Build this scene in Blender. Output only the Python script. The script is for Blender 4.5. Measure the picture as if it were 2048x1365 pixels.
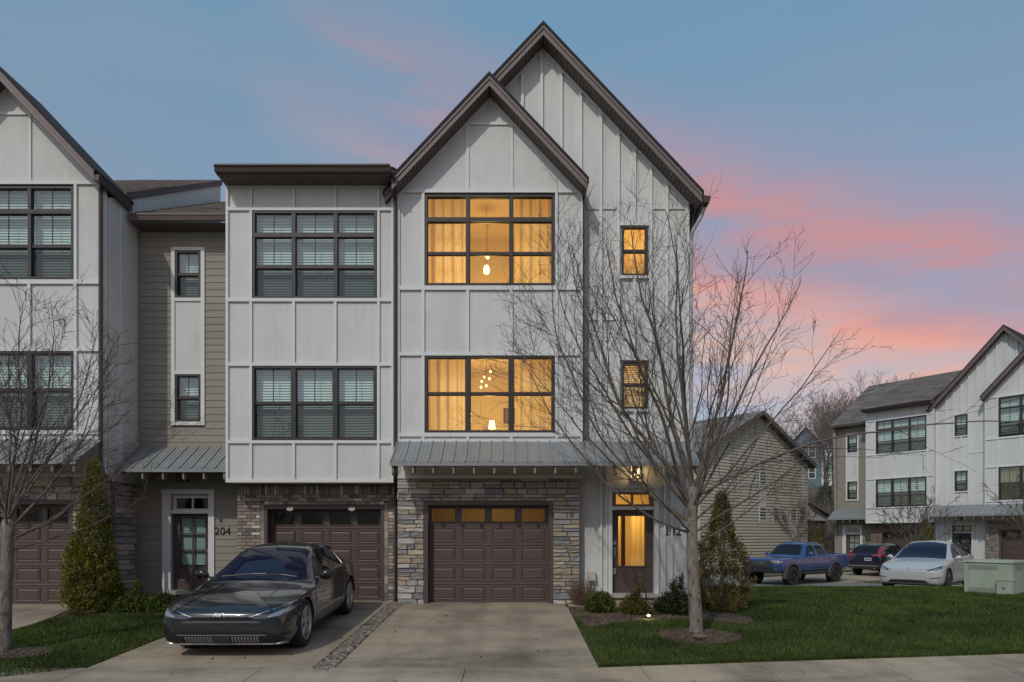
import bpy, bmesh, math, random
import numpy as np
from mathutils import Vector, Matrix
from mathutils.bvhtree import BVHTree
from mathutils.geometry import tessellate_polygon

SC = bpy.context.scene
COL = SC.collection
for o in list(bpy.data.objects):
    bpy.data.objects.remove(o)
random.seed(7)

# ------------------------------------------------------------------ camera
EYE = 1.455                       # eye height above the garage floor (z = 0)
cam_d = bpy.data.cameras.new("camera")
cam = bpy.data.objects.new("camera", cam_d); COL.objects.link(cam)
cam.location = (0, 0, EYE); cam.rotation_euler = (math.radians(90), 0, 0)
cam_d.sensor_width = 36.0; cam_d.lens = 24.0
cam_d.shift_y = 0.190
cam_d.clip_start = 0.1; cam_d.clip_end = 2000
SC.camera = cam

# ------------------------------------------------------------------ sun, exposure
SUN_DIR = Vector((0.50, 1.0, -1.03)).normalized()
sun_d = bpy.data.lights.new("sun", 'SUN'); sun_d.energy = 1.50; sun_d.angle = math.radians(0.9)
sun_d.color = (1.0, 0.945, 0.85)
sun = bpy.data.objects.new("sun", sun_d); COL.objects.link(sun)
sun.rotation_euler = SUN_DIR.to_track_quat('-Z', 'Y').to_euler()
sun.location = (-20, -30, 40)
SC.view_settings.view_transform = 'Standard'
SC.view_settings.look = 'None'
SC.view_settings.exposure = 0.0
SC.view_settings.gamma = 1.0
SC.view_settings.use_curve_mapping = False
SC.render.engine = 'CYCLES'
SC.cycles.max_bounces = 8
SC.cycles.transparent_max_bounces = 16
SC.cycles.caustics_reflective = False
SC.cycles.caustics_refractive = False
SC.cycles.sample_clamp_indirect = 4.0

# ------------------------------------------------------------------ node helpers
class NT:
    def __init__(s, tree): s.t = tree; s.n = tree.nodes; s.l = tree.links
    def add(s, typ, **kw):
        nd = s.n.new(typ)
        for k, v in kw.items(): setattr(nd, k, v)
        return nd
    def link(s, a, b): s.l.new(a, b)
    def math(s, op, a, b=None, clamp=False):
        nd = s.add('ShaderNodeMath', operation=op, use_clamp=clamp)
        for i, v in enumerate((a, b)):
            if v is None: continue
            if isinstance(v, (int, float)): nd.inputs[i].default_value = v
            else: s.link(v, nd.inputs[i])
        return nd.outputs[0]
    def ramp(s, fac, stops, interp='LINEAR'):
        nd = s.add('ShaderNodeValToRGB'); cr = nd.color_ramp; cr.interpolation = interp
        while len(cr.elements) > 1: cr.elements.remove(cr.elements[-1])
        cr.elements[0].position = stops[0][0]; cr.elements[0].color = (*stops[0][1], 1)
        for p, c in stops[1:]:
            e = cr.elements.new(p); e.color = (*c, 1)
        s.link(fac, nd.inputs[0]); return nd.outputs[0]
    def mix(s, fac, a, b, blend='MIX'):
        nd = s.add('ShaderNodeMix', data_type='RGBA', blend_type=blend)
        for i, v in ((0, fac), (6, a), (7, b)):
            if isinstance(v, (int, float)): nd.inputs[i].default_value = v
            elif isinstance(v, tuple): nd.inputs[i].default_value = (*v, 1) if len(v) == 3 else v
            else: s.link(v, nd.inputs[i])
        return nd.outputs[2]
    def noise(s, vec, scale, detail=4, rough=0.55, dist=0.0):
        nd = s.add('ShaderNodeTexNoise'); nd.inputs['Scale'].default_value = scale
        nd.inputs['Detail'].default_value = detail; nd.inputs['Roughness'].default_value = rough
        nd.inputs['Distortion'].default_value = dist
        if vec is not None: s.link(vec, nd.inputs['Vector'])
        return nd.outputs['Fac']
    def mapping(s, vec, scale=(1, 1, 1), rot=(0, 0, 0), loc=(0, 0, 0)):
        nd = s.add('ShaderNodeMapping'); nd.inputs['Scale'].default_value = scale
        nd.inputs['Rotation'].default_value = rot; nd.inputs['Location'].default_value = loc
        s.link(vec, nd.inputs['Vector']); return nd.outputs[0]

def lin(c):
    return tuple(((v / 255) / 12.92 if v / 255 <= 0.04045 else ((v / 255 + 0.055) / 1.055) ** 2.4) for v in c)

# ------------------------------------------------------------------ sky: dusk gradient with pink cloud bands
world = bpy.data.worlds.new("World"); SC.world = world; world.use_nodes = True
w = NT(world.node_tree); w.n.clear()
tc = w.add('ShaderNodeTexCoord'); gen = tc.outputs['Generated']
sx = w.add('ShaderNodeSeparateXYZ'); w.link(gen, sx.inputs[0])
dz = sx.outputs[2]; dx = sx.outputs[0]
warp = w.noise(w.mapping(gen, (1.1, 1.1, 3.4)), 1.7, 4, 0.55, 0.2)
warp0 = w.math('SUBTRACT', warp, 0.5)
el = w.math('ADD', dz, w.math('MULTIPLY', warp0, 0.10))
nish = w.add('ShaderNodeTexSky', sky_type='NISHITA', sun_disc=False)
nish.sun_elevation = math.asin(-SUN_DIR.z); nish.sun_rotation = math.atan2(-SUN_DIR.x, -SUN_DIR.y) % (2 * math.pi)
day = w.mix(1.0, nish.outputs[0], (0.085, 0.085, 0.085), 'MULTIPLY')         # daylight at strength 0.085
dusk = w.ramp(el, [(0.0, (0, 0, 0)), (0.12, (.09, .03, .02)), (0.26, (.15, .095, .07)), (0.42, (.115, .148, .165)), (0.62, (.082, .185, .235)), (1.0, (.06, .145, .21))])
base = w.mix(1.0, day, dusk, 'ADD')
# cloud bands that sink towards the right, drawn out along the horizon
fine = w.noise(w.mapping(gen, (1.5, 1.5, 9.0), (0, math.radians(14), 0), (2.1, 0.4, 0.0)), 2.2, 6, 0.6, 0.4)
tt = w.math('ADD', w.math('ADD', dz, w.math('MULTIPLY', dx, 0.36)), w.math('ADD', w.math('MULTIPLY', warp0, 0.15), w.math('MULTIPLY', w.math('SUBTRACT', fine, 0.5), 0.13)))
amt = w.ramp(tt, [(0.27, (0,) * 3), (0.365, (.80,) * 3), (0.435, (1,) * 3), (0.478, (.66,) * 3), (0.528, (.98,) * 3), (0.57, (.55,) * 3), (0.62, (0,) * 3)])
pinkc = w.ramp(tt, [(0.36, lin((230, 190, 172))), (0.42, lin((234, 166, 150))), (0.46, lin((196, 152, 158))), (0.485, lin((172, 152, 170))), (0.53, lin((200, 146, 150))), (0.58, lin((160, 150, 174)))])
sidem = w.ramp(w.math('ADD', dx, 0.5), [(0.18, (0,) * 3), (0.35, (0.42,) * 3), (0.50, (0.55,) * 3), (0.64, (0.9,) * 3), (0.74, (1,) * 3)])
brk = w.ramp(fine, [(0.34, (0.30,) * 3), (0.58, (1,) * 3)])
pm = w.mix(1.0, w.mix(1.0, amt, sidem, 'MULTIPLY'), brk, 'MULTIPLY')
pms = w.add('ShaderNodeSeparateColor'); w.link(pm, pms.inputs[0])
hi = w.noise(w.mapping(gen, (1.2, 1.2, 5.0), (0, math.radians(10), 0), (5.3, 1.1, 0.7)), 1.9, 5, 0.6, 0.5)
veil = w.math('MULTIPLY', w.ramp(hi, [(0.50, (0,) * 3), (0.75, (0.15,) * 3)]), 1.0)
base2 = w.mix(veil, base, (*lin((172, 160, 182)), 1))
skyc = w.mix(pms.outputs[0], base2, pinkc)
bg = w.add('ShaderNodeBackground'); w.link(skyc, bg.inputs[0]); bg.inputs[1].default_value = 1.0
wo = w.add('ShaderNodeOutputWorld'); w.link(bg.outputs[0], wo.inputs[0])

# ------------------------------------------------------------------ measuring helpers (distances read off the photograph)
FPX, CXP, HYP = 1365.0, 1024.0, 1072.0
def X(px, Y): return (px - CXP) * Y / FPX
def Z(py, Y): return EYE + (HYP - py) * Y / FPX

def smooth(a, b, t):
    t = min(1, max(0, (t - a) / (b - a))); return t * t * (3 - 2 * t)

def gz(x, y):
    """height of the ground"""
    if y < 7.5: z = -0.40
    elif y < 14.6: z = -0.055 * (14.6 - y)
    else: z = -0.03 * smooth(14.6, 16, y)
    if y > 16: z -= 0.05 * min(1, (y - 16) / 4.0)
    z -= (0.24 * smooth(20.1, 22.0, y) + 0.27 * smooth(22.4, 29, y)) * smooth(2, 5, x)
    d = (x - 20.7) * 0.8 + (y - 38.8) * 0.6       # behind the far row
    z += 8.5 * smooth(12, 46, d) * smooth(45, 62, y)
    z += 11.0 * smooth(-26, -64, y)               # unseen rise added behind the viewer to keep the bright horizon off the panes
    return z

# ------------------------------------------------------------------ materials
MATS = {}
def mat(name, col, rough=0.6, metal=0.0, var=0.0, vscale=6.0, bump=0.0, bscale=60.0, coat=0.0, spec=0.5,
        ramp=None, stretch=(1, 1, 1), dirt=0.0, emit=None, estr=0.0, objvar=0.0):
    if name in MATS: return MATS[name]
    m = bpy.data.materials.new(name); m.use_nodes = True
    t = NT(m.node_tree); p = t.n['Principled BSDF']
    p.inputs['Base Color'].default_value = (*col, 1); p.inputs['Roughness'].default_value = rough
    p.inputs['Metallic'].default_value = metal; p.inputs['Coat Weight'].default_value = coat
    p.inputs['Coat Roughness'].default_value = 0.03
    p.inputs['Specular IOR Level'].default_value = spec
    c = None
    geo = t.add('ShaderNodeTexCoord').outputs['Object']
    if ramp:
        oi = t.add('ShaderNodeObjectInfo').outputs['Random']
        n = len(ramp)
        c = t.ramp(oi, [(i / n, cc) for i, cc in enumerate(ramp)], 'CONSTANT')
    if var > 0:
        v = t.mapping(geo, stretch)
        nz = t.noise(v, vscale, 5, 0.6)
        k = t.ramp(nz, [(0.25, (1 - var,) * 3), (0.75, (1 + var,) * 3)])
        c = t.mix(1.0, c if c is not None else (*col, 1), k, 'MULTIPLY')
    if dirt > 0:
        nz2 = t.noise(t.mapping(geo, (1, 1, 0.35)), 0.9, 6, 0.65)
        dr = t.noise(t.mapping(geo, (9, 9, .22)), 1.6, 4, 0.6)
        c = t.mix(1.0, c if c is not None else (*col, 1), t.ramp(dr, [(0.52, (1, 1, 1)), (0.74, (1 - dirt * .8,) * 3)]), 'MULTIPLY')
        k2 = t.ramp(nz2, [(0.42, (1, 1, 1)), (0.70, (1 - dirt, 1 - dirt * 1.05, 1 - dirt * 1.15))])
        c = t.mix(1.0, c if c is not None else (*col, 1), k2, 'MULTIPLY')
    if objvar > 0:
        ro = t.add('ShaderNodeObjectInfo').outputs['Random']
        c = t.mix(1.0, c if c is not None else (*col, 1), t.ramp(ro, [(0, (1 - objvar,) * 3), (1, (1 + objvar,) * 3)]), 'MULTIPLY')
    if c is not None: t.link(c, p.inputs['Base Color'])
    if bump > 0:
        b = t.add('ShaderNodeBump'); b.inputs['Strength'].default_value = bump; b.inputs['Distance'].default_value = 0.02
        t.link(t.noise(t.mapping(geo, stretch), bscale, 4, 0.6), b.inputs['Height']); t.link(b.outputs[0], p.inputs['Normal'])
    if emit:
        p.inputs['Emission Color'].default_value = (*emit, 1); p.inputs['Emission Strength'].default_value = estr
    MATS[name] = m; return m

WHITE = mat('white_fibre_cement', (0.62, 0.63, 0.615), 0.75, var=0.045, vscale=3, bump=0.2, bscale=38, dirt=0.13, objvar=0.025)
WTRIM = mat('white_trim_paint', (0.68, 0.685, 0.675), 0.65, var=0.03, vscale=4, dirt=0.04)
CREAM = mat('cream_trim_bounce_tint', (0.68, 0.65, 0.57), 0.65, var=0.04, vscale=4)
GREIGE = mat('grey_olive_lap_siding', (0.275, 0.257, 0.212), 0.75, var=0.08, vscale=5, bump=0.2, bscale=50, stretch=(0.15, 1, 1), objvar=0.06)
BRONZE = mat('dark_bronze_frame', (0.035, 0.028, 0.024), 0.45, var=0.1)
MAUVE = mat('taupe_fascia_metal', (0.165, 0.125, 0.117), 0.5, var=0.06, vscale=3)
SOFFIT = mat('dark_taupe_soffit', (0.085, 0.066, 0.058), 0.6, var=0.08)
GUTTER = mat('brown_gutter_metal', (0.062, 0.047, 0.042), 0.4, metal=0.2, var=0.06)
DOORBR = mat('brown_painted_door', (0.088, 0.060, 0.052), 0.5, var=0.10, vscale=9, bump=0.10, bscale=40, stretch=(0.12, 1, 1.5))
DOORFR = mat('brown_door_frame', (0.085, 0.062, 0.055), 0.5, var=0.06)
GALV = mat('galvanised_awning_metal', (0.27, 0.28, 0.28), 0.45, metal=0.2, var=0.10, vscale=5, stretch=(1, 0.3, 1))
TAILW = mat('weathered_rafter_wood', (0.24, 0.20, 0.15), 0.8, var=0.2, vscale=12)
MORTAR = mat('grey_mortar', (0.13, 0.12, 0.105), 0.95, var=0.15, vscale=20)
BMORTAR = mat('dark_brick_mortar', (0.075, 0.060, 0.048), 0.95, var=0.15, vscale=20)
STONE = mat('ledge_stone', (0.429, 0.405, 0.369), 0.85, var=0.22, vscale=9, bump=0.5, bscale=26,
            ramp=[(0.416, 0.334, 0.244), (0.289, 0.283, 0.276), (0.504, 0.433, 0.332), (0.383, 0.347, 0.300), (0.226, 0.226, 0.237), (0.473, 0.450, 0.419),
                  (0.335, 0.275, 0.216), (0.541, 0.499, 0.446), (0.308, 0.290, 0.272), (0.435, 0.369, 0.291)])
BRICK = mat('mixed_brick', (0.287, 0.228, 0.189), 0.85, var=0.22, vscale=18, bump=0.4, bscale=50,
            ramp=[(0.339, 0.276, 0.227), (0.224, 0.179, 0.150), (0.424, 0.361, 0.302), (0.289, 0.235, 0.196), (0.163, 0.138, 0.121), (0.360, 0.292, 0.237),
                  (0.251, 0.212, 0.187), (0.608, 0.559, 0.500), (0.318, 0.254, 0.215), (0.211, 0.186, 0.172)])
def shingle_mat():
    m = bpy.data.materials.new('weathered_shingle'); m.use_nodes = True
    t = NT(m.node_tree); q = t.n['Principled BSDF']; q.inputs['Roughness'].default_value = .9
    r = t.add('ShaderNodeNewGeometry').outputs['Random Per Island']
    c = t.ramp(r, [(0, (.10, .085, .078)), (.3, (.17, .15, .14)), (.55, (.22, .195, .18)), (.8, (.13, .115, .11)), (1, (.28, .25, .225))])
    nz = t.noise(t.add('ShaderNodeTexCoord').outputs['Object'], 30, 4, .7)
    t.link(t.mix(1.0, c, t.ramp(nz, [(.3, (.7,) * 3), (.7, (1.25,) * 3)]), 'MULTIPLY'), q.inputs['Base Color'])
    return m
SHINGLE = shingle_mat()
SHINGLED = mat('black_shingle_edge', (0.022, 0.021, 0.026), .9, var=.3, vscale=20)
BLIND = mat('white_blind_slat', (0.80, 0.82, 0.78), 0.6)
ROOMD = mat('unlit_room_plaster', (0.30, 0.30, 0.28), 0.9)
ROOMW = mat('warm_room_plaster', (0.66, 0.55, 0.36), 0.9)
BLACKM = mat('black_metal', (0.015, 0.015, 0.016), 0.4)
STEEL = mat('brushed_steel', (0.5, 0.5, 0.5), 0.3, metal=0.9)
RUBBER = mat('tyre_rubber', (0.022, 0.021, 0.020), 0.85, var=0.2)

def glass_mat(name, tint, refl=1.0):
    m = bpy.data.materials.new(name); m.use_nodes = True
    t = NT(m.node_tree); t.n.clear()
    tr = t.add('ShaderNodeBsdfTransparent'); tr.inputs[0].default_value = (*tint, 1)
    gl = t.add('ShaderNodeBsdfGlossy'); gl.inputs[0].default_value = (1, 1, 1, 1); gl.inputs['Roughness'].default_value = 0.015
    lw = t.add('ShaderNodeLayerWeight'); lw.inputs[0].default_value = 0.5
    mx = t.add('ShaderNodeMixShader')
    f5 = t.math('MULTIPLY', t.math('ADD', t.math('MULTIPLY', t.math('POWER', lw.outputs['Facing'], 5.0), 0.95), 0.045), refl, True)
    t.link(f5, mx.inputs[0])
    t.link(tr.outputs[0], mx.inputs[1]); t.link(gl.outputs[0], mx.inputs[2])
    out = t.add('ShaderNodeOutputMaterial'); t.link(mx.outputs[0], out.inputs[0])
    return m
GLASS = glass_mat('window_glass', (0.88, 0.945, 0.93), 1.6)
GLASSS = glass_mat('screened_glass', (0.62, 0.66, 0.65), 0.9)
GLASSL = glass_mat('clear_window_glass', (0.93, 0.95, 0.93), 0.7)

def curtain_mat():
    m = bpy.data.materials.new('sheer_curtain'); m.use_nodes = True
    t = NT(m.node_tree); t.n.clear()
    d = t.add('ShaderNodeBsdfDiffuse'); d.inputs[0].default_value = (0.80, 0.68, 0.42, 1)
    tl = t.add('ShaderNodeBsdfTranslucent'); tl.inputs[0].default_value = (0.95, 0.80, 0.46, 1)
    mx = t.add('ShaderNodeMixShader'); mx.inputs[0].default_value = 0.6
    t.link(d.outputs[0], mx.inputs[1]); t.link(tl.outputs[0], mx.inputs[2])
    out = t.add('ShaderNodeOutputMaterial'); t.link(mx.outputs[0], out.inputs[0])
    return m
CURTAIN = curtain_mat()

# ------------------------------------------------------------------ mesh building
class MB:
    def __init__(s): s.v = []; s.f = []
    def box(s, x0, x1, y0, y1, z0, z1):
        b = len(s.v)
        s.v += [(x0, y0, z0), (x1, y0, z0), (x1, y1, z0), (x0, y1, z0), (x0, y0, z1), (x1, y0, z1), (x1, y1, z1), (x0, y1, z1)]
        for q in ((0, 3, 2, 1), (4, 5, 6, 7), (0, 1, 5, 4), (1, 2, 6, 5), (2, 3, 7, 6), (3, 0, 4, 7)):
            s.f.append(tuple(b + i for i in q))
        return s
    def prism(s, poly, y0, y1):
        """poly in (x, z), pulled from y0 to y1"""
        b = len(s.v); n = len(poly)
        s.v += [(x, y0, z) for x, z in poly] + [(x, y1, z) for x, z in poly]
        s.f.append(tuple(b + i for i in range(n))); s.f.append(tuple(b + n + i for i in reversed(range(n))))
        for i in range(n):
            j = (i + 1) % n
            s.f.append((b + i, b + n + i, b + n + j, b + j))
        return s
    def prism_x(s, poly, x0, x1):
        """poly in (y, z), pulled along x"""
        b = len(s.v); n = len(poly)
        s.v += [(x0, y, z) for y, z in poly] + [(x1, y, z) for y, z in poly]
        s.f.append(tuple(b + i for i in range(n))); s.f.append(tuple(b + n + i for i in reversed(range(n))))
        for i in range(n):
            j = (i + 1) % n
            s.f.append((b + i, b + n + i, b + n + j, b + j))
        return s
    def prism_z(s, poly, z0, z1):
        b = len(s.v); n = len(poly)
        s.v += [(x, y, z0) for x, y in poly] + [(x, y, z1) for x, y in poly]
        s.f.append(tuple(b + i for i in range(n))); s.f.append(tuple(b + n + i for i in reversed(range(n))))
        for i in range(n):
            j = (i + 1) % n
            s.f.append((b + i, b + n + i, b + n + j, b + j))
        return s
    def hexa(s, p):
        b = len(s.v); s.v += [tuple(q) for q in p]
        for q in ((0, 3, 2, 1), (4, 5, 6, 7), (0, 1, 5, 4), (1, 2, 6, 5), (2, 3, 7, 6), (3, 0, 4, 7)):
            s.f.append(tuple(b + i for i in q))
        return s
    def tube(s, pts, rad, n=8, cap=True):
        pts = [Vector(p) for p in pts]; b = len(s.v); k = len(pts)
        if isinstance(rad, (int, float)): rad = [rad] * k
        t0 = (pts[1] - pts[0]).normalized()
        up = Vector((0, 0, 1)) if abs(t0.z) < 0.9 else Vector((1, 0, 0))
        a = t0.cross(up).normalized()
        for i, p in enumerate(pts):
            t = (pts[min(i + 1, k - 1)] - pts[max(i - 1, 0)]).normalized()
            a = (a - t * a.dot(t)).normalized(); c = t.cross(a)
            for j in range(n):
                an = 2 * math.pi * j / n
                s.v.append(tuple(p + (a * math.cos(an) + c * math.sin(an)) * rad[i]))
        for i in range(k - 1):
            for j in range(n):
                j2 = (j + 1) % n
                s.f.append((b + i * n + j, b + i * n + j2, b + (i + 1) * n + j2, b + (i + 1) * n + j))
        if cap:
            s.f.append(tuple(b + j for j in reversed(range(n)))); s.f.append(tuple(b + (k - 1) * n + j for j in range(n)))
        return s
    def lathe(s, prof, n=24, axis='z', origin=(0, 0, 0), closed=False):
        """prof: list of (r, h) around axis"""
        b = len(s.v); k = len(prof); o = Vector(origin)
        for r, h in prof:
            for j in range(n):
                a = 2 * math.pi * j / n; c, q = r * math.cos(a), r * math.sin(a)
                p = {'z': (c, q, h), 'x': (h, c, q), 'y': (c, h, q)}[axis]
                s.v.append(tuple(o + Vector(p)))
        kk = k if closed else k - 1
        for i in range(kk):
            for j in range(n):
                j2 = (j + 1) % n; i2 = (i + 1) % k
                s.f.append((b + i * n + j, b + i * n + j2, b + i2 * n + j2, b + i2 * n + j))
        if not closed:
            s.f.append(tuple(b + j for j in range(n))); s.f.append(tuple(b + (k - 1) * n + j for j in range(n)))
        return s
    def xf(s, M):
        s.v = [tuple(M @ Vector(p)) for p in s.v]; return s

def make_mesh(name, mb, m, smoothf=False, recalc=True):
    me = bpy.data.meshes.new(name)
    me.from_pydata(mb.v, [], mb.f); me.update()
    if recalc:
        bm = bmesh.new(); bm.from_mesh(me); bmesh.ops.recalc_face_normals(bm, faces=bm.faces); bm.to_mesh(me); bm.free()
    if m is not None: me.materials.append(m)
    if smoothf:
        me.polygons.foreach_set('use_smooth', [True] * len(me.polygons))
    return me

def link(name, me, parent=None, kind=None):
    o = bpy.data.objects.new(name, me); COL.objects.link(o)
    if parent is not None: o.parent = parent
    if kind: o['kind'] = kind
    return o

def tag(o, label=None, cat=None, group=None, kind=None):
    if label: o['label'] = label
    if cat: o['category'] = cat
    if group: o['group'] = group
    if kind: o['kind'] = kind
    return o

def empty(name, loc=(0, 0, 0), rz=0.0, label=None, cat=None, group=None):
    o = bpy.data.objects.new(name, None); COL.objects.link(o); o.location = loc; o.rotation_euler = (0, 0, rz)
    o.empty_display_size = 0.3
    return tag(o, label, cat, group)

def copy_tree(o, parent=None):
    c = o.copy(); COL.objects.link(c)
    if parent is not None: c.parent = parent
    for ch in list(o.children): copy_tree(ch, c)
    return c

def inv_parent(child, parent):
    child.parent = parent; child.matrix_parent_inverse = Matrix.Identity(4)

def text_mesh(name, body, size, depth, m):
    cu = bpy.data.curves.new(name, 'FONT'); cu.body = body; cu.size = size; cu.extrude = depth; cu.align_x = 'CENTER'; cu.align_y = 'CENTER'
    tmp = bpy.data.objects.new(name + '_tmp', cu); COL.objects.link(tmp)
    bpy.context.view_layer.update()
    me = bpy.data.meshes.new_from_object(tmp.evaluated_get(bpy.context.evaluated_depsgraph_get()))
    bpy.data.objects.remove(tmp); me.name = name; me.materials.clear(); me.materials.append(m); return me
# ------------------------------------------------------------------ house kit
class House:
    """a town house: coordinates are those measured on the near row; ox, oy is its base point, m = -1 mirrors it"""
    def __init__(s, name, ox, oy, loc, rz, label, m=1, far=False, group='town houses in rows'):
        s.ox, s.oy, s.m, s.far = ox, oy, m, far
        s.root = empty(name, loc, rz, label, 'house', group)
    def mb(s, b):
        b.v = [(s.m * (x - s.ox), y - s.oy, z) for x, y, z in b.v]; return b
    def obj(s, name, b, mt, parent=None, kind=None, smoothf=False):
        return link(name, make_mesh(name, s.mb(b), mt, smoothf), parent or s.root, kind)
    def P(s, x, y, z): return Vector((s.m * (x - s.ox), y - s.oy, z))

def wall_with_holes(x0, x1, z0, z1, y0, y1, holes):
    b = MB()
    xs = sorted({x0, x1, *[h[0] for h in holes], *[h[1] for h in holes]})
    for a, c in zip(xs, xs[1:]):
        if a < x0 - 1e-6 or c > x1 + 1e-6: continue
        zs = [z0, z1]; hs = [h for h in holes if h[0] < (a + c) / 2 < h[1]]
        cur = z0
        for h in sorted(hs, key=lambda h: h[2]):
            if h[2] > cur: b.box(a, c, y0, y1, cur, h[2])
            cur = max(cur, h[3])
        if cur < z1: b.box(a, c, y0, y1, cur, z1)
    return b

def room(H, parent, x0, x1, y0, y1, z0, z1, m):
    t = 0.05; b = MB()
    b.box(x0, x1, y1, y1 + t, z0, z1); b.box(x0 - t, x0, y0, y1 + t, z0 - t, z1 + t); b.box(x1, x1 + t, y0, y1 + t, z0 - t, z1 + t)
    b.box(x0, x1, y0, y1 + t, z0 - t, z0); b.box(x0, x1, y0, y1 + t, z1, z1 + t)
    return H.obj('room_shell', b, m, parent)

def blind_mesh(x0, x1, z0, z1, y, pitch=0.046, gap=0.0):
    b = MB(); n = int((z1 - z0) / pitch); rr = random.Random(int(x0 * 997 + z0 * 131))
    b.box(x0, x1, y - 0.02, y + 0.03, z1 - 0.05, z1)
    for i in range(n):
        z = z1 - 0.06 - i * pitch
        if z < z0 + 0.02: break
        d = 0.011; e = pitch * .46; t = 0.0
        b.hexa([(x0, y - d, z - e), (x1, y - d, z - e + t), (x1, y + d, z + e * .78 + t), (x0, y + d, z + e * .78),
                (x0, y - d - .002, z - e + .002), (x1, y - d - .002, z - e + .002 + t), (x1, y + d - .002, z + e * .78 + .002 + t), (x0, y + d - .002, z + e * .78 + .002)])
    for f in (0.2, 0.8):
        xx = x0 + (x1 - x0) * f; b.box(xx - 0.003, xx + 0.003, y - 0.004, y + 0.004, z0 + 0.02, z1)
    return b

def curtain_mesh(x0, x1, z0, z1, y, folds, amp, seed):
    rr = random.Random(seed); b = MB(); n = folds * 10; nz = 8
    ph = rr.random() * 6
    for k in range(nz + 1):
        z = z1 - (z1 - z0) * k / nz
        for i in range(n + 1):
            u = i / n
            yy = y + amp * (math.sin(u * folds * 2 * math.pi + ph + 0.35 * math.sin(k * 0.5)) * (0.7 + 0.3 * math.sin(u * 9 + ph)) + 0.35 * math.sin(u * folds * 4.3 * math.pi + 1))
            b.v.append((x0 + (x1 - x0) * u, yy, z))
    for k in range(nz):
        for i in range(n):
            a = k * (n + 1) + i; b.f.append((a, a + 1, a + n + 2, a + n + 1))
    return b

def window(H, parent, x0, x1, z0, z1, Y, cols, lit=False, transom=None, rail=0.5, mull=0.065, cover='blind', muntin=True, seed=0, fr=0.045, frm=None):
    """cols: inner mullion centres.  transom: z of the fixed light's bar.  rail: meeting rail height fraction of the sash part"""
    frm = frm or BRONZE
    b = MB()
    for (a, c, d, e) in ((x0, x1, z1 - fr, z1), (x0, x1, z0, z0 + fr), (x0, x0 + fr, z0 + fr, z1 - fr), (x1 - fr, x1, z0 + fr, z1 - fr)):
        b.box(a, c, Y - 0.03, Y + 0.09, d, e)
    W = H.obj('window', b, frm, parent)
    edges = [x0 + fr] + [e for c in cols for e in (c - mull / 2, c + mull / 2)] + [x1 - fr]
    zt = z1 - fr; zb = z0 + fr
    for c in cols:
        H.obj('mullion', MB().box(c - mull / 2, c + mull / 2, Y - 0.025, Y + 0.085, zb, zt), frm, W)
    ztop = zt
    if transom:
        H.obj('transom_bar', MB().box(x0 + fr, x1 - fr, Y - 0.035, Y + 0.088, transom - 0.045, transom + 0.045), frm, W)
        ztop = transom - 0.045
    zr = zb + (ztop - zb) * rail
    g = GLASSL if lit else GLASS
    for ci in range(len(cols) + 1):
        a, c = edges[2 * ci], edges[2 * ci + 1]
        if rail > 0:
            H.obj('meeting_rail', MB().box(a, c, Y + 0.0, Y + 0.07, zr - 0.026, zr + 0.026), frm, W)
            cells = [(zb, zr - 0.026, 0.045), (zr + 0.026, ztop, 0.02)]
        else:
            cells = [(zb, ztop, 0.03)]
        if transom: cells.append((transom + 0.045, zt, 0.02))
        for k, (p, q, dy) in enumerate(cells):
            s = 0.012 if lit else 0.018
            sb = MB()
            for (aa, cc, dd, ee) in ((a, c, q - s, q), (a, c, p, p + s), (a, a + s, p + s, q - s), (c - s, c, p + s, q - s)):
                sb.box(aa, cc, Y + dy - 0.012, Y + dy + 0.02, dd, ee)
            if not H.far: H.obj('sash', sb, frm, W)
            H.obj('pane', MB().box(a + 0.005, c - 0.005, Y + dy + 0.004, Y + dy + 0.009, p + 0.005, q - 0.005), GLASSS if (k == 0 and rail > 0 and not lit) else g, W)
            if muntin and k >= 1 and not lit:
                xm = (a + c) / 2
                H.obj('muntin', MB().box(xm - 0.009, xm + 0.009, Y + dy - 0.004, Y + dy + 0.003, p + s, q - s), BRONZE, W)
        if cover == 'blind':
            H.obj('blind', blind_mesh(a - 0.02, c + 0.02, zb, zt - 0.005, Y + 0.19, 0.058 if not H.far else 0.11), BLIND, W)
        elif cover == 'curtain':
            H.obj('curtain', curtain_mesh(a - 0.02, c + 0.02, zb, zt, Y + 0.16, 5, 0.03, seed + ci), CURTAIN, W)
    return W

def panel(H, parent, x0, x1, z0, z1, Y, m=None):
    if x1 - x0 < 0.01 or z1 - z0 < 0.01: return
    H.obj('wall_panel', MB().box(x0 + 0.002, x1 - 0.002, Y - 0.004 + random.uniform(-.0015, .0015), Y + 0.02, z0 + 0.002, z1 - 0.002), m or WHITE, parent)

def board(H, parent, x0, x1, z0, z1, Y, d=0.045, m=None, name='trim_board'):
    H.obj(name, MB().box(x0, x1, Y - d, Y + 0.02, z0, z1), m or WTRIM, parent)

def poly_panel(H, parent, poly, Y, d=0.004, m=None, name='wall_panel'):
    H.obj(name, MB().prism(poly, Y - d, Y + 0.02), m or WHITE, parent)

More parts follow.
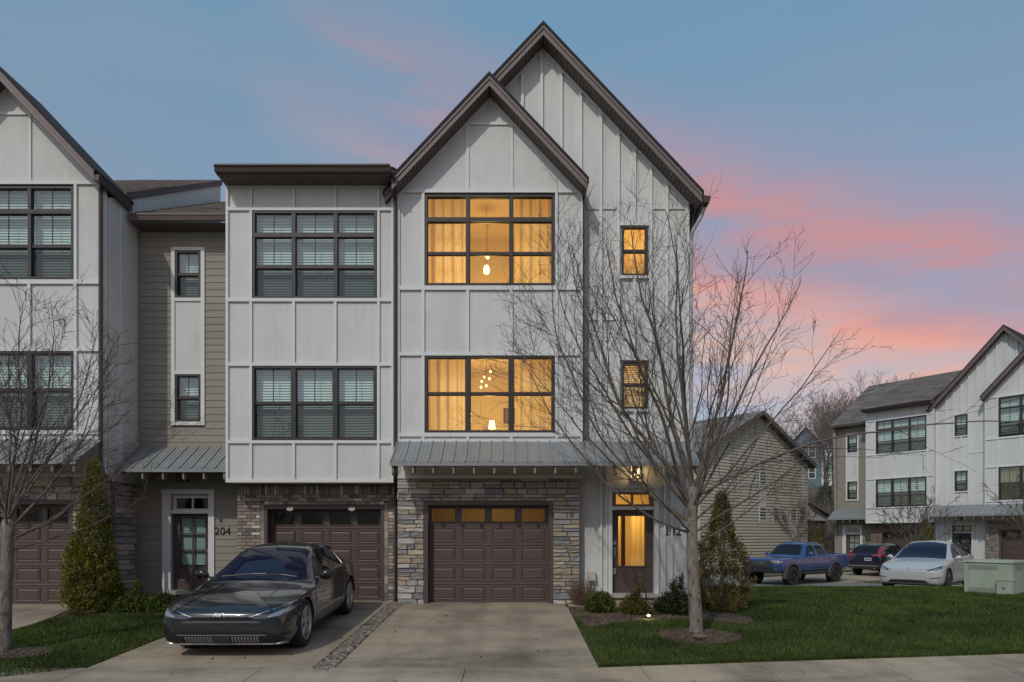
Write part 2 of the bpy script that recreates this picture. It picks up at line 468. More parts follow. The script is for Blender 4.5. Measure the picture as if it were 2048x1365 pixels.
def gable_roof(H, xc, half, za, s, Yf, Yb, Yw, sides=(1, 1), board_pitch=0.105):
    """chevron roof, soffit line z = za - s*|x - xc|"""
    def chev(t0, t1, hf, ext):
        L, R = (half + ext) * sides[0], (half + ext) * sides[1]
        top = [(xc - L, za + t1 - s * L), (xc, za + t1), (xc + R, za + t1 - s * R)]
        bot = [(xc + R, za + t0 - s * R), (xc, za + t0), (xc - L, za + t0 - s * L)]
        top = [p for i, p in enumerate(top) if i == 1 or sides[0 if i == 0 else 1]]
        bot = [p for i, p in enumerate(bot) if i == 1 or sides[1 if i == 0 else 0]]
        return top + bot
    roof = H.obj('roof', MB().prism(chev(0.012, 0.20, half, 0.0), Yf + 0.028, Yb), SOFFIT)
    H.obj('roof_shingles', MB().prism(chev(0.202, 0.275, half, 0.035), Yf - 0.035, Yb), SHINGLED, roof)
    for sg, on in ((-1, sides[0]), (1, sides[1])):
        if not on: continue
        def strip(t0, t1, ya, yb, name, m):
            p = [(xc, za + t0), (xc + sg * half, za + t0 - s * half), (xc + sg * half, za + t1 - s * half), (xc, za + t1)]
            H.obj(name, MB().prism(p, ya, yb), m, roof)
        strip(0.0, 0.125, Yf, Yf + 0.026, 'fascia_board', MAUVE)
        strip(0.127, 0.198, Yf - 0.022, Yf + 0.026, 'rake_trim', MAUVE)
        # soffit boards running from the fascia to the wall
        b = MB(); k = 0; dx = board_pitch / math.sqrt(1 + s * s)
        x = 0.02
        while x < half - dx:
            xa, xb = xc + sg * x, xc + sg * (x + dx - 0.012)
            za1, zb1 = za - s * x, za - s * (x + dx - 0.012)
            b.hexa([(xa, Yf + 0.03, za1 - 0.012), (xb, Yf + 0.03, zb1 - 0.012), (xb, Yw, zb1 - 0.012), (xa, Yw, za1 - 0.012),
                    (xa, Yf + 0.03, za1 + 0.010), (xb, Yf + 0.03, zb1 + 0.010), (xb, Yw, zb1 + 0.010), (xa, Yw, za1 + 0.010)])
            x += dx
        H.obj('soffit', b, mat('taupe_soffit_board', (0.125, 0.098, 0.088), 0.6, var=0.1), roof, 'stuff')
    return roof

def shingle_slope(H, name, x0, x1, ya, za, yb, zb, parent=None, course=0.14, thick=0.18, cutx=None):
    """a sloping roof, built in overlapping courses with split tabs"""
    L = math.hypot(yb - ya, zb - za); n = max(1, int(L / course))
    deck = MB().prism_x([(ya, za - thick), (yb, zb - thick), (yb, zb), (ya, za)], x0, x1)
    R = H.obj(name, deck, SOFFIT, parent)
    ny, nz = -(zb - za) / L, (yb - ya) / L
    b = MB(); rr = random.Random(5)
    for i in range(n):
        f0, f1 = i / n, min(1.0, (i + 1.15) / n)
        xx = x0 - 0.02
        while xx < x1 + 0.02:
            wv = rr.uniform(0.18, 0.40) * (2.2 if H.far else 1); xe = min(xx + wv, x1 + 0.02); h = 0.010 + rr.uniform(0, 0.012)
            p0 = (ya + (yb - ya) * f0, za + (zb - za) * f0); p1 = (ya + (yb - ya) * f1, za + (zb - za) * f1)
            b.hexa([(xx, p0[0], p0[1] + 0.002), (xe - 0.004, p0[0], p0[1] + 0.002), (xe - 0.004, p1[0], p1[1] + 0.002), (xx, p1[0], p1[1] + 0.002),
                    (xx, p0[0] + ny * h, p0[1] + nz * h + 0.012), (xe - 0.004, p0[0] + ny * h, p0[1] + nz * h + 0.012),
                    (xe - 0.004, p1[0], p1[1] + 0.006), (xx, p1[0], p1[1] + 0.006)])
            xx = xe
    H.obj('shingles', b, SHINGLE, R, 'stuff')
    return R

def stone_mesh(k):
    rr = random.Random(k); b = MB(); n = 5
    for j in range(n):
        for i in range(n):
            u, v = i / (n - 1), j / (n - 1)
            e = (i in (0, n - 1)) or (j in (0, n - 1))
            y = -0.35 if e else -1.0 + rr.uniform(-0.16, 0.34)
            x = u - 0.5; z = v - 0.5
            if not e: x += rr.uniform(-0.05, 0.05); z += rr.uniform(-0.05, 0.05)
            if i == 1: x = -0.5 + 0.035 + rr.uniform(0, .02)
            if i == n - 2: x = 0.5 - 0.035 - rr.uniform(0, .02)
            if j == 1: z = -0.5 + 0.09 + rr.uniform(0, .05)
            if j == n - 2: z = 0.5 - 0.09 - rr.uniform(0, .05)
            if e:
                x += rr.uniform(-0.012, 0.012); z += rr.uniform(-0.03, 0.03)
            b.v.append((x, y, z))
    for j in range(n - 1):
        for i in range(n - 1):
            a = j * n + i; b.f.append((a, a + 1, a + n + 1, a + n))
    ring = [i for i in range(n)] + [n * (j + 1) - 1 for j in range(1, n)] + [n * (n - 1) + i for i in range(n - 2, -1, -1)] + [n * j for j in range(n - 2, 0, -1)]
    base = len(b.v)
    for r in ring:
        x, y, z = b.v[r]; b.v.append((x, 0.0, z))
    m = len(ring)
    for q in range(m):
        b.f.append((ring[q], base + q, base + (q + 1) % m, ring[(q + 1) % m]))
    return make_mesh('stone', b, STONE)
STONES = [stone_mesh(k) for k in range(8)]
BRICKM = make_mesh('brick', MB().box(-0.5, 0.5, -0.9, 0.1, -0.5, 0.5), BRICK)

def lay_stones(H, parent, rects, Y, seed, budget=[0]):
    """coursed ledge stone over (x0, x1, z0, z1) rectangles"""
    rr = random.Random(seed); far = MB()
    for (x0, x1, z0, z1) in rects:
        z = z0
        while z < z1 - 0.01:
            h = rr.choice([0.07, 0.085, 0.10, 0.115, 0.13, 0.15])
            if z1 - z - h < 0.06: h = z1 - z
            x = x0
            while x < x1 - 0.01:
                wv = rr.uniform(0.17, 0.48) * (0.8 + h * 1.6)
                if x1 - x - wv < 0.12: wv = x1 - x
                split = h > 0.13 and rr.random() < 0.22
                for (q, hh) in ([(z, h * 0.45), (z + h * 0.45, h * 0.55)] if split else [(z, h)]):
                    g = 0.008
                    if H.far:
                        far.box(x + g, x + wv - g, Y - rr.uniform(0.02, 0.055), Y + 0.03, q + g, q + hh - g)
                    else:
                        o = link('stone', rr.choice(STONES), parent)
                        o.location = H.P(x + wv / 2, Y + 0.01, q + hh / 2)
                        o.scale = ((wv - g), rr.uniform(0.030, 0.062), (hh - g))
                x += wv
            z += h
    if H.far: H.obj('stones', far, mat('far_ledge_stone', (0.24, 0.215, 0.18), 0.9, var=0.5, vscale=4, stretch=(1, 1, 2.5)), parent, 'stuff')

def awning(H, x0, x1, Yf, zf, Yw, zw, npan, tails, x0b=None, x1b=None):
    """standing-seam metal roof on rafter tails"""
    A = H.obj('awning', MB().hexa([(x0, Yf + 0.02, zf - 0.05), (x1, Yf + 0.02, zf - 0.05), (x1, Yw, zw - 0.05), (x0, Yw, zw - 0.05),
                                   (x0, Yf + 0.02, zf - 0.02), (x1, Yf + 0.02, zf - 0.02), (x1, Yw, zw - 0.02), (x0, Yw, zw - 0.02)]), TAILW)
    wv = (x1 - x0) / npan; L = math.hypot(Yw - Yf, zw - zf); ny, nz = -(zw - zf) / L, (Yw - Yf) / L
    for i in range(npan):
        a, c = x0 + i * wv, x0 + (i + 1) * wv
        b = MB()
        def strip(u0, u1, h):
            b.hexa([(u0, Yf, zf - 0.018), (u1, Yf, zf - 0.018), (u1, Yw, zw - 0.018), (u0, Yw, zw - 0.018),
                    (u0, Yf + ny * h, zf + nz * h), (u1, Yf + ny * h, zf + nz * h), (u1, Yw + ny * h, zw + nz * h), (u0, Yw + ny * h, zw + nz * h)])
        strip(a, c - 0.001, 0.003)
        strip(a, a + 0.03, 0.028)
        strip(a + wv * 0.36, a + wv * 0.36 + 0.012, 0.009); strip(a + wv * 0.68, a + wv * 0.68 + 0.012, 0.009)
        H.obj('metal_panel', b, GALV, A)
    H.obj('drip_edge', MB().box(x0 - 0.01, x1 + 0.01, Yf - 0.02, Yf + 0.018, zf - 0.075, zf - 0.02), GALV, A)
    s = (zw - zf) / (Yw - Yf)
    for i in range(tails):
        x = x0 + 0.05 + (x1 - x0 - 0.10) * i / (tails - 1)
        p = [(Yf + 0.02, zf - 0.052), (Yf + 0.02, zf - 0.22), (Yf + 0.07, zf - 0.26), (Yw, zw - 0.26), (Yw, zw - 0.052)]
        H.obj('rafter_tail', MB().prism_x(p, x - 0.02, x + 0.02), TAILW, A)
    return A

def garage_door(H, x0, x1, z0, z1, Y, lit=False, gw=True):
    """sectional door with raised panels; top row glazed.  Y = face of the panels"""
    if not lit: room(H, None, x0 - .3, x1 + .3, Y + .1, Y + 2.0, z0 - .02, z1 + .2, mat('dark_garage', (.012, .012, .013), .9))
    rows = [(0.0, 0.195), (0.195, 0.395), (0.395, 0.595), (0.595, 0.795), (0.795, 1.0)]
    hh = z1 - z0; cw = (x1 - x0) / 4
    holes = []
    for c in range(4):
        holes.append((x0 + c * cw + cw * 0.11, x0 + (c + 1) * cw - cw * 0.14, z0 + hh * 0.835, z0 + hh * 0.965))
    D = H.obj('garage_door', wall_with_holes(x0, x1, z0, z1, Y, Y + 0.04, holes), DOORBR)
    for r in rows[1:]:
        z = z0 + hh * r[0]
        H.obj('door_section_lip', MB().prism_x([(Y - 0.004, z - 0.012), (Y - 0.012, z + 0.004), (Y - 0.004, z + 0.016), (Y + 0.002, z + 0.016), (Y + 0.002, z - 0.012)], x0, x1), DOORBR, D)
    for r in rows[:4]:
        for c in range(4):
            a, b_ = x0 + c * cw + cw * 0.11, x0 + (c + 1) * cw - cw * 0.14
            p, q = z0 + hh * (r[0] + 0.038), z0 + hh * (r[1] - 0.032)
            m = MB()
            def ring(i0, y0, i1, y1):
                o = [(a + i0, p + i0), (b_ - i0, p + i0), (b_ - i0, q - i0), (a + i0, q - i0)]
                n = [(a + i1, p + i1), (b_ - i1, p + i1), (b_ - i1, q - i1), (a + i1, q - i1)]
                s0 = len(m.v); m.v += [(x, y0, z) for x, z in o] + [(x, y1, z) for x, z in n]
                for k in range(4):
                    m.f.append((s0 + k, s0 + (k + 1) % 4, s0 + 4 + (k + 1) % 4, s0 + 4 + k))
            ring(-0.012, Y - 0.0, 0.0, Y - 0.016); ring(0.0, Y - 0.016, 0.022, Y - 0.003); ring(0.022, Y - 0.003, 0.045, Y - 0.014)
            s0 = len(m.v); i1 = 0.045
            m.v += [(a + i1, Y - 0.014, p + i1), (b_ - i1, Y - 0.014, p + i1), (b_ - i1, Y - 0.014, q - i1), (a + i1, Y - 0.014, q - i1)]
            m.f.append((s0, s0 + 1, s0 + 2, s0 + 3))
            H.obj('raised_panel', m, DOORBR, D)
    for (a, c, p, q) in holes:
        f = MB()
        for (aa, cc, dd, ee) in ((a - .012, c + .012, q, q + .02), (a - .012, c + .012, p - .02, p), (a - .02, a, p, q), (c, c + .02, p, q)):
            f.box(aa, cc, Y - 0.014, Y + 0.01, dd, ee)
        H.obj('light_frame', f, DOORBR, D)
        H.obj('pane', MB().box(a - 0.004, c + 0.004, Y + 0.018, Y + 0.023, p - 0.004, q + 0.004), GLASSL if lit else GLASS, D)
    return D

def entry_door(H, x0, x1, z0, z1, Y, lights=(1, 1), lit=False):
    """half-glazed door with two raised panels under the glass"""
    wv, hh = x1 - x0, z1 - z0
    gx0, gx1, g0, g1 = x0 + wv * 0.165, x1 - wv * 0.19, z0 + hh * 0.325, z1 - hh * 0.075
    if lights[0] > 1: gx0, gx1, g0, g1 = x0 + wv * 0.17, x1 - wv * 0.15, z0 + hh * 0.31, z1 - hh * 0.045
    D = H.obj('entry_door', wall_with_holes(x0, x1, z0, z1, Y, Y + 0.045, [(gx0, gx1, g0, g1)]), DOORBR)
    f = MB()
    for (a, c, p, q) in ((gx0 - .03, gx1 + .03, g1, g1 + .03), (gx0 - .03, gx1 + .03, g0 - .03, g0), (gx0 - .03, gx0, g0, g1), (gx1, gx1 + .03, g0, g1)):
        f.box(a, c, Y - 0.018, Y + 0.02, p, q)
    H.obj('glass_frame', f, DOORBR, D)
    nx, nz = lights
    for i in range(1, nx):
        x = gx0 + (gx1 - gx0) * i / nx; H.obj('muntin', MB().box(x - .014, x + .014, Y - .01, Y + .03, g0, g1), DOORBR, D)
    for j in range(1, nz):
        z = g0 + (g1 - g0) * j / nz; H.obj('muntin', MB().box(gx0, gx1, Y - .012, Y + .03, z - .014, z + .014), DOORBR, D)
    for i in range(nx):
        for j in range(nz):
            a, c = gx0 + (gx1 - gx0) * i / nx, gx0 + (gx1 - gx0) * (i + 1) / nx
            p, q = g0 + (g1 - g0) * j / nz, g0 + (g1 - g0) * (j + 1) / nz
            H.obj('pane', MB().box(a + .002, c - .002, Y + 0.015, Y + 0.02, p + .002, q - .002), GLASSL if lit else GLASS, D)
    for (fa, fc) in ((0.16, 0.40), (0.58, 0.80)):
        a, c, p, q = x0 + wv * fa, x0 + wv * fc, z0 + hh * 0.125, z0 + hh * 0.25
        m = MB()
        for (i0, y0, i1, y1) in ((-0.014, 0, 0, -0.014), (0, -0.014, 0.02, -0.002), (0.02, -0.002, 0.04, -0.011)):
            s0 = len(m.v)
            m.v += [(a + i0, Y + y0, p + i0), (c - i0, Y + y0, p + i0), (c - i0, Y + y0, q - i0), (a + i0, Y + y0, q - i0),
                    (a + i1, Y + y1, p + i1), (c - i1, Y + y1, p + i1), (c - i1, Y + y1, q - i1), (a + i1, Y + y1, q - i1)]
            for k in range(4): m.f.append((s0 + k, s0 + (k + 1) % 4, s0 + 4 + (k + 1) % 4, s0 + 4 + k))
        m.f.append((s0 + 4, s0 + 5, s0 + 6, s0 + 7))
        H.obj('raised_panel', m, DOORBR, D)
    return D

def handle_set(H, D, x, z, Y):
    b = MB(); b.box(x - .022, x + .022, Y - .02, Y - .001, z - .10, z + .10)
    b.tube([(x, Y - .03, z - .08), (x, Y - .065, z - .04), (x, Y - .065, z + .04), (x, Y - .03, z + .07)], .009, 6)
    b.lathe([(.028, 0), (.028, .02), (.015, .028)], 12, 'y', (x, Y - .03, z + .20)); b.box(x - .03, x + .03, Y - .02, Y - .001, z + .16, z + .24)
    H.obj('handle', b, STEEL, D)

def house_number(H, parent, txt, x, z, Y, size):
    me = text_mesh('house_number', txt, size, 0.008, BLACKM)
    o = link('house_number', me, parent); o.location = H.P(x, Y - 0.012, z); o.rotation_euler = (math.radians(90), 0, 0)
    return o

def downspout(H, pts, name='downspout', m=None, w_=0.035):
    b = MB(); b.tube(pts, w_, 8)
    d = H.obj(name, b, m or GUTTER, None)
    return d

def lantern(H, x, z, Y, lit=False):
    b = MB(); s = 0.085
    for (sx, sy) in ((-1, -1), (1, -1), (1, 1), (-1, 1)):
        b.box(x + sx * s - .008, x + sx * s + .008, Y - .13 + sy * s - .008, Y - .13 + sy * s + .008, z - .15, z + .12)
    b.box(x - s - .012, x + s + .012, Y - .13 - s - .012, Y - .13 + s + .012, z - .165, z - .145)
    b.hexa([(x - s - .02, Y - .13 - s - .02, z + .12), (x + s + .02, Y - .13 - s - .02, z + .12), (x + s + .02, Y - .13 + s + .02, z + .12), (x - s - .02, Y - .13 + s + .02, z + .12),
            (x - .03, Y - .16, z + .19), (x + .03, Y - .16, z + .19), (x + .03, Y - .10, z + .19), (x - .03, Y - .10, z + .19)])
    b.box(x - .05, x + .05, Y - .02, Y, z - .08, z + .12); b.tube([(x, Y - .13, z + .18), (x, Y - .10, z + .24), (x, Y - .01, z + .08)], .01, 6)
    Lb = H.obj('porch_lantern', b, BLACKM)
    g = MB()
    for (a, c, p, q) in ((x - s, x + s, Y - .13 - s, Y - .13 - s + .003), (x - s, x + s, Y - .13 + s - .003, Y - .13 + s), (x - s, x - s + .003, Y - .13 - s, Y - .13 + s), (x + s - .003, x + s, Y - .13 - s, Y - .13 + s)):
        g.box(a, c, p, q, z - .145, z + .12)
    H.obj('lantern_pane', g, GLASSL, Lb)
    bl = MB().lathe([(.001, -.05), (.026, -.035), (.032, 0), (.022, .04), (.012, .06), (.012, .12)], 12, 'z', (x, Y - .13, z - .02))
    H.obj('bulb', bl, mat('lit_bulb', (1, .8, .5), emit=(1.0, 0.62, 0.24), estr=60.0) if lit else mat('white_bulb', (.7, .7, .68), .3), Lb)
    return Lb

# --------------------------------------------------- the gabled front bay with stone garage front
Y1 = 14.6; YG = 14.2
def x1_(px): return X(px, Y1)
def z1_(py): return Z(py, Y1)
BAY_OX = x1_(980)

def front_bay(H, lit=False, stone_seed=1, curtains=False, side_right=None):
    Y = Y1; xa, xb = x1_(795), x1_(1165); xc = (xa + xb) / 2; za, s = 10.82, 1.062
    wx0, wx1 = x1_(851), x1_(1108)
    u0, u1 = z1_(572), z1_(391.5); l0, l1 = z1_(866), z1_(713.5)
    zb = z1_(958); zt = z1_(384)
    wall = H.obj('front_wall', wall_with_holes(xa, xb, zb, zt, Y + 0.02, Y + 0.14, [(wx0, wx1, u0, u1), (wx0, wx1, l0, l1)]), WHITE)
    V = [(795, 800), (843.5, 849.5), (933, 938.5), (1019.5, 1025.5), (1110, 1115.5), (1160.5, 1165)]
    def vert(a, c, yt, yb, Yd=Y): board(H, wall, x1_(a), x1_(c), z1_(yb), z1_(yt), Yd)
    def hor(yt, yb): board(H, wall, xa, xb, z1_(yb), z1_(yt), Y, 0.048)
    for yt, yb in ((381, 388), (573.5, 582), (706.5, 713), (866.8, 874.5), (880, 886)): hor(yt, yb)
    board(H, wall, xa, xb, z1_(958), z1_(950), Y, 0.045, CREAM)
    def prow(yt, yb, cells, verts):
        for (a, c) in cells: panel(H, wall, x1_(a), x1_(c), z1_(yb), z1_(yt), Y)
        for (a, c) in verts: vert(a, c, yt, yb)
    outer = [(800, 843.5), (1115.5, 1160.5)]; full = [(V[i][1], V[i + 1][0]) for i in range(5)]
    prow(388, 573.5, outer, [V[0], V[1], V[4], V[5]])
    prow(582, 706.5, full, V)
    prow(713, 866.8, outer, [V[0], V[1], V[4], V[5]])
    prow(874.5, 880, full, V)
    for (a, c) in full: panel(H, wall, x1_(a), x1_(c), z1_(950), z1_(886), Y, CREAM)  # warm bounce under the awning put into the white panels' and boards' colour
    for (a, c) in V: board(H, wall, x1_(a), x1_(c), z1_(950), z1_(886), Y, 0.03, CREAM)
    # gable
    gw = H.obj('gable_wall', MB().prism([(xa, zt), (xb, zt), (xb, za - s * (xb - xc)), (xc, za), (xa, za - s * (xc - xa))], Y + 0.02, Y + 0.14), WHITE)
    c0, c1, h0, h1 = x1_(932), x1_(1026), z1_(252), z1_(246.5)
    ca, cb = x1_(938), x1_(1020)
    zs = lambda x: za - s * abs(x - xc) - 0.05
    poly_panel(H, gw, [(xa, z1_(381)), (c0, z1_(381)), (c0, zs(c0)), (xa + .02, zs(xa + .02))], Y)
    poly_panel(H, gw, [(c1, z1_(381)), (xb, z1_(381)), (xb - .02, zs(xb - .02)), (c1, zs(c1))], Y)
    panel(H, gw, ca, cb, z1_(381), h0, Y)
    xl = xc - (za - 0.05 - h1) / s; xr = xc + (za - 0.05 - h1) / s
    poly_panel(H, gw, [(xl, h1), (xr, h1), (xc, za - 0.05)], Y)
    H.obj('trim_board', MB().prism([(c0, z1_(381)), (ca, z1_(381)), (ca, zs(ca)), (c0, zs(c0))], Y - 0.03, Y + 0.02), WTRIM, gw)
    H.obj('trim_board', MB().prism([(cb, z1_(381)), (c1, z1_(381)), (c1, zs(c1)), (cb, zs(cb))], Y - 0.03, Y + 0.02), WTRIM, gw)
    board(H, gw, ca, cb, h0, h1, Y, 0.034)
    for sg in (-1, 1):
        xe = xa if sg < 0 else xb; f = za - s * abs(xe - xc)
        H.obj('rake_board', MB().prism([(xc, za - .005), (xe, f - .005), (xe, f - .085), (xc, za - .085)], Y - 0.04, Y + 0.02), WTRIM, gw)
    gable_roof(H, xc, 2.035, za, s, YG, 14.85 if not side_right else 15.6, Y)
    # windows
    mull = [x1_(936), x1_(1022.5)]
    window(H, None, wx0, wx1, u0, u1, Y, mull, lit, transom=z1_(441), rail=0.49, cover='none' if lit else 'blind', mull=0.07)
    window(H, None, wx0, wx1, l0, l1, Y, mull, lit, rail=0.51, cover='none' if lit else ('curtain' if curtains else 'blind'), mull=0.10)
    for (p, q, dep) in ((u0 - .35, u1 + .55, 3.4), (l0 - .45, l1 + .45, 3.4)):
        ins = .50 if q > 8 else .12
        room(H, None, xa + ins, xb - ins, Y + 0.141, Y + dep if lit else Y + 1.6, p, q, ROOMW if lit else ROOMD)
    # stone garage front
    gx0, gx1, gz1 = x1_(848), x1_(1106), z1_(1003)
    sw = H.obj('stone_wall', wall_with_holes(xa, xb - 0.06, -0.35, z1_(958), Y + 0.01, Y + 0.22, [(gx0, gx1, -0.5, gz1)]), MORTAR)
    lay_stones(H, sw, [(xa, gx0, -0.02, gz1), (gx1, xb - 0.06, -0.02, gz1), (xa, xb - 0.06, gz1, z1_(958))], Y, stone_seed)
    fr = MB(); t = 0.085
    fr.box(gx0, gx0 + t, Y - 0.015, Y + 0.24, -0.02, gz1); fr.box(gx1 - t, gx1, Y - 0.015, Y + 0.24, -0.02, gz1); fr.box(gx0 + t, gx1 - t, Y - 0.015, Y + 0.24, gz1 - t, gz1)
    H.obj('garage_frame', fr, DOORFR)
    garage_door(H, gx0 + t, gx1 - t, -0.005, gz1 - t, Y + 0.20, lit)
    return wall

# --------------------------------------------------- tall board-and-batten block with the entrance (right of the bay)
Y2 = 14.85
def x2_(px): return X(px, Y2)
def z2_(py): return Z(py, Y2)
def main_block(H, lit=False, number='202'):
    Y = Y2; xa, xb = x2_(792), x2_(1378); xc, za, s = x2_(1085), 12.06, 1.058
    sw0, sw1 = x2_(1243), x2_(1295)
    wins = [(sw0, sw1, z2_(553), z2_(453)), (sw0, sw1, z2_(819), z2_(722))]
    dx0, dx1 = x2_(1224), x2_(1308); dz0, dz1 = z2_(1190), z2_(985)
    ztop = z2_(400)
    xl = x1_(1165) - 0.3
    wall = H.obj('batten_wall', wall_with_holes(xl, xb, -0.35, ztop, Y + 0.02, Y + 0.16, [(dx0, dx1, dz0, dz1)] + wins), WHITE)
    xv = x1_(1165) - .12
    gw = H.obj('gable_wall', MB().prism([(xv, ztop - .3), (xb, ztop - .3), (xb, za - s * (xb - xc)), (xc, za), (xc - (za - 9.42) / s, 9.42), (xv, 9.42)], Y + 0.021, Y + 0.15), WHITE)
    def zs(x): return za - s * abs(x - xc) - 0.02
    def batten(c, yb, yt=None, wpx=6.0, parent=None):
        a, e = x2_(c - wpx / 2), x2_(c + wpx / 2)
        top0, top1 = (zs(a), zs(e)) if yt is None else (z2_(yt), z2_(yt))
        H.obj('batten', MB().prism([(a, z2_(yb)), (e, z2_(yb)), (e, top1), (a, top0)], Y - 0.038, Y + 0.022), WTRIM, parent or wall)
    for c in (1044.5, 1083, 1122): batten(c, 337, parent=gw)
    for c in (1161, 1201, 1236, 1301, 1333): batten(c, 885)
    batten(1268.5, 447); batten(1268.5, 716, 559); batten(1268.5, 885, 825)
    for c in (818, 856, 895, 933, 970, 1007): batten(c, 337, parent=gw)
    for (a, c, yy) in ((1171, 1198, 418), (1204, 1233, 418), (1336, 1372, 418), (1304, 1330, 418), (1171, 1198, 640), (1204, 1233, 640)):
        board(H, wall, x2_(a), x2_(c), z2_(yy + 1.5), z2_(yy), Y, 0.008, WHITE, 'panel_joint')
    board(H, wall, x2_(1371), xb, -0.02, za - s * (xb - xc) - .05, Y, 0.03, WTRIM, 'corner_board')
    for (a, c, p, q) in wins:
        board(H, wall, a - .05, c + .05, q + .002, q + .07, Y, 0.03); board(H, wall, a - .06, c + .06, p - .06, p - .002, Y, 0.045)
        window(H, None, a, c, p, q, Y + 0.005, [], lit, rail=0.5, cover='none' if lit else 'blind', muntin=True)
    for sg in (-1, 1):
        xe = xa if sg < 0 else xb; f = za - s * abs(xe - xc)
        H.obj('rake_board', MB().prism([(xc, za - .005), (xe, f - .005), (xe, f - .085), (xc, za - .085)], Y - 0.03, Y + 0.02), WTRIM, gw)
    gable_roof(H, xc, 3.36, za, s, 14.45, 24.0, Y)
    # eave gutter at the free end
    ex, ez = xc + 3.40, za - s * 3.40
    g = MB().hexa([(ex - .01, 14.44, ez + .06), (ex + .11, 14.44, ez + .03), (ex + .11, 24, ez + .03), (ex - .01, 24, ez + .06),
                   (ex - .01, 14.44, ez + .20), (ex + .15, 14.44, ez + .17), (ex + .15, 24, ez + .17), (ex - .01, 24, ez + .20)])
    G = H.obj('gutter', g, GUTTER)
    d = MB().tube([(ex + .06, 14.62, ez + .03), (ex + .02, 14.70, ez - .12), (xb + .06, 14.80, ez - .42), (xb + .05, 14.86, ez - .6), (xb + .05, 14.87, -.02)], .04, 8)
    H.obj('downspout', d, mat('pale_downspout', (0.42, 0.42, 0.42), 0.5), G)
    H.obj('side_wall', MB().box(xb - 0.14, xb - 0.002, Y + 0.161, 24, -0.35, za - s * (xb - xc) - 0.02), WHITE)
    # below the awning
    for c in (1202, 1213): batten(c, 1200, 884, 3.5)
    for c in (1329, 1343): batten(c, 1200, 884, 3.5)
    # door surround
    board(H, wall, x2_(1216), x2_(1224), -0.06, z2_(978), Y, 0.045, WTRIM, 'door_casing'); board(H, wall, x2_(1308), x2_(1317), -0.06, z2_(978), Y, 0.045, WTRIM, 'door_casing')
    board(H, wall, x2_(1213), x2_(1320), z2_(978) + .002, z2_(969), Y, 0.06, WTRIM, 'door_casing')
    yd = Y + 0.13
    tx = H.obj('transom_frame', wall_with_holes(dx0, dx1, z2_(1014), dz1, yd - 0.06, yd + .02,
               [(x2_(1233), x2_(1263), z2_(1009), z2_(990)), (x2_(1268), x2_(1299), z2_(1009), z2_(990))]), mat('amber_oak_frame', (.26, .15, .06), .5, var=.15) if lit else DOORFR)
    for (a, c) in ((1233, 1263), (1268, 1299)):
        H.obj('pane', MB().box(x2_(a) - .005, x2_(c) + .005, yd - .02, yd - .015, z2_(1009) - .005, z2_(990) + .005), GLASSL if lit else GLASS, tx)
    H.obj('transom_sill', MB().box(dx0, dx1, Y - 0.03, yd + .02, z2_(1020), z2_(1014) - .002), WTRIM)
    D = entry_door(H, dx0 + .005, dx1 - .005, dz0 + 0.03, z2_(1020) - .002, yd, (1, 1), lit)
    handle_set(H, D, dx0 + .075, z2_(1105), yd)
    if lit: H.obj('lock_box', MB().box(dx0 + .03, dx0 + .10, yd - .05, yd - .001, z2_(1150), z2_(1137)), STEEL, D)
    H.obj('door_sill', MB().box(dx0 - .1, dx1 + .12, Y - .12, yd + .04, dz0 - .06, dz0 + .028), mat('pale_sill', (.45, .43, .39), .7, var=.1))
    room(H, None, dx0 - .35, dx1 + .35, Y + .20, Y + 2.6, dz0 - .02, dz1 + .25, ROOMW if lit else ROOMD)
    for (a, c, p, q) in wins: room(H, None, a - .3, c + .3, Y + .161, Y + 1.4, p - .25, q + .2, ROOMW if lit else ROOMD)
    house_number(H, wall, number, x2_(1345) if H.m > 0 else x2_(1343), z2_(1064), Y + .02, 0.26)
    lantern(H, x2_(1272), z2_(945), Y + .02, lit)
    awning(H, -2.45, 3.78, 13.70, 2.93, 14.565, 3.46, 25, 16)
    return wall

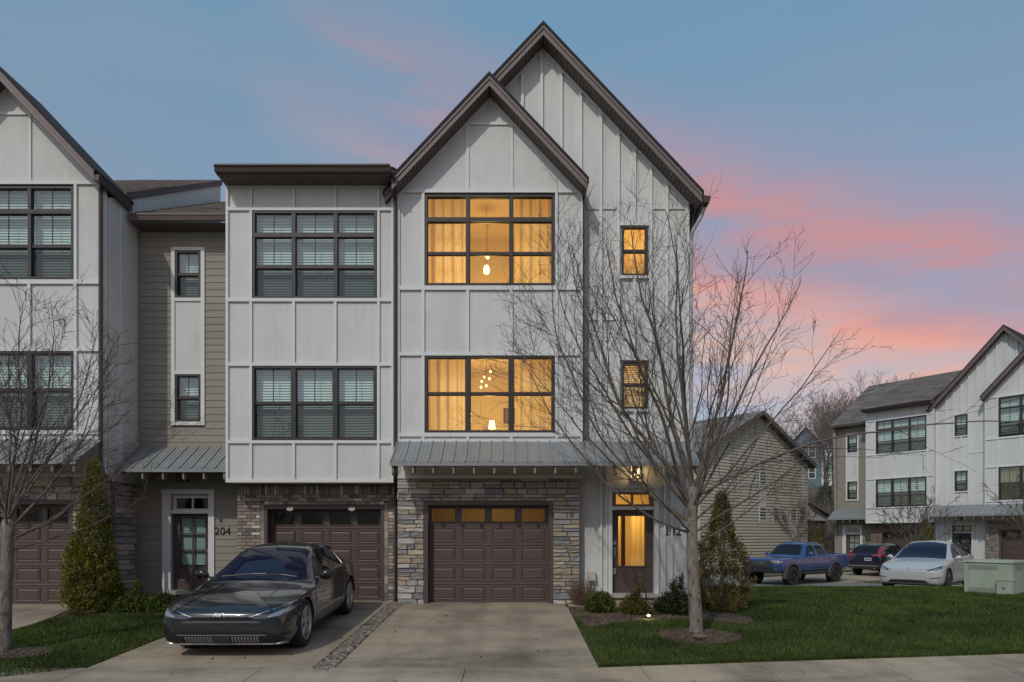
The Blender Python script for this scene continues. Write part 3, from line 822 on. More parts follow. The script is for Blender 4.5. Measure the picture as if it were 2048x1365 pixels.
# --------------------------------------------------- flat-fronted shed-roof unit with siding entry (left) and brick garage
Y3, YS, YB = 14.57, 15.55, 15.10
SHED_OX = X(620, Y3)
def shed_unit(H, number='204'):
    Y = Y3; x = lambda p: X(p, Y3); z = lambda p: Z(p, Y3)
    xa, xb = x(453), x(787.5)
    u = (x(506.5), x(753), z(598), z(424)); l = (x(505.5), x(752.5), z(881), z(734))
    wall = H.obj('front_wall', wall_with_holes(xa, xb, z(966), 8.93, Y + .02, Y + .14, [u, l]), WHITE)
    V = [(453, 458), (500.5, 505.5), (585.5, 591), (668.6, 674), (755, 760), (783, 787.5)]
    full = [(V[i][1], V[i + 1][0]) for i in range(5)]; outer = [full[0], full[4]]
    for (yt, yb) in ((371, 378), (416.5, 423.5), (598.5, 605), (727.5, 733.5), (882, 888), (959.5, 966)):
        board(H, wall, xa, xb, z(yb), z(yt), Y, .048)
    for (yt, yb, cells, verts) in ((378, 416.5, full, V), (423.5, 598.5, outer, [V[0], V[1], V[4], V[5]]), (605, 727.5, full, V),
                                   (733.5, 882, outer, [V[0], V[1], V[4], V[5]]), (888, 959.5, full, V)):
        for (a, c) in cells: panel(H, wall, x(a), x(c), z(yb), z(yt), Y)
        for (a, c) in verts: board(H, wall, x(a), x(c), z(yb), z(yt), Y)
    window(H, None, *u, Y, [x(588), x(672)], transom=z(472), rail=0.5, mull=.075)
    window(H, None, *l, Y, [x(587.5), x(671)], rail=0.5, mull=.10)
    for (a, c, p, q) in (u, l): room(H, None, xa + .12, xb - .12, Y + .141, Y + 1.7, p - .3, q + .15, ROOMD)
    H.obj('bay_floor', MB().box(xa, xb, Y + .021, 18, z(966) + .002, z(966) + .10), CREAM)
    H.obj('bay_side_wall', MB().box(xa, xa + .12, Y + .141, 19.5, z(966) + .102, 8.92), WHITE)
    H.obj('bay_side_wall', MB().box(xb - .12, xb, Y + .141, 19.5, z(966) + .102, 8.92), WHITE)
    # bay eave
    H.obj('eave_soffit', MB().box(xa - .01, xb + .02, 14.14, Y + .015, 8.918, 8.935), mat('taupe_soffit_board', (0.105, 0.082, 0.073), 0.6))
    sb = MB(); xx = xa
    while xx < xb: sb.box(xx, min(xx + .088, xb), 14.15, Y - .04, 8.905, 8.917); xx += .1
    H.obj('soffit', sb, mat('taupe_soffit_board', (0.105, 0.082, 0.073)), None, 'stuff')
    gut = H.obj('gutter', MB().prism_x([(14.12, 8.93), (14.12, 9.06), (13.98, 9.075), (13.98, 9.045), (14.01, 9.01), (14.03, 8.94)], xa - .02, xb + .02), GUTTER)
    H.obj('fascia_board', MB().box(xa - .015, xb + .015, 14.122, 14.139, 8.91, 9.05), MAUVE, gut)
    shingle_slope(H, 'bay_roof', xa - .02, xb + .03, 14.10, 9.06, 19.9, 11.6, thick=.12)
    shingle_slope(H, 'rear_roof', X(285, YS), xb + .03, 25.7, 9.06, 19.9, 11.6, thick=.12) if H.far else None
    for i_, xg in enumerate((xa + .06, xb - .06)):
        H.obj('roof_cheek', MB().prism_x([(14.2, 8.93), (19.9, 8.93), (19.9, 11.46), (14.2, 8.97)], xg - .05, xg + .05), WHITE)
    if H.far: H.obj('end_wall', MB().prism_x([(YS + .02, -.35), (24.8, -.35), (24.8, 8.9), (19.9, 11.4), (15.3, 8.5)], X(283, YS), X(283, YS) + .15), GREIGE)
    # brick garage wall
    xk = lambda p: X(p, YB); zk = lambda p: Z(p, YB)
    bx0, bx1 = xk(475), xk(789); gx0, gx1, g1 = xk(529), xk(768.5), zk(1013)
    zt = z(966) - .01
    bw = H.obj('brick_wall', wall_with_holes(bx0, bx1, -.35, zt, YB, YB + .2, [(gx0, gx1, -.5, g1)]), BMORTAR)
    far = MB(); rr = random.Random(3)
    def brick(cx, cz, lw, lh):
        if H.far:
            far.box(cx - lw / 2, cx + lw / 2, YB - .012, YB + .002, cz - lh / 2, cz + lh / 2)
        else:
            o = link('brick', BRICKM, bw); o.location = H.P(cx, YB, cz); o.scale = (lw, rr.uniform(.010, .018), lh)
    zz = zt - .215
    n = int((bx1 - bx0) / .0665); pw = (bx1 - bx0) / n
    for i in range(n): brick(bx0 + (i + .5) * pw, zz + .10, pw - .012, .19)
    row = 0
    while zz > -.02:
        zc = zz - .0375
        spans = [(bx0, bx1)] if zc > g1 + .07 else [(bx0, gx0 - .09), (gx1 + .09, bx1)]
        if g1 < zc < g1 + .07:
            nn = int((gx1 - gx0) / .105); pp = (gx1 - gx0) / nn
            for i in range(nn): brick(gx0 + (i + .5) * pp, zc, pp - .012, .062)
        for (a, c) in spans:
            p = a - (.1 if row % 2 else 0)
            while p < c - .02:
                s0, s1 = max(p, a), min(p + .205, c)
                if s1 - s0 > .03: brick((s0 + s1) / 2, zc, s1 - s0 - .012, .062)
                p += .205
        zz -= .075; row += 1
    for (a, c) in ((gx0 - .085, gx0 - .004), (gx1 + .004, gx1 + .085)):
        zq = -.02
        while zq < g1 - .05: brick((a + c) / 2, zq + .1, c - a, .19); zq += .2
    if H.far: H.obj('bricks', far, mat('far_brick', (.20, .15, .11), .9, var=.45, vscale=7), bw, 'stuff')
    fr = MB(); t = .07
    fr.box(gx0, gx0 + t, YB - .02, YB + .26, -.02, g1); fr.box(gx1 - t, gx1, YB - .02, YB + .26, -.02, g1); fr.box(gx0 + t, gx1 - t, YB - .02, YB + .26, g1 - t, g1)
    H.obj('garage_frame', fr, DOORFR)
    garage_door(H, gx0 + t, gx1 - t, -.005, g1 - t, YB + .22)
    if not H.far:
        for p in (582, 705):
            b = MB()
            for k in range(3): b.lathe([(.001, 0), (.03, .01), (.03, .03), (.001, .05)], 10, 'y', (xk(p) + (k - 1) * .045, YB - .08, g1 - .06 - (.012 if k != 1 else .03)))
            b.box(xk(p) - .05, xk(p) + .05, YB - .05, YB - .021, g1 - .06, g1 - .02)
            H.obj('security_light', b, mat('cream_plastic', (.5, .48, .42), .5))
    # siding wall with the entrance
    xs = lambda p: X(p, YS); zs = lambda p: Z(p, YS)
    sx0, sx1 = xs(283) , xs(478)
    dz0, dz1 = zs(1184), zs(990); ddx0, ddx1 = xs(343), xs(418)
    w1 = (xs(352), xs(402), zs(597), zs(503)); w2 = (xs(352), xs(402), zs(844), zs(750))
    sw = H.obj('siding_wall', wall_with_holes(sx0 - (0 if H.far else .25), sx1, -.35, 8.38, YS + .02, YS + .16, [w1, w2, (ddx0, ddx1, dz0, dz1)]), GREIGE)
    pitch = .158; i = 0; zq = -.05; farb = MB()
    blocks = [(xs(344), xs(410.5), zs(851.5), zs(496.5)), (xs(326), xs(430.5), -.5, zs(980.5))]
    while zq < 8.2:
        za, zc = zq, min(zq + pitch, 8.25)
        segs = [(sx0, sx1)]
        for (a, c, p, q) in blocks:
            if p < (za + zc) / 2 < q: segs = [(sx0, a), (c, sx1)]
        for (a, c) in segs:
            poly = [(YS - .016, za), (YS - .003, zc + .01), (YS + .02, zc + .01), (YS + .02, za)]
            if H.far: farb.prism_x(poly, a, c)
            else: H.obj('siding_board', MB().prism_x(poly, a, c), GREIGE, sw)
        zq += pitch
    if H.far: H.obj('siding_boards', farb, GREIGE, sw, 'stuff')
    board(H, sw, sx0, sx1, 8.25, 8.375, YS, .03, GREIGE, 'frieze_board')
    # white window column
    cwp = H.obj('window_column', wall_with_holes(xs(345), xs(409.5), zs(851), zs(497), YS - .012, YS + .018, [w1, w2]), WHITE)
    for (a, c, p, q) in ((344, 351, 851.5, 497), (403, 410.5, 851.5, 497)): board(H, cwp, xs(a), xs(c), zs(p), zs(q), YS - .012, .03)
    for (p, q) in ((503, 496.5), (604, 597.5), (750, 743.5), (851.5, 844.5)): board(H, cwp, xs(351) + .001, xs(403) - .001, zs(p) + .001, zs(q), YS - .012, .032)
    for wv in (w1, w2):
        window(H, None, *wv, YS - .005, [], rail=.5)
        room(H, None, wv[0] - .2, wv[1] + .2, YS + .161, YS + 1.2, wv[2] - .2, wv[3] + .2, ROOMD)
    # door
    dc = WTRIM
    board(H, sw, xs(326), xs(343) - .001, -.06, zs(989), YS, .045, dc, 'door_casing'); board(H, sw, xs(418) + .001, xs(430), -.06, zs(989), YS, .045, dc, 'door_casing')
    board(H, sw, xs(325), xs(431), zs(989) + .001, zs(980), YS, .055, dc, 'door_casing')
    yd = YS + .12
    tx = H.obj('transom_frame', wall_with_holes(ddx0, ddx1, zs(1022), dz1, yd - .05, yd + .02, [(xs(350), xs(381), zs(1018), zs(997)), (xs(384), xs(415), zs(1018), zs(997))]), WTRIM)
    for (a, c) in ((350, 381), (384, 415)): H.obj('pane', MB().box(xs(a) - .004, xs(c) + .004, yd - .01, yd - .005, zs(1018) - .004, zs(997) + .004), GLASS, tx)
    H.obj('transom_sill', MB().box(ddx0, ddx1, YS - .03, yd + .02, zs(1028), zs(1022) - .002), WTRIM)
    H.obj('pane_lightener', MB().box(ddx0 + .06, ddx1 - .06, yd + .07, yd + .08, dz0 + .6, zs(1032)), mat('pale_pane_lightener', (.50, .55, .54), .8))  # pale sheet added behind the glass to lighten the dark panes
    D = entry_door(H, ddx0 + .004, ddx1 - .004, dz0 + .03, zs(1028) - .002, yd, (2, 3))
    handle_set(H, D, ddx1 - .07, zs(1120), yd)
    H.obj('door_sill', MB().box(ddx0 - .1, ddx1 + .1, YS - .12, yd + .04, dz0 - .06, dz0 + .028), mat('pale_sill', (.45, .43, .39), .7, var=.1))
    room(H, None, ddx0 - .2, ddx1 + .2, YS + .18, YS + 1.6, dz0, dz1 + .2, ROOMD)
    house_number(H, sw, number, xs(446), zs(1064), YS - .004, .25)
    lantern(H, xs(370), zs(950), YS, False)
    awning(H, X(237, 14.6), xa - .03, 14.62, 2.89, YS - .02, 3.46, 9, 6)
    # low eave over the entrance
    ex0, ex1 = sx0 - .0, xa - .005
    H.obj('eave_soffit', MB().box(ex0, ex1, 15.12, YS + .01, 8.378, 8.39), SOFFIT)
    sb = MB(); xx = ex0
    while xx < ex1 - .02: sb.box(xx, min(xx + .09, ex1), 15.13, YS - .03, 8.363, 8.377); xx += .105
    H.obj('soffit', sb, SOFFIT, None, 'stuff')
    H.obj('gutter', MB().prism_x([(15.11, 8.40), (15.11, 8.52), (14.98, 8.53), (14.98, 8.505), (15.0, 8.48), (15.03, 8.405)], ex0, ex1), MAUVE)
    shingle_slope(H, 'entry_roof', ex0 - .0, ex1, 15.06, 8.54, 19.9, 11.17 if not H.far else 11.6, thick=.12)
    return wall

# ------------------------------------------------------------------ the near row
H202 = House('town_house', BAY_OX, Y1, (BAY_OX, Y1, 0), 0, 'white gabled town house with glowing amber windows, stone garage front and number 202')
front_bay(H202, lit=True, stone_seed=11)
main_block(H202, lit=True, number='202')
H204 = House('town_house', SHED_OX, Y3, (SHED_OX, Y3, 0), 0, 'white flat-topped town house with brick garage wall behind the dark car, number 204')
shed_unit(H204, '204')
B206 = X(17, 14.25)
H206 = House('town_house', BAY_OX, Y1, (B206, 14.25, 0), 0, 'gabled white town house cut off by the left edge, bare tree in front')
front_bay(H206, lit=False, stone_seed=23, side_right=True)
# its right flank, roof and awning
def flank(H):
    xw = X(284, 15.55) - B206 + BAY_OX; dy = Y1 - 14.25        # into this house's own coordinates
    y = lambda v: v + dy
    T = 0.13
    zt = lambda v: 8.99 + .58 * (v - 15.3)
    xw2 = x1_(1165)
    side = H.obj('flank_wall', MB().prism_x([(y(14.41), 2.62), (y(20.0), 2.6), (y(20.0), 8.6), (y(14.41), 8.6)], xw2 - T, xw2 - .002), WHITE)
    for (v, wv) in ((14.27, .05), (14.85, .03)):
        H.obj('trim_board', MB().box(xw2 - .01, xw2 + .022, y(v), y(v) + wv * 1.6, 2.62, 8.6), WTRIM, side)
    H.obj('upper_flank_wall', MB().prism_x([(y(14.45), 8.55), (y(20), 8.55), (y(20), zt(20)), (y(15.3), zt(15.3)), (y(14.45), 8.62)], xw2 - T, xw2 - .004), WHITE)
    H.obj('flashing', MB().prism_x([(y(15.3), 8.50), (y(20), 8.50 + .55 * 4.7), (y(20), 8.62 + .55 * 4.7), (y(15.3), 8.62)], xw2 - .001, xw2 + .03), GUTTER)
    sd = H.obj('stone_side', MB().box(xw2 - .20, xw2 - .055, y(14.47), y(15.72), -.3, 2.63), MORTAR)
    rr = random.Random(9); zz = -.02
    while zz < 2.55:
        h = rr.choice([.09, .11, .13, .15]); h = min(h, 2.6 - zz); v = 14.27
        while v < 15.5:
            wv = min(rr.uniform(.2, .45), 15.54 - v)
            o = link('stone', rr.choice(STONES), sd); o.location = H.P(xw2 - .055, y(v) + wv / 2, zz + h / 2)
            o.rotation_euler = (0, 0, math.radians(90)); o.scale = (wv - .008, rr.uniform(.03, .055), h - .008); v += wv
        zz += h
    shingle_slope(H, 'main_roof', xw2 - 9, xw2 + .05, y(15.0), 8.88 + .10, y(20.0), 11.75 + .10, thick=.14)
    H.obj('eave_gutter', MB().hexa([(xw2 + .02, y(13.86), 8.68), (xw2 + .13, y(13.86), 8.66), (xw2 + .13, y(15.0), 8.66), (xw2 + .02, y(15.0), 8.68),
                               (xw2 + .0, y(13.86), 8.80), (xw2 + .16, y(13.86), 8.78), (xw2 + .16, y(15.0), 8.78), (xw2 + .0, y(15.0), 8.80)]), GUTTER)
    H.obj('downspout', MB().tube([(xw2 - .02, y(14.2), 8.7), (xw2 - .02, y(14.2), 8.3), (xw2 - .02, y(14.2), 2.95), (xw2 + .03, y(14.2), 2.75), (xw2 + .12, y(14.36), 2.55), (xw2 + .12, y(14.38), 2.3), (xw2 + .12, y(14.38), .02)], .042, 8), GUTTER)
    awning(H, xa206, xw2 - .0, y(13.35), 2.93, y(14.21), 3.46, 16, 10)
xa206 = x1_(795)
flank(H206)
# downspouts of the near row
downspout(H204, [(xv, yv, zv) for xv, yv, zv in ((X(788, 14.1), 14.06, 8.95), (X(789, 14.4), 14.3, 8.78), (X(790, 14.5), 14.5, 8.55), (X(790, 14.5), 14.52, 2.75), (X(791, 14.8), 14.85, 2.5), (X(791, 15.0), 15.02, 2.3), (X(791, 15.0), 15.02, .05))])
downspout(H202, [(x1_(1170.5), 14.66, 8.62), (x1_(1170.5), 14.70, 8.3), (x1_(1170.5), 14.72, 3.48)], m=mat('grey_blue_downspout', (.17, .185, .21), .45), w_=.04)
# ------------------------------------------------------------------ the far row, across the side street
RB = math.atan2(-0.8, 0.6)                       # its local x runs along (0.6, -0.8)
def rb(u, d=0.0, z=0.0):                         # u along the row, d into the houses
    return (20.7 + 0.6 * (u) + 0.8 * d, 38.8 - 0.8 * u + 0.6 * d, z)
GB = -0.43
u204 = SHED_OX - X(506.5, Y3)                    # the left window edge of the far shed unit is u = 0
H175 = House('town_house', SHED_OX, Y3, rb(u204, 0, GB), RB, 'far white shed-roofed town house with olive siding end, behind the dark blue hatchback', far=True)
shed_unit(H175, '175')
xr = X(787.5, Y3) - SHED_OX + u204               # its right edge
u177 = xr + (x2_(1378) - BAY_OX)
H177 = House('town_house', BAY_OX, Y1, rb(u177, 0.03, GB), RB, 'far white gabled town house behind the pale car, wreath on its door, number 177', m=-1, far=True)
front_bay(H177, lit=False, stone_seed=31, curtains=True)
main_block(H177, lit=False, number='177')
# ------------------------------------------------------------------ ground
from mathutils.geometry import delaunay_2d_cdt
def G(px, py):
    """ground point seen at a pixel of the photograph"""
    y = 12.0
    for _ in range(60):
        x = (px - CXP) * y / FPX
        y = 0.5 * y + 0.5 * max(5, (EYE - gz(x, y)) * FPX / (py - HYP))
    return ((px - CXP) * y / FPX, y)

def grid_sheet(name, x0, x1, y0, y1, step, dz, m):
    b = MB(); nx = max(1, int((x1 - x0) / step)); ny = max(1, int((y1 - y0) / step))
    for j in range(ny + 1):
        for i in range(nx + 1):
            x = x0 + (x1 - x0) * i / nx; y = y0 + (y1 - y0) * j / ny
            b.v.append((x, y, gz(x, y) + dz))
    for j in range(ny):
        for i in range(nx):
            a = j * (nx + 1) + i; b.f.append((a, a + 1, a + nx + 2, a + nx + 1))
    return link(name, make_mesh(name, b, m, True, recalc=False), None, 'structure')

def resample(poly, d):
    out = []
    for i, p in enumerate(poly):
        q = poly[(i + 1) % len(poly)]; L = math.hypot(q[0] - p[0], q[1] - p[1]); n = max(1, int(L / d))
        for k in range(n): out.append((p[0] + (q[0] - p[0]) * k / n, p[1] + (q[1] - p[1]) * k / n))
    return out

def inside(p, poly):
    x, y = p; c = False; j = len(poly) - 1
    for i in range(len(poly)):
        (xi, yi), (xj, yj) = poly[i], poly[j]
        if (yi > y) != (yj > y) and x < (xj - xi) * (y - yi) / (yj - yi) + xi: c = not c
        j = i
    return c

def draped(name, poly, dz, m, step=0.5, skirt=0.08, rough=0.0, parent=None, kind='structure', mound=0.0):
    rr = random.Random(len(name) * 7 + int(poly[0][0] * 100))
    bd = resample(poly, step)
    if rough: bd = [(x + rr.uniform(-rough, rough), y + rr.uniform(-rough, rough)) for x, y in bd]
    pts = list(bd); xs = [p[0] for p in poly]; ys = [p[1] for p in poly]
    x = min(xs) + step / 2
    while x < max(xs):
        y = min(ys) + step / 2
        while y < max(ys):
            if inside((x, y), poly): pts.append((x + rr.uniform(-.01, .01), y + rr.uniform(-.01, .01)))
            y += step
        x += step
    n = len(bd)
    v, e, f, *_ = delaunay_2d_cdt([Vector(p) for p in pts], [(i, (i + 1) % n) for i in range(n)], [], 1, 1e-5)
    cx, cy = sum(p[0] for p in bd) / n, sum(p[1] for p in bd) / n
    rmax = max(math.hypot(p[0] - cx, p[1] - cy) for p in bd)
    b = MB()
    for p in v:
        h = mound * max(0, 1 - (math.hypot(p.x - cx, p.y - cy) / rmax) ** 2) if mound else 0
        b.v.append((p.x, p.y, gz(p.x, p.y) + dz + h))
    b.f = [tuple(q) for q in f]
    k = len(b.v)
    for i, p in enumerate(bd): b.v += [(p[0], p[1], gz(*p) + dz), (p[0], p[1], gz(*p) + dz - skirt)]
    for i in range(n):
        j = (i + 1) % n; b.f.append((k + 2 * i, k + 2 * j, k + 2 * j + 1, k + 2 * i + 1))
    me = make_mesh(name, b, m, False, recalc=False)
    bm = bmesh.new(); bm.from_mesh(me); bmesh.ops.remove_doubles(bm, verts=bm.verts, dist=1e-5); bmesh.ops.recalc_face_normals(bm, faces=bm.faces)
    if sum(q.normal.z for q in bm.faces) < 0: bmesh.ops.reverse_faces(bm, faces=bm.faces)
    bm.to_mesh(me); bm.free()
    return link(name, me, parent, kind)

def concrete(name, col, seed=0.0):
    m = bpy.data.materials.new(name); m.use_nodes = True
    t = NT(m.node_tree); p = t.n['Principled BSDF']; p.inputs['Roughness'].default_value = 0.85
    ob = t.add('ShaderNodeTexCoord').outputs['Object']
    big = t.noise(t.mapping(ob, (0.35, 1.1, 1), loc=(seed, seed, 0)), 1.1, 6, 0.62, 0.6)
    c = t.ramp(big, [(0.28, tuple(v * 0.56 for v in col)), (0.50, col), (0.74, (col[0] * 1.28, col[1] * 1.2, col[2] * 1.08))])
    st = t.noise(t.mapping(ob, (0.9, 0.6, 1), loc=(seed + 4, 0, 0)), 0.8, 4, 0.55, 0.3)
    c = t.mix(1.0, c, t.ramp(st, [(0.50, (1, 1, 1)), (0.68, (0.58, 0.57, 0.57))]), 'MULTIPLY')
    drip = t.noise(t.mapping(ob, (1, 1, 1), loc=(seed + 9, 3, 0)), 3.2, 2, 0.5, 0.1)
    c = t.mix(1.0, c, t.ramp(drip, [(0.70, (1, 1, 1)), (0.76, (0.62, 0.60, 0.58))]), 'MULTIPLY')
    tyre = t.noise(t.mapping(ob, (2.2, 0.16, 1), loc=(seed + 2, 1, 0)), 1.0, 3, 0.5)
    c = t.mix(1.0, c, t.ramp(tyre, [(0.40, (0.86, 0.85, 0.84)), (0.55, (1, 1, 1))]), 'MULTIPLY')
    brush = t.noise(t.mapping(ob, (1.4, 34, 1)), 1.6, 4, 0.7)
    c = t.mix(1.0, c, t.ramp(brush, [(0.3, (0.86,) * 3), (0.7, (1.12,) * 3)]), 'MULTIPLY')
    sp = t.noise(ob, 120, 2, 0.7)
    c = t.mix(1.0, c, t.ramp(sp, [(0.32, (0.72,) * 3), (0.48, (1,) * 3), (0.72, (1.12,) * 3)]), 'MULTIPLY')
    vo = t.add('ShaderNodeTexVoronoi', feature='DISTANCE_TO_EDGE'); vo.inputs['Scale'].default_value = 0.32
    wv = t.add('ShaderNodeVectorMath', operation='ADD')
    nz3 = t.add('ShaderNodeTexNoise'); nz3.inputs['Scale'].default_value = 1.3; nz3.inputs['Detail'].default_value = 6; t.link(ob, nz3.inputs['Vector'])
    t.link(ob, wv.inputs[0]); t.link(nz3.outputs['Color'], wv.inputs[1]); t.link(wv.outputs[0], vo.inputs['Vector'])
    c = t.mix(1.0, c, t.ramp(vo.outputs['Distance'], [(0.0, (0.62,) * 3), (0.0035, (1,) * 3)]), 'MULTIPLY')
    t.link(c, p.inputs['Base Color'])
    b = t.add('ShaderNodeBump'); b.inputs['Strength'].default_value = 0.35; b.inputs['Distance'].default_value = 0.006
    t.link(t.math('ADD', t.noise(ob, 160, 3, .6), brush), b.inputs['Height']); t.link(b.outputs[0], p.inputs['Normal'])
    return m
CONC = concrete('driveway_concrete', (0.355, 0.290, 0.212), 0.0)
CONC2 = concrete('walk_concrete', (0.385, 0.320, 0.236), 7.3)
JOINT = mat('dark_joint', (0.05, 0.045, 0.038), 0.95)
SOIL = mat('brown_winter_grass_ground', (0.115, 0.085, 0.052), 0.95, var=0.5, vscale=0.7, bump=.4, bscale=8)
TURF = mat('dark_green_turf', (0.020, 0.036, 0.010), 0.95, var=0.4, vscale=2.0, bump=.5, bscale=70)
ASPH = mat('worn_asphalt', (0.205, 0.19, 0.168), 0.9, var=0.2, vscale=1.5, bump=.3, bscale=90)
MULCH = mat('brown_mulch_bed', (0.075, 0.052, 0.038), 0.95, var=0.5, vscale=14, bump=.8, bscale=40)

grid_sheet('ground', -130, 170, -100, 250, 1.0, -0.07, SOIL)
XR = 1.15; XL = -5.62
walk_y = lambda x: 9.05 + 0.128 * (x - 1.1) if x > 1.1 else 9.05
draped('street', [(-60, -14), (60, -14), (60, 6.4), (-60, 6.4)], -0.05, ASPH, 2.0)
DR = draped('driveway', [(-2.36, 9.03), (XR, 9.03), (XR, 14.64), (3.0, 14.64), (3.0, 14.82), (-2.36, 14.82)], -0.02, JOINT, 0.6)
def slab(poly, m=CONC, par=None, dz=0.012, name='slab'): return draped(name, poly, dz, m, 0.5, 0.05, parent=par, kind=None)
slab([(-2.335, 9.045), (XR - .005, 9.045), (XR - .005, 14.06), (-2.335, 14.06)], CONC, DR)
slab([(-2.335, 14.07), (XR - .03, 14.07), (XR - .03, 14.83), (-2.335, 14.83)], CONC, DR)
DR2 = draped('driveway', [(XL, 9.03), (-2.62, 9.03), (-2.62, 15.36), (-6.1, 15.36), (-5.72, 13.6)], -0.02, JOINT, 0.6)
slab([(XL + .005, 9.045), (-2.64, 9.045), (-2.64, 12.1), (XL + .005, 12.1)], CONC, DR2)
slab([(XL + .005, 12.11), (-2.64, 12.11), (-2.64, 15.36), (-6.06, 15.36), (-5.70, 13.6)], CONC, DR2)
# public walk in front
SW = draped('sidewalk', [(-14, 6.45), (30, 6.45), (30, walk_y(30) - .02), (1.1, 9.02), (-14, 9.02)], -0.025, JOINT, 1.0)
for (a, c) in ((-5.6, -3.3), (-3.29, -.62), (-.61, 1.7)):
    slab([(a, 6.5), (c, 6.5), (c, 9.03 if c < 1.1 else walk_y(c)), (1.1 if c > 1.1 else c, 9.03), (a, 9.03)], CONC2, SW)
for a in np.arange(1.71, 18, 1.62):
    c = a + 1.61; slab([(a, 6.5), (c, 6.5), (c, walk_y(c)), (a, walk_y(a))], CONC2, SW)
for a in np.arange(-13.7, -5.7, 1.62):
    c = min(a + 1.61, -5.61); slab([(a, 6.5), (c, 6.5), (c, 9.03), (a, 9.03)], CONC2, SW)
# neighbour's driveway, left
draped('driveway', [G(20, 1262), G(60, 1252), G(105, 1236), G(150, 1216), G(168, 1207), (-8.7, 14.55), (-13, 14.55), (-13, 11.0)], 0.012, CONC, 0.6)
# lawns and beds
lawnR = [(XR + .004, walk_y(1.2) + .006), (XR + .01, 12.2), (XR + .02, 14.0), (1.4, 14.05), (3.2, 13.6), (4.0, 14.7), (3.95, 20.85), (40, 20.85), (40, walk_y(40) + .01)]
LR = draped('lawn', lawnR, 0.0, TURF, 0.5)
lawnL = [G(-60, 1365), (XL - .005, 9.05), (XL - .02, 11.5), (-5.72, 12.75), G(275, 1229), G(205, 1229), G(150, 1233), G(105, 1240), G(60, 1255), G(22, 1266), G(-120, 1290)]
LL = draped('lawn', lawnL, 0.0, TURF, 0.4)
draped('walkway', [(XR + .03, 14.02), (3.4, 13.98), (3.4, 14.42), (XR + .03, 14.42)], 0.022, CONC2, .5)
draped('porch_slab', [(2.0, 14.42), (3.4, 14.42), (3.4, 14.86), (2.0, 14.86)], 0.06, CONC2, .4, skirt=.1)
bedR = [(XR + .015, 14.0), (XR + .02, 12.9), G(1180, 1258), G(1230, 1248), G(1300, 1243), G(1372, 1240), G(1400, 1236), G(1385, 1226), (3.42, 13.97), (2.2, 14.0)]
draped('mulch_bed', bedR, 0.015, MULCH, .25, rough=.02)
draped('mulch_bed', [(1.2, 14.44), (1.98, 14.44), (1.98, 14.8), (1.2, 14.6)], 0.02, MULCH, .2)
draped('mulch_bed', [(3.45, 14.05), (3.8, 14.0), (3.84, 14.85), (3.42, 14.85)], 0.02, MULCH, .2)
def ell(cx, cy, rx, ry, n=28): return [(cx + rx * math.cos(2 * math.pi * i / n), cy + ry * math.sin(2 * math.pi * i / n)) for i in range(n)]
TX, TY = G(1391, 1272); TLX, TLY = G(10, 1308)
draped('mulch_ring', ell(TX + .03, TY - .12, .68, .62), 0.01, MULCH, .15, rough=.03, mound=.05)
draped('mulch_ring', ell(TLX + .12, TLY - .05, .62, .40), 0.01, MULCH, .15, rough=.03, mound=.04)
draped('mulch_bed', [G(1388, 1231), G(1440, 1226), G(1500, 1238), G(1507, 1246), G(1490, 1250), G(1440, 1246), G(1395, 1243)], 0.012, MULCH, .2, rough=.02, mound=.03)
draped('mulch_bed', [(-5.75, 12.8), G(275, 1231), G(205, 1230), G(150, 1234), G(110, 1238), G(165, 1212), (-8.4, 14.42), (-8.35, 15.5), (-6.2, 15.5), (-6.05, 14.6)], 0.012, MULCH, .3, rough=.02)
# across the side street
draped('road', [(3.95, 20.9), (34.5, 20.9), (20.0, 40.0), (9.0, 52), (3.0, 52)], -0.03, ASPH, 1.5)
pad = lambda u0, u1, d0, d1: [rb(u0, d0)[:2], rb(u1, d0)[:2], rb(u1, d1)[:2], rb(u0, d1)[:2]]
draped('driveway', pad(-0.6, 3.6, -10.5, 0.4), 0.0, CONC2, 1.0)
draped('driveway', pad(7.2, 11.2, -10.5, 0.2), 0.0, CONC2, 1.0)
draped('verge', pad(-14, -1.0, -9.5, 0.2), 0.02, mat('thin_winter_turf', (.075, .075, .032), .95, var=.4, vscale=2), 1.0)
draped('verge', pad(3.9, 6.9, -9.5, 0.2), 0.02, mat('thin_winter_turf', (.06, .07, .03)), 1.0)

# ------------------------------------------------------------------ scattered ground cover
def np_mesh(name, verts, faces, m, smoothf=False):
    """verts (n,3); faces (k,3) or (k,4)"""
    me = bpy.data.meshes.new(name); verts = np.asarray(verts, dtype=np.float32); faces = np.asarray(faces, dtype=np.int32)
    k, s = faces.shape
    me.vertices.add(len(verts)); me.vertices.foreach_set('co', verts.ravel())
    me.loops.add(k * s); me.loops.foreach_set('vertex_index', faces.ravel())
    me.polygons.add(k); me.polygons.foreach_set('loop_start', np.arange(0, k * s, s, dtype=np.int32))
    me.polygons.foreach_set('loop_total', np.full(k, s, dtype=np.int32))
    me.update(calc_edges=True); me.validate()
    if m: me.materials.append(m)
    if smoothf: me.polygons.foreach_set('use_smooth', [True] * k)
    return me

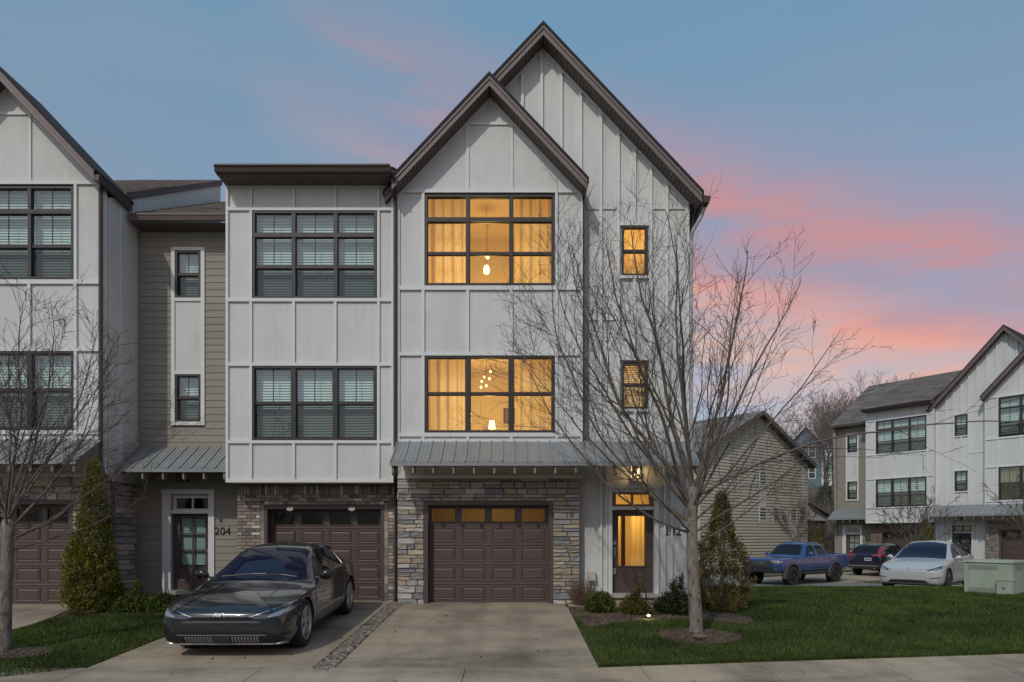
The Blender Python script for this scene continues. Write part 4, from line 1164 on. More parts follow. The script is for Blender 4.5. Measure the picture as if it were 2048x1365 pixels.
def leafmat(name, cols, rough=0.6, trans=0.25, nscale=3.0, namt=0.5, dry=0.0):
    m = bpy.data.materials.new(name); m.use_nodes = True
    t = NT(m.node_tree); p = t.n['Principled BSDF']; p.inputs['Roughness'].default_value = rough; p.inputs['Specular IOR Level'].default_value = 0.25
    r = t.add('ShaderNodeNewGeometry').outputs['Random Per Island']
    c = t.ramp(r, [(i / max(1, len(cols) - 1), cc) for i, cc in enumerate(cols)])
    nz = t.noise(t.add('ShaderNodeTexCoord').outputs['Object'], nscale, 3, .6)
    c = t.mix(1.0, c, t.ramp(nz, [(.3, (1 - namt,) * 3), (.7, (1 + namt,) * 3)]), 'MULTIPLY')
    if dry:
        dn = t.noise(t.add('ShaderNodeTexCoord').outputs['Object'], .75, 5, .7)
        c = t.mix(t.math('MULTIPLY', t.ramp(dn, [(.52, (0,) * 3), (.72, (1,) * 3)]), dry), c, (.115, .098, .034, 1))
    t.link(c, p.inputs['Base Color'])
    tl = t.add('ShaderNodeBsdfTranslucent'); t.link(c, tl.inputs[0])
    mx = t.add('ShaderNodeMixShader'); mx.inputs[0].default_value = trans
    out = t.n['Material Output']
    t.link(p.outputs[0], mx.inputs[1]); t.link(tl.outputs[0], mx.inputs[2]); t.link(mx.outputs[0], out.inputs[0])
    return m

def tri_sample(me, n, rng):
    """n random points on a mesh, by area"""
    me.calc_loop_triangles()
    tri = np.zeros(len(me.loop_triangles) * 3, dtype=np.int32); me.loop_triangles.foreach_get('vertices', tri); tri = tri.reshape(-1, 3)
    co = np.zeros(len(me.vertices) * 3, dtype=np.float32); me.vertices.foreach_get('co', co); co = co.reshape(-1, 3)
    a, b, c = co[tri[:, 0]], co[tri[:, 1]], co[tri[:, 2]]
    nrm = np.cross(b - a, c - a); ar = np.linalg.norm(nrm, axis=1) * 0.5
    ar[np.abs(nrm[:, 2]) < 0.3 * np.linalg.norm(nrm, axis=1)] = 0
    k = rng.choice(len(tri), n, p=ar / ar.sum()); u, v = rng.random(n), rng.random(n); f = u + v > 1; u[f] = 1 - u[f]; v[f] = 1 - v[f]
    return a[k] + (b[k] - a[k]) * u[:, None] + (c[k] - a[k]) * v[:, None]

GRASSM = leafmat('grass_blade', [(0.030, 0.064, 0.010), (0.045, 0.092, 0.014), (0.058, 0.106, 0.017), (0.086, 0.118, 0.025), (0.18, 0.155, 0.055)], 0.6, 0.25, 0.9, 0.5, .6)
EXCL = [(TX + .03, TY - .12, .64, .58), (TLX + .12, TLY - .05, .58, .37)]
def blades(name, me, dens_fn, n, seed, hs=(0.035, 0.075), wd=0.004):
    rng = np.random.default_rng(seed)
    P = tri_sample(me, n, rng)
    keep = rng.random(n) < dens_fn(P)
    for (cx, cy, rx, ry) in EXCL: keep &= ((P[:, 0] - cx) / rx) ** 2 + ((P[:, 1] - cy) / ry) ** 2 > 1
    for pl in BEDS: keep &= ~in_poly(P, pl)
    P = P[keep]; n = len(P)
    clump = np.sin(P[:, 0] * 2.1 + np.sin(P[:, 1] * 1.7) * 2) * np.sin(P[:, 1] * 2.6 + 1.3) * 0.25 + 1
    h = rng.uniform(hs[0], hs[1], n) * clump; an = rng.uniform(0, 2 * math.pi, n)
    dist = np.clip(P[:, 1] / 10, 1, 3)
    w_ = wd * dist * rng.uniform(.7, 1.3, n)
    lean = rng.uniform(.1, .75, n) * h; la = rng.uniform(0, 2 * math.pi, n)
    d = np.stack([np.cos(an), np.sin(an), np.zeros(n)], 1) * w_[:, None]
    tip = np.stack([np.cos(la) * lean, np.sin(la) * lean, h], 1)
    mid = tip * np.array([.4, .4, .62])
    V = np.stack([P - d, P + d, P + mid + d * .7, P + mid - d * .7, P + tip], 1).reshape(-1, 3)
    b = np.arange(n)[:, None] * 5
    F = np.concatenate([b + np.array([[0, 1, 2]]), b + np.array([[0, 2, 3]]), b + np.array([[3, 2, 4]])], 0)
    return link(name, np_mesh(name, V, F, GRASSM), None, 'stuff')
def in_poly(P, poly):
    x, y = P[:, 0], P[:, 1]; c = np.zeros(len(P), bool); j = len(poly) - 1
    for i in range(len(poly)):
        (xi, yi), (xj, yj) = poly[i], poly[j]
        if yi != yj: c ^= ((yi > y) != (yj > y)) & (x < (xj - xi) * (y - yi) / (yj - yi) + xi)
        j = i
    return c
BEDS = [bedR, [(XR, 13.95), (3.4, 13.95), (3.4, 15), (XR, 15)], [G(1388, 1231), G(1440, 1226), G(1500, 1238), G(1507, 1246), G(1490, 1250), G(1440, 1246), G(1395, 1243)]]
def dR(P):
    inview = (P[:, 0] < 0.78 * P[:, 1] + 0.5)
    return np.where(inview, np.clip((9.5 / np.maximum(P[:, 1], 8)) ** 1.7, 0.05, 1), 0.0)
blades('grass', LR.data, dR, 900000, 1)
blades('grass', LL.data, lambda P: np.where(P[:, 0] > -0.80 * P[:, 1], 1.0, 0.0), 42000, 2)
_b = blades('grass', draped('lawn', [(XR + .004, 9.07), (7.5, walk_y(7.5) + .01), (7.5, walk_y(7.5) + .05), (XR + .004, 9.12)], 0.001, TURF, .3).data, lambda P: np.ones(len(P)), 9000, 3, (.03, .08))

def chips(name, poly, n, seed, size, m, dz=0.02, mound=None, flat=.35):
    rng = np.random.default_rng(seed); xs = [p[0] for p in poly]; ys = [p[1] for p in poly]
    P = np.stack([rng.uniform(min(xs), max(xs), n * 2), rng.uniform(min(ys), max(ys), n * 2)], 1); P = P[in_poly(P, poly)][:n]; n = len(P)
    z = np.array([gz(x, y) for x, y in P]) + dz
    if mound: z += mound[4] * np.clip(1 - (((P[:, 0] - mound[0]) / mound[2]) ** 2 + ((P[:, 1] - mound[1]) / mound[3]) ** 2), 0, 1)
    base = np.array([(-1, -1, -1), (1, -1, -1), (1, 1, -1), (-1, 1, -1), (-.8, -.8, 1), (.8, -.8, 1), (.8, .8, 1), (-.8, .8, 1)], float)
    base[:, 0] *= .5; base[:, 1] *= .5; base[:, 2] *= .5
    L = rng.uniform(.5, 1.2, n)[:, None, None] * size; sc = np.array([1, .45 if flat < .5 else .75, flat * .6])
    B = base[None] * sc * L * (1 + rng.uniform(-.25, .25, (n, 8, 3)))
    a = rng.uniform(0, 2 * math.pi, n); t = rng.uniform(-.4, .4, n)
    ca, sa, ct, st = np.cos(a), np.sin(a), np.cos(t), np.sin(t)
    R = np.stack([np.stack([ca * ct, -sa, ca * st], 1), np.stack([sa * ct, ca, sa * st], 1), np.stack([-st, 0 * a, ct], 1)], 1)
    V = np.einsum('nij,nkj->nki', R, B) + np.concatenate([P, z[:, None]], 1)[:, None, :]
    F = (np.arange(n)[:, None, None] * 8 + np.array([(0, 3, 2, 1), (4, 5, 6, 7), (0, 1, 5, 4), (1, 2, 6, 5), (2, 3, 7, 6), (3, 0, 4, 7)])[None]).reshape(-1, 4)
    return link(name, np_mesh(name, V.reshape(-1, 3), F, m), None, 'stuff')
CHIP = leafmat('bark_chip', [(.045, .030, .022), (.09, .062, .044), (.13, .095, .07), (.065, .05, .042), (.20, .15, .11)], .9, 0, 2, .3)
PEB = leafmat('river_pebble', [(.10, .08, .065), (.20, .17, .14), (.30, .25, .20), (.16, .10, .07), (.36, .33, .30), (.08, .075, .075), (.24, .17, .12)], .7, 0, 4, .2)
chips('bark_mulch', bedR, 5200, 4, .055, CHIP)
chips('bark_mulch', ell(TX + .03, TY - .12, .66, .6), 2600, 5, .05, CHIP, mound=(TX + .03, TY - .12, .68, .62, .05))
chips('bark_mulch', ell(TLX + .12, TLY - .05, .6, .38), 1500, 6, .05, CHIP, mound=(TLX + .12, TLY - .05, .62, .4, .04))
chips('bark_mulch', [G(1388, 1231), G(1440, 1226), G(1500, 1238), G(1507, 1246), G(1490, 1250), G(1440, 1246), G(1395, 1243)], 1500, 8, .05, CHIP, mound=(TX, TY, 1, 1, 0))
chips('bark_mulch', [(-5.75, 12.8), G(275, 1231), G(205, 1230), G(150, 1234), G(110, 1238), (-8.4, 14.3), (-6.2, 14.9)], 4200, 7, .055, CHIP)
chips('pebbles', [(-2.61, 8.85), (-2.37, 8.85), (-2.37, 14.85), (-2.61, 15.2)], 2600, 9, .058, PEB, dz=-.002, flat=.8)
# ------------------------------------------------------------------ plants
def leaf_quads(P, D, L, W, rng, twist=True):
    """one pointed leaf per point, along direction D"""
    n = len(P)
    r = rng.normal(size=(n, 3)); s = np.cross(D, r); s /= np.linalg.norm(s, axis=1)[:, None] + 1e-9
    L = L[:, None]; W = W[:, None]
    V = np.stack([P, P + D * L * .45 + s * W, P + D * L, P + D * L * .45 - s * W], 1).reshape(-1, 3)
    F = np.arange(n)[:, None] * 4 + np.arange(4)[None]
    return V, F

ARBOR = leafmat('arborvitae_spray', [(0.062, 0.090, 0.015), (0.125, 0.147, 0.022), (0.200, 0.200, 0.033), (0.300, 0.250, 0.044), (0.094, 0.112, 0.020)], .65, .25, 3.5, .55)
ARBORB = leafmat('bronzed_arborvitae_spray', [(0.074, 0.081, 0.022), (0.142, 0.142, 0.030), (0.203, 0.169, 0.046), (0.257, 0.162, 0.074), (0.297, 0.182, 0.108), (0.108, 0.115, 0.027)], .65, .25, 3.0, .5)
BOX = leafmat('boxwood_leaf', [(.04, .062, .012), (.075, .11, .02), (.12, .155, .032), (.15, .17, .05)], .45, .3, 4, .4)
NAND = leafmat('nandina_leaf', [(.05, .065, .014), (.11, .12, .026), (.16, .14, .034), (.19, .12, .04)], .5, .3, 4, .4)
def bark_mat():
    m = bpy.data.materials.new('peeling_bark'); m.use_nodes = True
    k = NT(m.node_tree); q = k.n['Principled BSDF']; q.inputs['Roughness'].default_value = .9
    ob = k.add('ShaderNodeTexCoord').outputs['Object']
    a = k.noise(k.mapping(ob, (1, 1, .45)), 13, 5, .65, .4); b = k.noise(k.mapping(ob, (1, 1, .12)), 46, 4, .7)
    c = k.ramp(a, [(.38, (.29, .25, .21)), (.54, (.22, .185, .155)), (.63, (.11, .075, .052)), (.70, (.18, .12, .08))])
    c = k.mix(1.0, c, k.ramp(b, [(.3, (.62,) * 3), (.6, (1.12,) * 3)]), 'MULTIPLY'); k.link(c, q.inputs['Base Color'])
    bp = k.add('ShaderNodeBump'); bp.inputs['Strength'].default_value = 1.0; bp.inputs['Distance'].default_value = .03
    k.link(k.math('ADD', a, b), bp.inputs['Height']); k.link(bp.outputs[0], q.inputs['Normal']); return m
BARK = bark_mat()
LIMB = mat('dark_limb_bark', (0.135, 0.108, 0.088), 0.9, var=0.4, vscale=9, bump=.5, bscale=26)
TWIG = mat('brown_twig', (0.095, 0.075, 0.064), 0.85, var=0.25, vscale=5)
DRY = mat('dry_brown_stem', (.15, .095, .055), .9, var=.35, vscale=10)

def conifer(name, x, y, h, r, label, m, n, seed, profile, group=None, zoff=0.0, inner=None):
    z0 = gz(x, y) + zoff; R = empty(name, (x, y, z0), 0, label, 'tree', group)
    rng = np.random.default_rng(seed)
    link('trunk', make_mesh('trunk', MB().tube([(0, 0, -.05), (.01, 0, h * .5), (0, 0, h * .93)], [.05, .035, .01], 8), BARK, True), R)
    # clumps on the skin, sprays round each clump
    nc = n // 28
    t = rng.random(nc) ** 1.25 * .97; an = rng.uniform(0, 2 * math.pi, nc)
    pr = np.interp(t, [p[0] for p in profile], [p[1] for p in profile])
    lump = 1 + .14 * np.sin(an * 3 + t * 9) + .10 * np.sin(an * 5 - t * 14 + 1)
    rad = pr * r * lump * rng.uniform(.74, 1.02, nc)
    C = np.stack([np.cos(an) * rad, np.sin(an) * rad, t * h + .04], 1)
    k = 28
    out = np.stack([np.cos(an), np.sin(an), np.zeros(nc)], 1)
    P = np.repeat(C, k, 0) + rng.normal(size=(nc * k, 3)) * np.array([.045, .045, .06]) * (r / .6)
    D = np.repeat(out, k, 0) * rng.uniform(.1, .9, (nc * k, 1)) + np.array([0, 0, 1.0]) * rng.uniform(.35, 1.2, (nc * k, 1)) + rng.normal(size=(nc * k, 3)) * .38
    D /= np.linalg.norm(D, axis=1)[:, None]
    P = P - D * .03; P[:, 2] = np.maximum(P[:, 2], .03)
    V, F = leaf_quads(P, D, rng.uniform(.04, .085, len(P)) * (r / .6) ** .4, rng.uniform(.007, .015, len(P)) * (r / .6) ** .4, rng)
    link('foliage', np_mesh('foliage', V, F, m), R)
    return R

PROF = [(0, .60), (.05, .92), (.12, 1.0), (.28, .86), (.5, .60), (.7, .38), (.85, .22), (.95, .09), (1, .02)]
conifer('arborvitae', -8.28, 13.50, 2.95, .50, 'tall dense green conifer shaped like a cone at the stone corner by the left garage', ARBOR, 44000, 5, PROF)
PROF2 = [(0, .66), (.08, .92), (.22, 1.0), (.40, .95), (.52, .80), (.62, .52), (.72, .34), (.85, .22), (1, .03)]
conifer('arborvitae', 4.22, 13.75, 2.36, .52, 'bronze tinged bushy conifer with thin spire behind the bare tree trunk', ARBORB, 16000, 6, PROF2)

def shrub(name, x, y, h, r, label, m, n, seed, stems=9, zoff=0.0, lsize=(.03, .055), spikes=0, cat='shrub'):
    z0 = gz(x, y) + zoff; R = empty(name, (x, y, z0), 0, label, cat)
    rng = np.random.default_rng(seed); rr = random.Random(seed)
    b = MB(); ends = []
    for i in range(stems):
        a = rr.uniform(0, 2 * math.pi); q = rr.uniform(.3, .95); e = (math.cos(a) * r * q, math.sin(a) * r * q, h * rr.uniform(.65, .98) * (1.1 - .35 * q))
        b.tube([(0.02 * math.cos(a), .02 * math.sin(a), -.03), (e[0] * .45, e[1] * .45, e[2] * .55), e], [.008, .006, .003], 5); ends.append(e)
    for i in range(spikes):
        a = rr.uniform(0, 2 * math.pi); q = rr.uniform(0, .6); e = (math.cos(a) * r * q, math.sin(a) * r * q, h * rr.uniform(1.1, 1.55))
        b.tube([(0, 0, 0), (e[0] * .8, e[1] * .8, e[2] * .6), e], [.007, .005, .002], 5); ends.append(e)
    link('stems', make_mesh('stems', b, DRY), R)
    nc = n // 14
    u = rng.normal(size=(nc, 3)); u /= np.linalg.norm(u, axis=1)[:, None]; u[:, 2] = np.abs(u[:, 2]) * .9 - .12
    lump = 1 + .22 * np.sin(u[:, 0] * 5 + seed) * np.sin(u[:, 1] * 6 + seed * 2)
    C = u * np.array([r, r, h * .78]) * (rng.uniform(.35, 1.0, nc) ** .5 * lump)[:, None] + np.array([0, 0, h * .20])
    for e in ends[stems:]:
        tt = rng.uniform(.45, 1, 14)[:, None]; C = np.concatenate([C, np.array(e)[None] * tt], 0)
    C[:, 2] = np.maximum(C[:, 2], .05); nc = len(C)
    P = np.repeat(C, 14, 0) + rng.normal(size=(nc * 14, 3)) * .032
    D = rng.normal(size=P.shape) + np.array([0, 0, .7]) + np.repeat(C / (np.linalg.norm(C, axis=1)[:, None] + 1e-6), 14, 0) * .8
    D /= np.linalg.norm(D, axis=1)[:, None]; P[:, 2] = np.maximum(P[:, 2], .02)
    V, F = leaf_quads(P, D, rng.uniform(*lsize, len(P)), rng.uniform(lsize[0] * .22, lsize[1] * .3, len(P)), rng)
    link('foliage', np_mesh('foliage', V, F, m), R)
    return R
x, y = G(1200, 1226); shrub('boxwood', x, y, .46, .27, 'small round bright green shrub beside the dry brown bush', BOX, 7000, 11)
x, y = G(1268, 1230); shrub('nandina', x, y, .42, .26, 'small yellow green shrub in front of the amber lit door', NAND, 5200, 12, spikes=2)
x, y = G(1352, 1228); shrub('holly_bush', x, y, .48, .40, 'dark green shrub with upright spikes left of the bare tree trunk', mat_ := leafmat('holly_leaf', [(.014, .024, .008), (.03, .045, .014), (.05, .068, .024), (.10, .11, .06)], .35, .2, 4, .4), 9000, 13, spikes=5)
x, y = G(267, 1226); shrub('boxwood', x, y, .46, .30, 'loose pale green shrub beside the tall conifer', BOX, 6000, 14, spikes=2)
x, y = G(325, 1227); shrub('boxwood', x, y, .44, .28, 'pale green shrub nearest the front of the dark car', BOX, 6000, 15)

def tuft(name, x, y, h, r, n, label, m, seed, cat='plant', spread=.6, rad=.004):
    R = empty(name, (x, y, gz(x, y)), 0, label, cat); rr = random.Random(seed); b = MB()
    for i in range(n):
        a = rr.uniform(0, 2 * math.pi); q = r * rr.random() ** .5 * .4; e = rr.uniform(.3, 1) * r; hh = h * rr.uniform(.55, 1.05) * (1.05 - .3 * e / r)
        p0 = (math.cos(a) * q, math.sin(a) * q, -.02); p2 = (math.cos(a) * e, math.sin(a) * e, hh)
        p1 = (math.cos(a) * (q + (e - q) * .35), math.sin(a) * (q + (e - q) * .35), hh * .55)
        b.tube([p0, p1, p2], [rad, rad * .8, rad * .4], 4, False)
        if rad > .0035:
            for k in range(3):
                f = rr.uniform(.4, .95); s = Vector(p1).lerp(Vector(p2), f); a2 = rr.uniform(0, 6.28)
                b.tube([s, s + Vector((math.cos(a2) * .06, math.sin(a2) * .06, rr.uniform(.03, .10)))], [rad * .5, rad * .3], 3, False)
    link('stems', make_mesh('stems', b, m), R); return R
x, y = G(1160, 1207); tuft('dry_shrub', x, 14.28, .62, .42, 150, 'leafless brown twiggy shrub against the stone pier', DRY, 3, 'shrub', rad=.005)
TAN = mat('straw_grass', (.17, .125, .055), .85, var=.3, vscale=9)
x, y = G(160, 1232); tuft('ornamental_grass', x, y, .16, .34, 260, 'low straw coloured grass clump under the tall conifer', TAN, 4, rad=.0032)
x, y = G(1180, 1236); tuft('ornamental_grass', x, y, .07, .32, 200, 'flattened straw coloured grass clump at the mulch bed near the driveway', TAN, 6, rad=.0032)

# ---- bare trees
def bare_tree(seed, h0, lean, r_base, r_fork, limbs, tropism=.10, density=1.0, twig_r=.0038, levels=3, zs=1.0, spread=1.0):
    """returns limb mesh and twig mesh; limbs: (azimuth, elevation, length, start height fraction)"""
    rr = random.Random(seed); big, mid, fine = MB(), MB(), MB()
    tt_ = [0, .03, .08, .16, .25, .34, .43, .52, .6, .68, .76, .84, .92, 1]
    tr = [Vector((lean[0] * t + (.018 * math.sin(5 * t + seed) if t else 0), lean[1] * t + (.018 * math.cos(6 * t + seed) if t else 0), h0 * t)) for t in tt_]
    tr[0] += Vector((0, 0, -.08))
    rad = [r_base * 1.4, r_base * 1.12] + [r_base + (r_fork - r_base) * t + rr.uniform(-.006, .006) + .02 * smooth(.75, .95, t) * (r_base > .08) for t in tt_[2:]]
    rad[-1] = r_fork * .85
    big.tube(tr, rad, 12)
    def grow(p, d, L, r, lv, tm=1.0, dm=1.0, rk=.36):
        n = max(4, int(L / (.16 if lv < 2 else .10))); pts = [p.copy()]; rs = [r]; dirs = [d.copy()]
        step = L / n; wob = .055 + .045 * lv
        for i in range(n):
            d = (d + Vector((rr.gauss(0, wob), rr.gauss(0, wob), rr.gauss(0, wob * .8) + tm * tropism * (1.0 if lv < 2 else .6) * step * 4))).normalized()
            p = p + d * step; pts.append(p.copy()); dirs.append(d.copy()); rs.append(max(twig_r * .75, r * (1 - .82 * (i + 1) / n)))
        tgt, sides = (mid, 7) if lv == 0 else ((mid, 5) if r > .011 else (fine, 4 if lv < 3 else 3))
        tgt.tube(pts, rs, sides, False)
        if lv >= levels: return
        nb = dm * 1.0; nb = {0: max(6, int(L * 4.2 * density)), 1: max(4, int(L * 6.0 * density)), 2: max(2, int(L * 8.5 * density))}.get(lv, 2); nb = max(2, int(nb * dm))
        for k in range(nb):
            f = .16 + .80 * (k + rr.random()) / nb
            i = min(len(pts) - 2, int(f * n)); q = pts[i].lerp(pts[i + 1], rr.random()); dd = dirs[i]
            ax = dd.cross(Vector((rr.gauss(0, 1), rr.gauss(0, 1), rr.gauss(0, 1)))).normalized()
            ang = math.radians(rr.uniform(22, 50)) * spread
            nd = (dd * math.cos(ang) + ax * math.sin(ang)); nd.z += .12 * zs; nd.normalize()
            l2 = L * (1 - f * .62) * rr.uniform(.30, .66)
            if lv == 2: l2 = rr.uniform(.10, .34)
            if l2 < .08: continue
            grow(q, nd, l2, max(twig_r, rs[i] * rr.uniform(.42, .58) * (.8 if lv == 0 else 1)), lv + 1, tm, dm)
    for (az, elv, L, f, *ex) in limbs:
        a, e = math.radians(az), math.radians(elv); g_ = min(.5, (1 - f) * 1.5); i_ = max(k for k in range(len(tt_)) if tt_[k] <= 1 - g_ + 1e-6); p = tr[i_].copy()
        grow(p, Vector((math.cos(a) * math.cos(e), math.sin(a) * math.cos(e), math.sin(e))), L, r_fork * (ex[2] if len(ex) > 2 else .29) * min(1, (L / 3.5) ** .5), 0, *ex[:2])
    return (big, mid), fine

def tree_obj(name, loc, label, big, fine, group=None, rz=0.0):
    R = empty(name, loc, rz, label, 'tree', group)
    link('trunk', make_mesh('trunk', big[0], BARK, True, False), R)
    link('branches', make_mesh('branches', big[1], LIMB, True, False), R)
    link('crown', make_mesh('crown', fine, TWIG, False, False), R)
    return R
# azimuth 0 = right, 180 = left, 90 = away
limbs = [(182, 70, 4.7, 1, 1, 1, .52), (175, 58, 4.8, .97, 1, 1, .46), (95, 80, 4.5, .97, 1, 1, .48), (12, 71, 4.0, .95, 1, 1, .50), (300, 74, 3.9, .92, 1, 1, .42), (205, 60, 4.4, .90, 1, 1, .44), (188, 80, 4.6, 1, 1, 1, .42),
         (182, 27, 5.3, .86), (174, 36, 5.2, .90), (192, 44, 4.9, .93), (186, 16, 4.4, .80), (178, 32, 4.9, .88), (155, 52, 3.9, .96), (348, 24, 5.2, .97, -.55, .45, .30), (215, 34, 3.0, .82),
         (60, 58, 3.6, .96), (30, 52, 3.7, .9), (350, 46, 3.6, .92), (10, 34, 2.9, .84), (335, 30, 2.6, .80), (18, 18, 2.2, .74), (270, 50, 2.6, .9), (235, 62, 3.3, 1), (120, 40, 2.8, .9), (178, 60, 4.3, 1), (2, 58, 3.6, 1)]
big, fine = bare_tree(21, 2.45, (-.05, .04), .112, .080, limbs, .05, .62, .0032)
tree_obj('bare_tree', (TX, TY, gz(TX, TY)), 'large leafless tree in the mulch ring on the lawn in front of number 202', big, fine)
# the long limb that reaches out of it to the right
def long_limb():
    rr = random.Random(3)
limbsL = [(0, 42, 2.6, .98), (350, 54, 2.8, 1), (10, 26, 2.9, .92), (20, 63, 3.2, 1), (330, 66, 3.1, 1), (90, 74, 3.0, 1), (180, 56, 2.8, 1), (200, 38, 2.6, 1), (55, 46, 2.8, .97), (300, 42, 2.4, .95), (30, 20, 2.0, .88), (150, 70, 3.0, 1), (345, 24, 2.0, .9), (5, 76, 3.3, 1), (120, 60, 3.0, .95), (210, 62, 3.0, 1)]
big, fine = bare_tree(34, 1.95, (.02, .02), .096, .074, limbsL, .03, .88, .0032)
tree_obj('bare_tree', (TLX, TLY, gz(TLX, TLY)), 'leafless tree with spreading branches at the left edge in front of the cut off house', big, fine)
# ------------------------------------------------------------------ vehicles
def pchip(xk, yk, x):
    xk, yk = np.asarray(xk, float), np.asarray(yk, float); h = np.diff(xk); d = np.diff(yk) / h
    m = np.zeros(len(xk)); m[0], m[-1] = d[0], d[-1]
    for i in range(1, len(xk) - 1):
        if d[i - 1] * d[i] > 0:
            w1, w2 = 2 * h[i] + h[i - 1], h[i] + 2 * h[i - 1]; m[i] = (w1 + w2) / (w1 / d[i - 1] + w2 / d[i])
    i = np.clip(np.searchsorted(xk, x) - 1, 0, len(h) - 1); t = (x - xk[i]) / h[i]
    return ((2 * t**3 - 3 * t**2 + 1) * yk[i] + (t**3 - 2 * t**2 + t) * h[i] * m[i] + (-2 * t**3 + 3 * t**2) * yk[i + 1] + (t**3 - t**2) * h[i] * m[i + 1])

def chaikin(p, k):
    for _ in range(k):
        q = [p[0]]
        for a, b in zip(p, p[1:]):
            q += [(a[0] * .75 + b[0] * .25, a[1] * .75 + b[1] * .25), (a[0] * .25 + b[0] * .75, a[1] * .25 + b[1] * .75)]
        q.append(p[-1]); p = q
    return p

def loft_body(st, ny=110):
    st = np.array(st, float); y0, y1 = st[0, 0], st[-1, 0]
    ys = np.unique(np.concatenate([np.linspace(y0, y1, ny), y0 + (y1 - y0) * .04 * np.linspace(0, 1, 10) ** 2, y1 - (y1 - y0) * .04 * np.linspace(0, 1, 10) ** 2]))
    c = [pchip(st[:, 0], st[:, k], ys) for k in range(1, 10)]
    b = MB(); N = None
    for i, y in enumerate(ys):
        zb, ws, w_, zm, wb, zbl, wr, zr, zt = [q[i] for q in c]
        half = [(0, zb), (ws * .8, zb), (ws, zb + .01), (w_ - .012, zb + (zm - zb) * .42), (w_, zm), (wb + (w_ - wb) * .45, zm + (zbl - zm) * .72), (wb, zbl), (wb - (wb - wr) * .10, zbl + (zr - zbl) * .10), (wr, zr), (wr * .55, zr + (zt - zr) * .78), (0, zt)]
        h = chaikin(half, 2)
        ring = h + [(-x, z) for x, z in reversed(h[1:-1])]
        N = len(ring); b.v += [(x, y, z) for x, z in ring]
    for i in range(len(ys) - 1):
        for j in range(N):
            k = (j + 1) % N; b.f.append((i * N + j, i * N + k, (i + 1) * N + k, (i + 1) * N + j))
    b.f.append(tuple(range(N))); b.f.append(tuple((len(ys) - 1) * N + j for j in reversed(range(N))))
    return b

def boolean(me, cutters):
    o = bpy.data.objects.new('tmp', me); COL.objects.link(o); cs = []
    for cm in cutters:
        q = bpy.data.objects.new('tmpc', cm); COL.objects.link(q); cs.append(q)
        md = o.modifiers.new('b', 'BOOLEAN'); md.operation = 'DIFFERENCE'; md.object = q; md.solver = 'EXACT'
    bpy.context.view_layer.update()
    r = bpy.data.meshes.new_from_object(o.evaluated_get(bpy.context.evaluated_depsgraph_get()))
    for q in cs + [o]: bpy.data.objects.remove(q)
    return r

def bvh_of(b):
    return BVHTree.FromPolygons([Vector(v) for v in b.v], [tuple(f) for f in b.f])

def patch(name, bvh, poly, axis, m, parent, off=.006, step=.05, thick=.012, smoothf=True):
    """a piece that lies on the body: outline poly in the plane looked along axis"""
    bd = resample(poly, step); pts = list(bd)
    xs = [p[0] for p in poly]; ys = [p[1] for p in poly]; x = min(xs) + step * .5
    while x < max(xs):
        y = min(ys) + step * .5
        while y < max(ys):
            if inside((x, y), poly): pts.append((x, y))
            y += step
        x += step
    n = len(bd)
    v, e, f, *_ = delaunay_2d_cdt([Vector(p) for p in pts], [(i, (i + 1) % n) for i in range(n)], [], 1, 1e-6)
    o_d = {'front': lambda p: ((p.x, -4, p.y), (0, 1, 0)), 'rear': lambda p: ((p.x, 9, p.y), (0, -1, 0)), 'right': lambda p: ((4, p.x, p.y), (-1, 0, 0)),
           'left': lambda p: ((-4, p.x, p.y), (1, 0, 0)), 'top': lambda p: ((p.x, p.y, 5), (0, 0, -1))}[axis]
    b = MB(); inner = []; dsum = Vector()
    for p in v:
        o, d = o_d(p); o, d = Vector(o), Vector(d); hit = bvh.ray_cast(o, d)
        if hit[0] is None:
            q = o + d * 4.0; hit = bvh.find_nearest(q)
        q, nn = hit[0], hit[1]
        if nn.dot(d) > 0: nn = -nn
        b.v.append(tuple(q + nn * off)); inner.append(q - nn * thick)
    b.f = [tuple(q) for q in f]
    # rim back into the body
    edges = {}
    for q in b.f:
        for i in range(len(q)):
            k = (q[i], q[(i + 1) % len(q)]); edges[tuple(sorted(k))] = edges.get(tuple(sorted(k)), 0) + 1
    base = len(b.v); b.v += [tuple(q) for q in inner]
    for (i, j), c in edges.items():
        if c == 1: b.f.append((i, j, base + j, base + i))
    me = make_mesh(name, b, m, smoothf)
    me.set_sharp_from_angle(angle=math.radians(40))
    return link(name, me, parent)

def carpaint(name, col, metal=.35, rough=.28, dust=0.0):
    m = bpy.data.materials.new(name); m.use_nodes = True; t = NT(m.node_tree); p = t.n['Principled BSDF']
    p.inputs['Base Color'].default_value = (*col, 1); p.inputs['Metallic'].default_value = metal; p.inputs['Roughness'].default_value = rough
    p.inputs['Coat Weight'].default_value = 1.0; p.inputs['Coat Roughness'].default_value = 0.015
    if dust:
        ob = t.add('ShaderNodeTexCoord').outputs['Object']
        s = t.add('ShaderNodeSeparateXYZ'); t.link(ob, s.inputs[0])
        low = t.ramp(s.outputs[2], [(.25, (1,) * 3), (.8, (0.15,) * 3)]); nz = t.noise(ob, 5, 5, .6)
        k = t.math('MULTIPLY', t.math('MULTIPLY', low, nz), dust)
        t.link(t.mix(k, (*col, 1), (.14, .12, .10, 1)), p.inputs['Base Color'])
    return m
CARGLASS = mat('dark_car_glass', (0.010, 0.012, 0.014), 0.02, spec=.35)
CARGLASSB = mat('blue_black_windscreen', (0.010, 0.013, 0.032), 0.02, spec=.4)
CLAD = mat('black_plastic_cladding', (0.028, 0.027, 0.026), .6)
GLOSSB = mat('gloss_black_trim', (0.008, 0.008, 0.009), .12, coat=.5)
CHROME = mat('bright_chrome', (0.62, 0.62, 0.62), .12, metal=1.0)
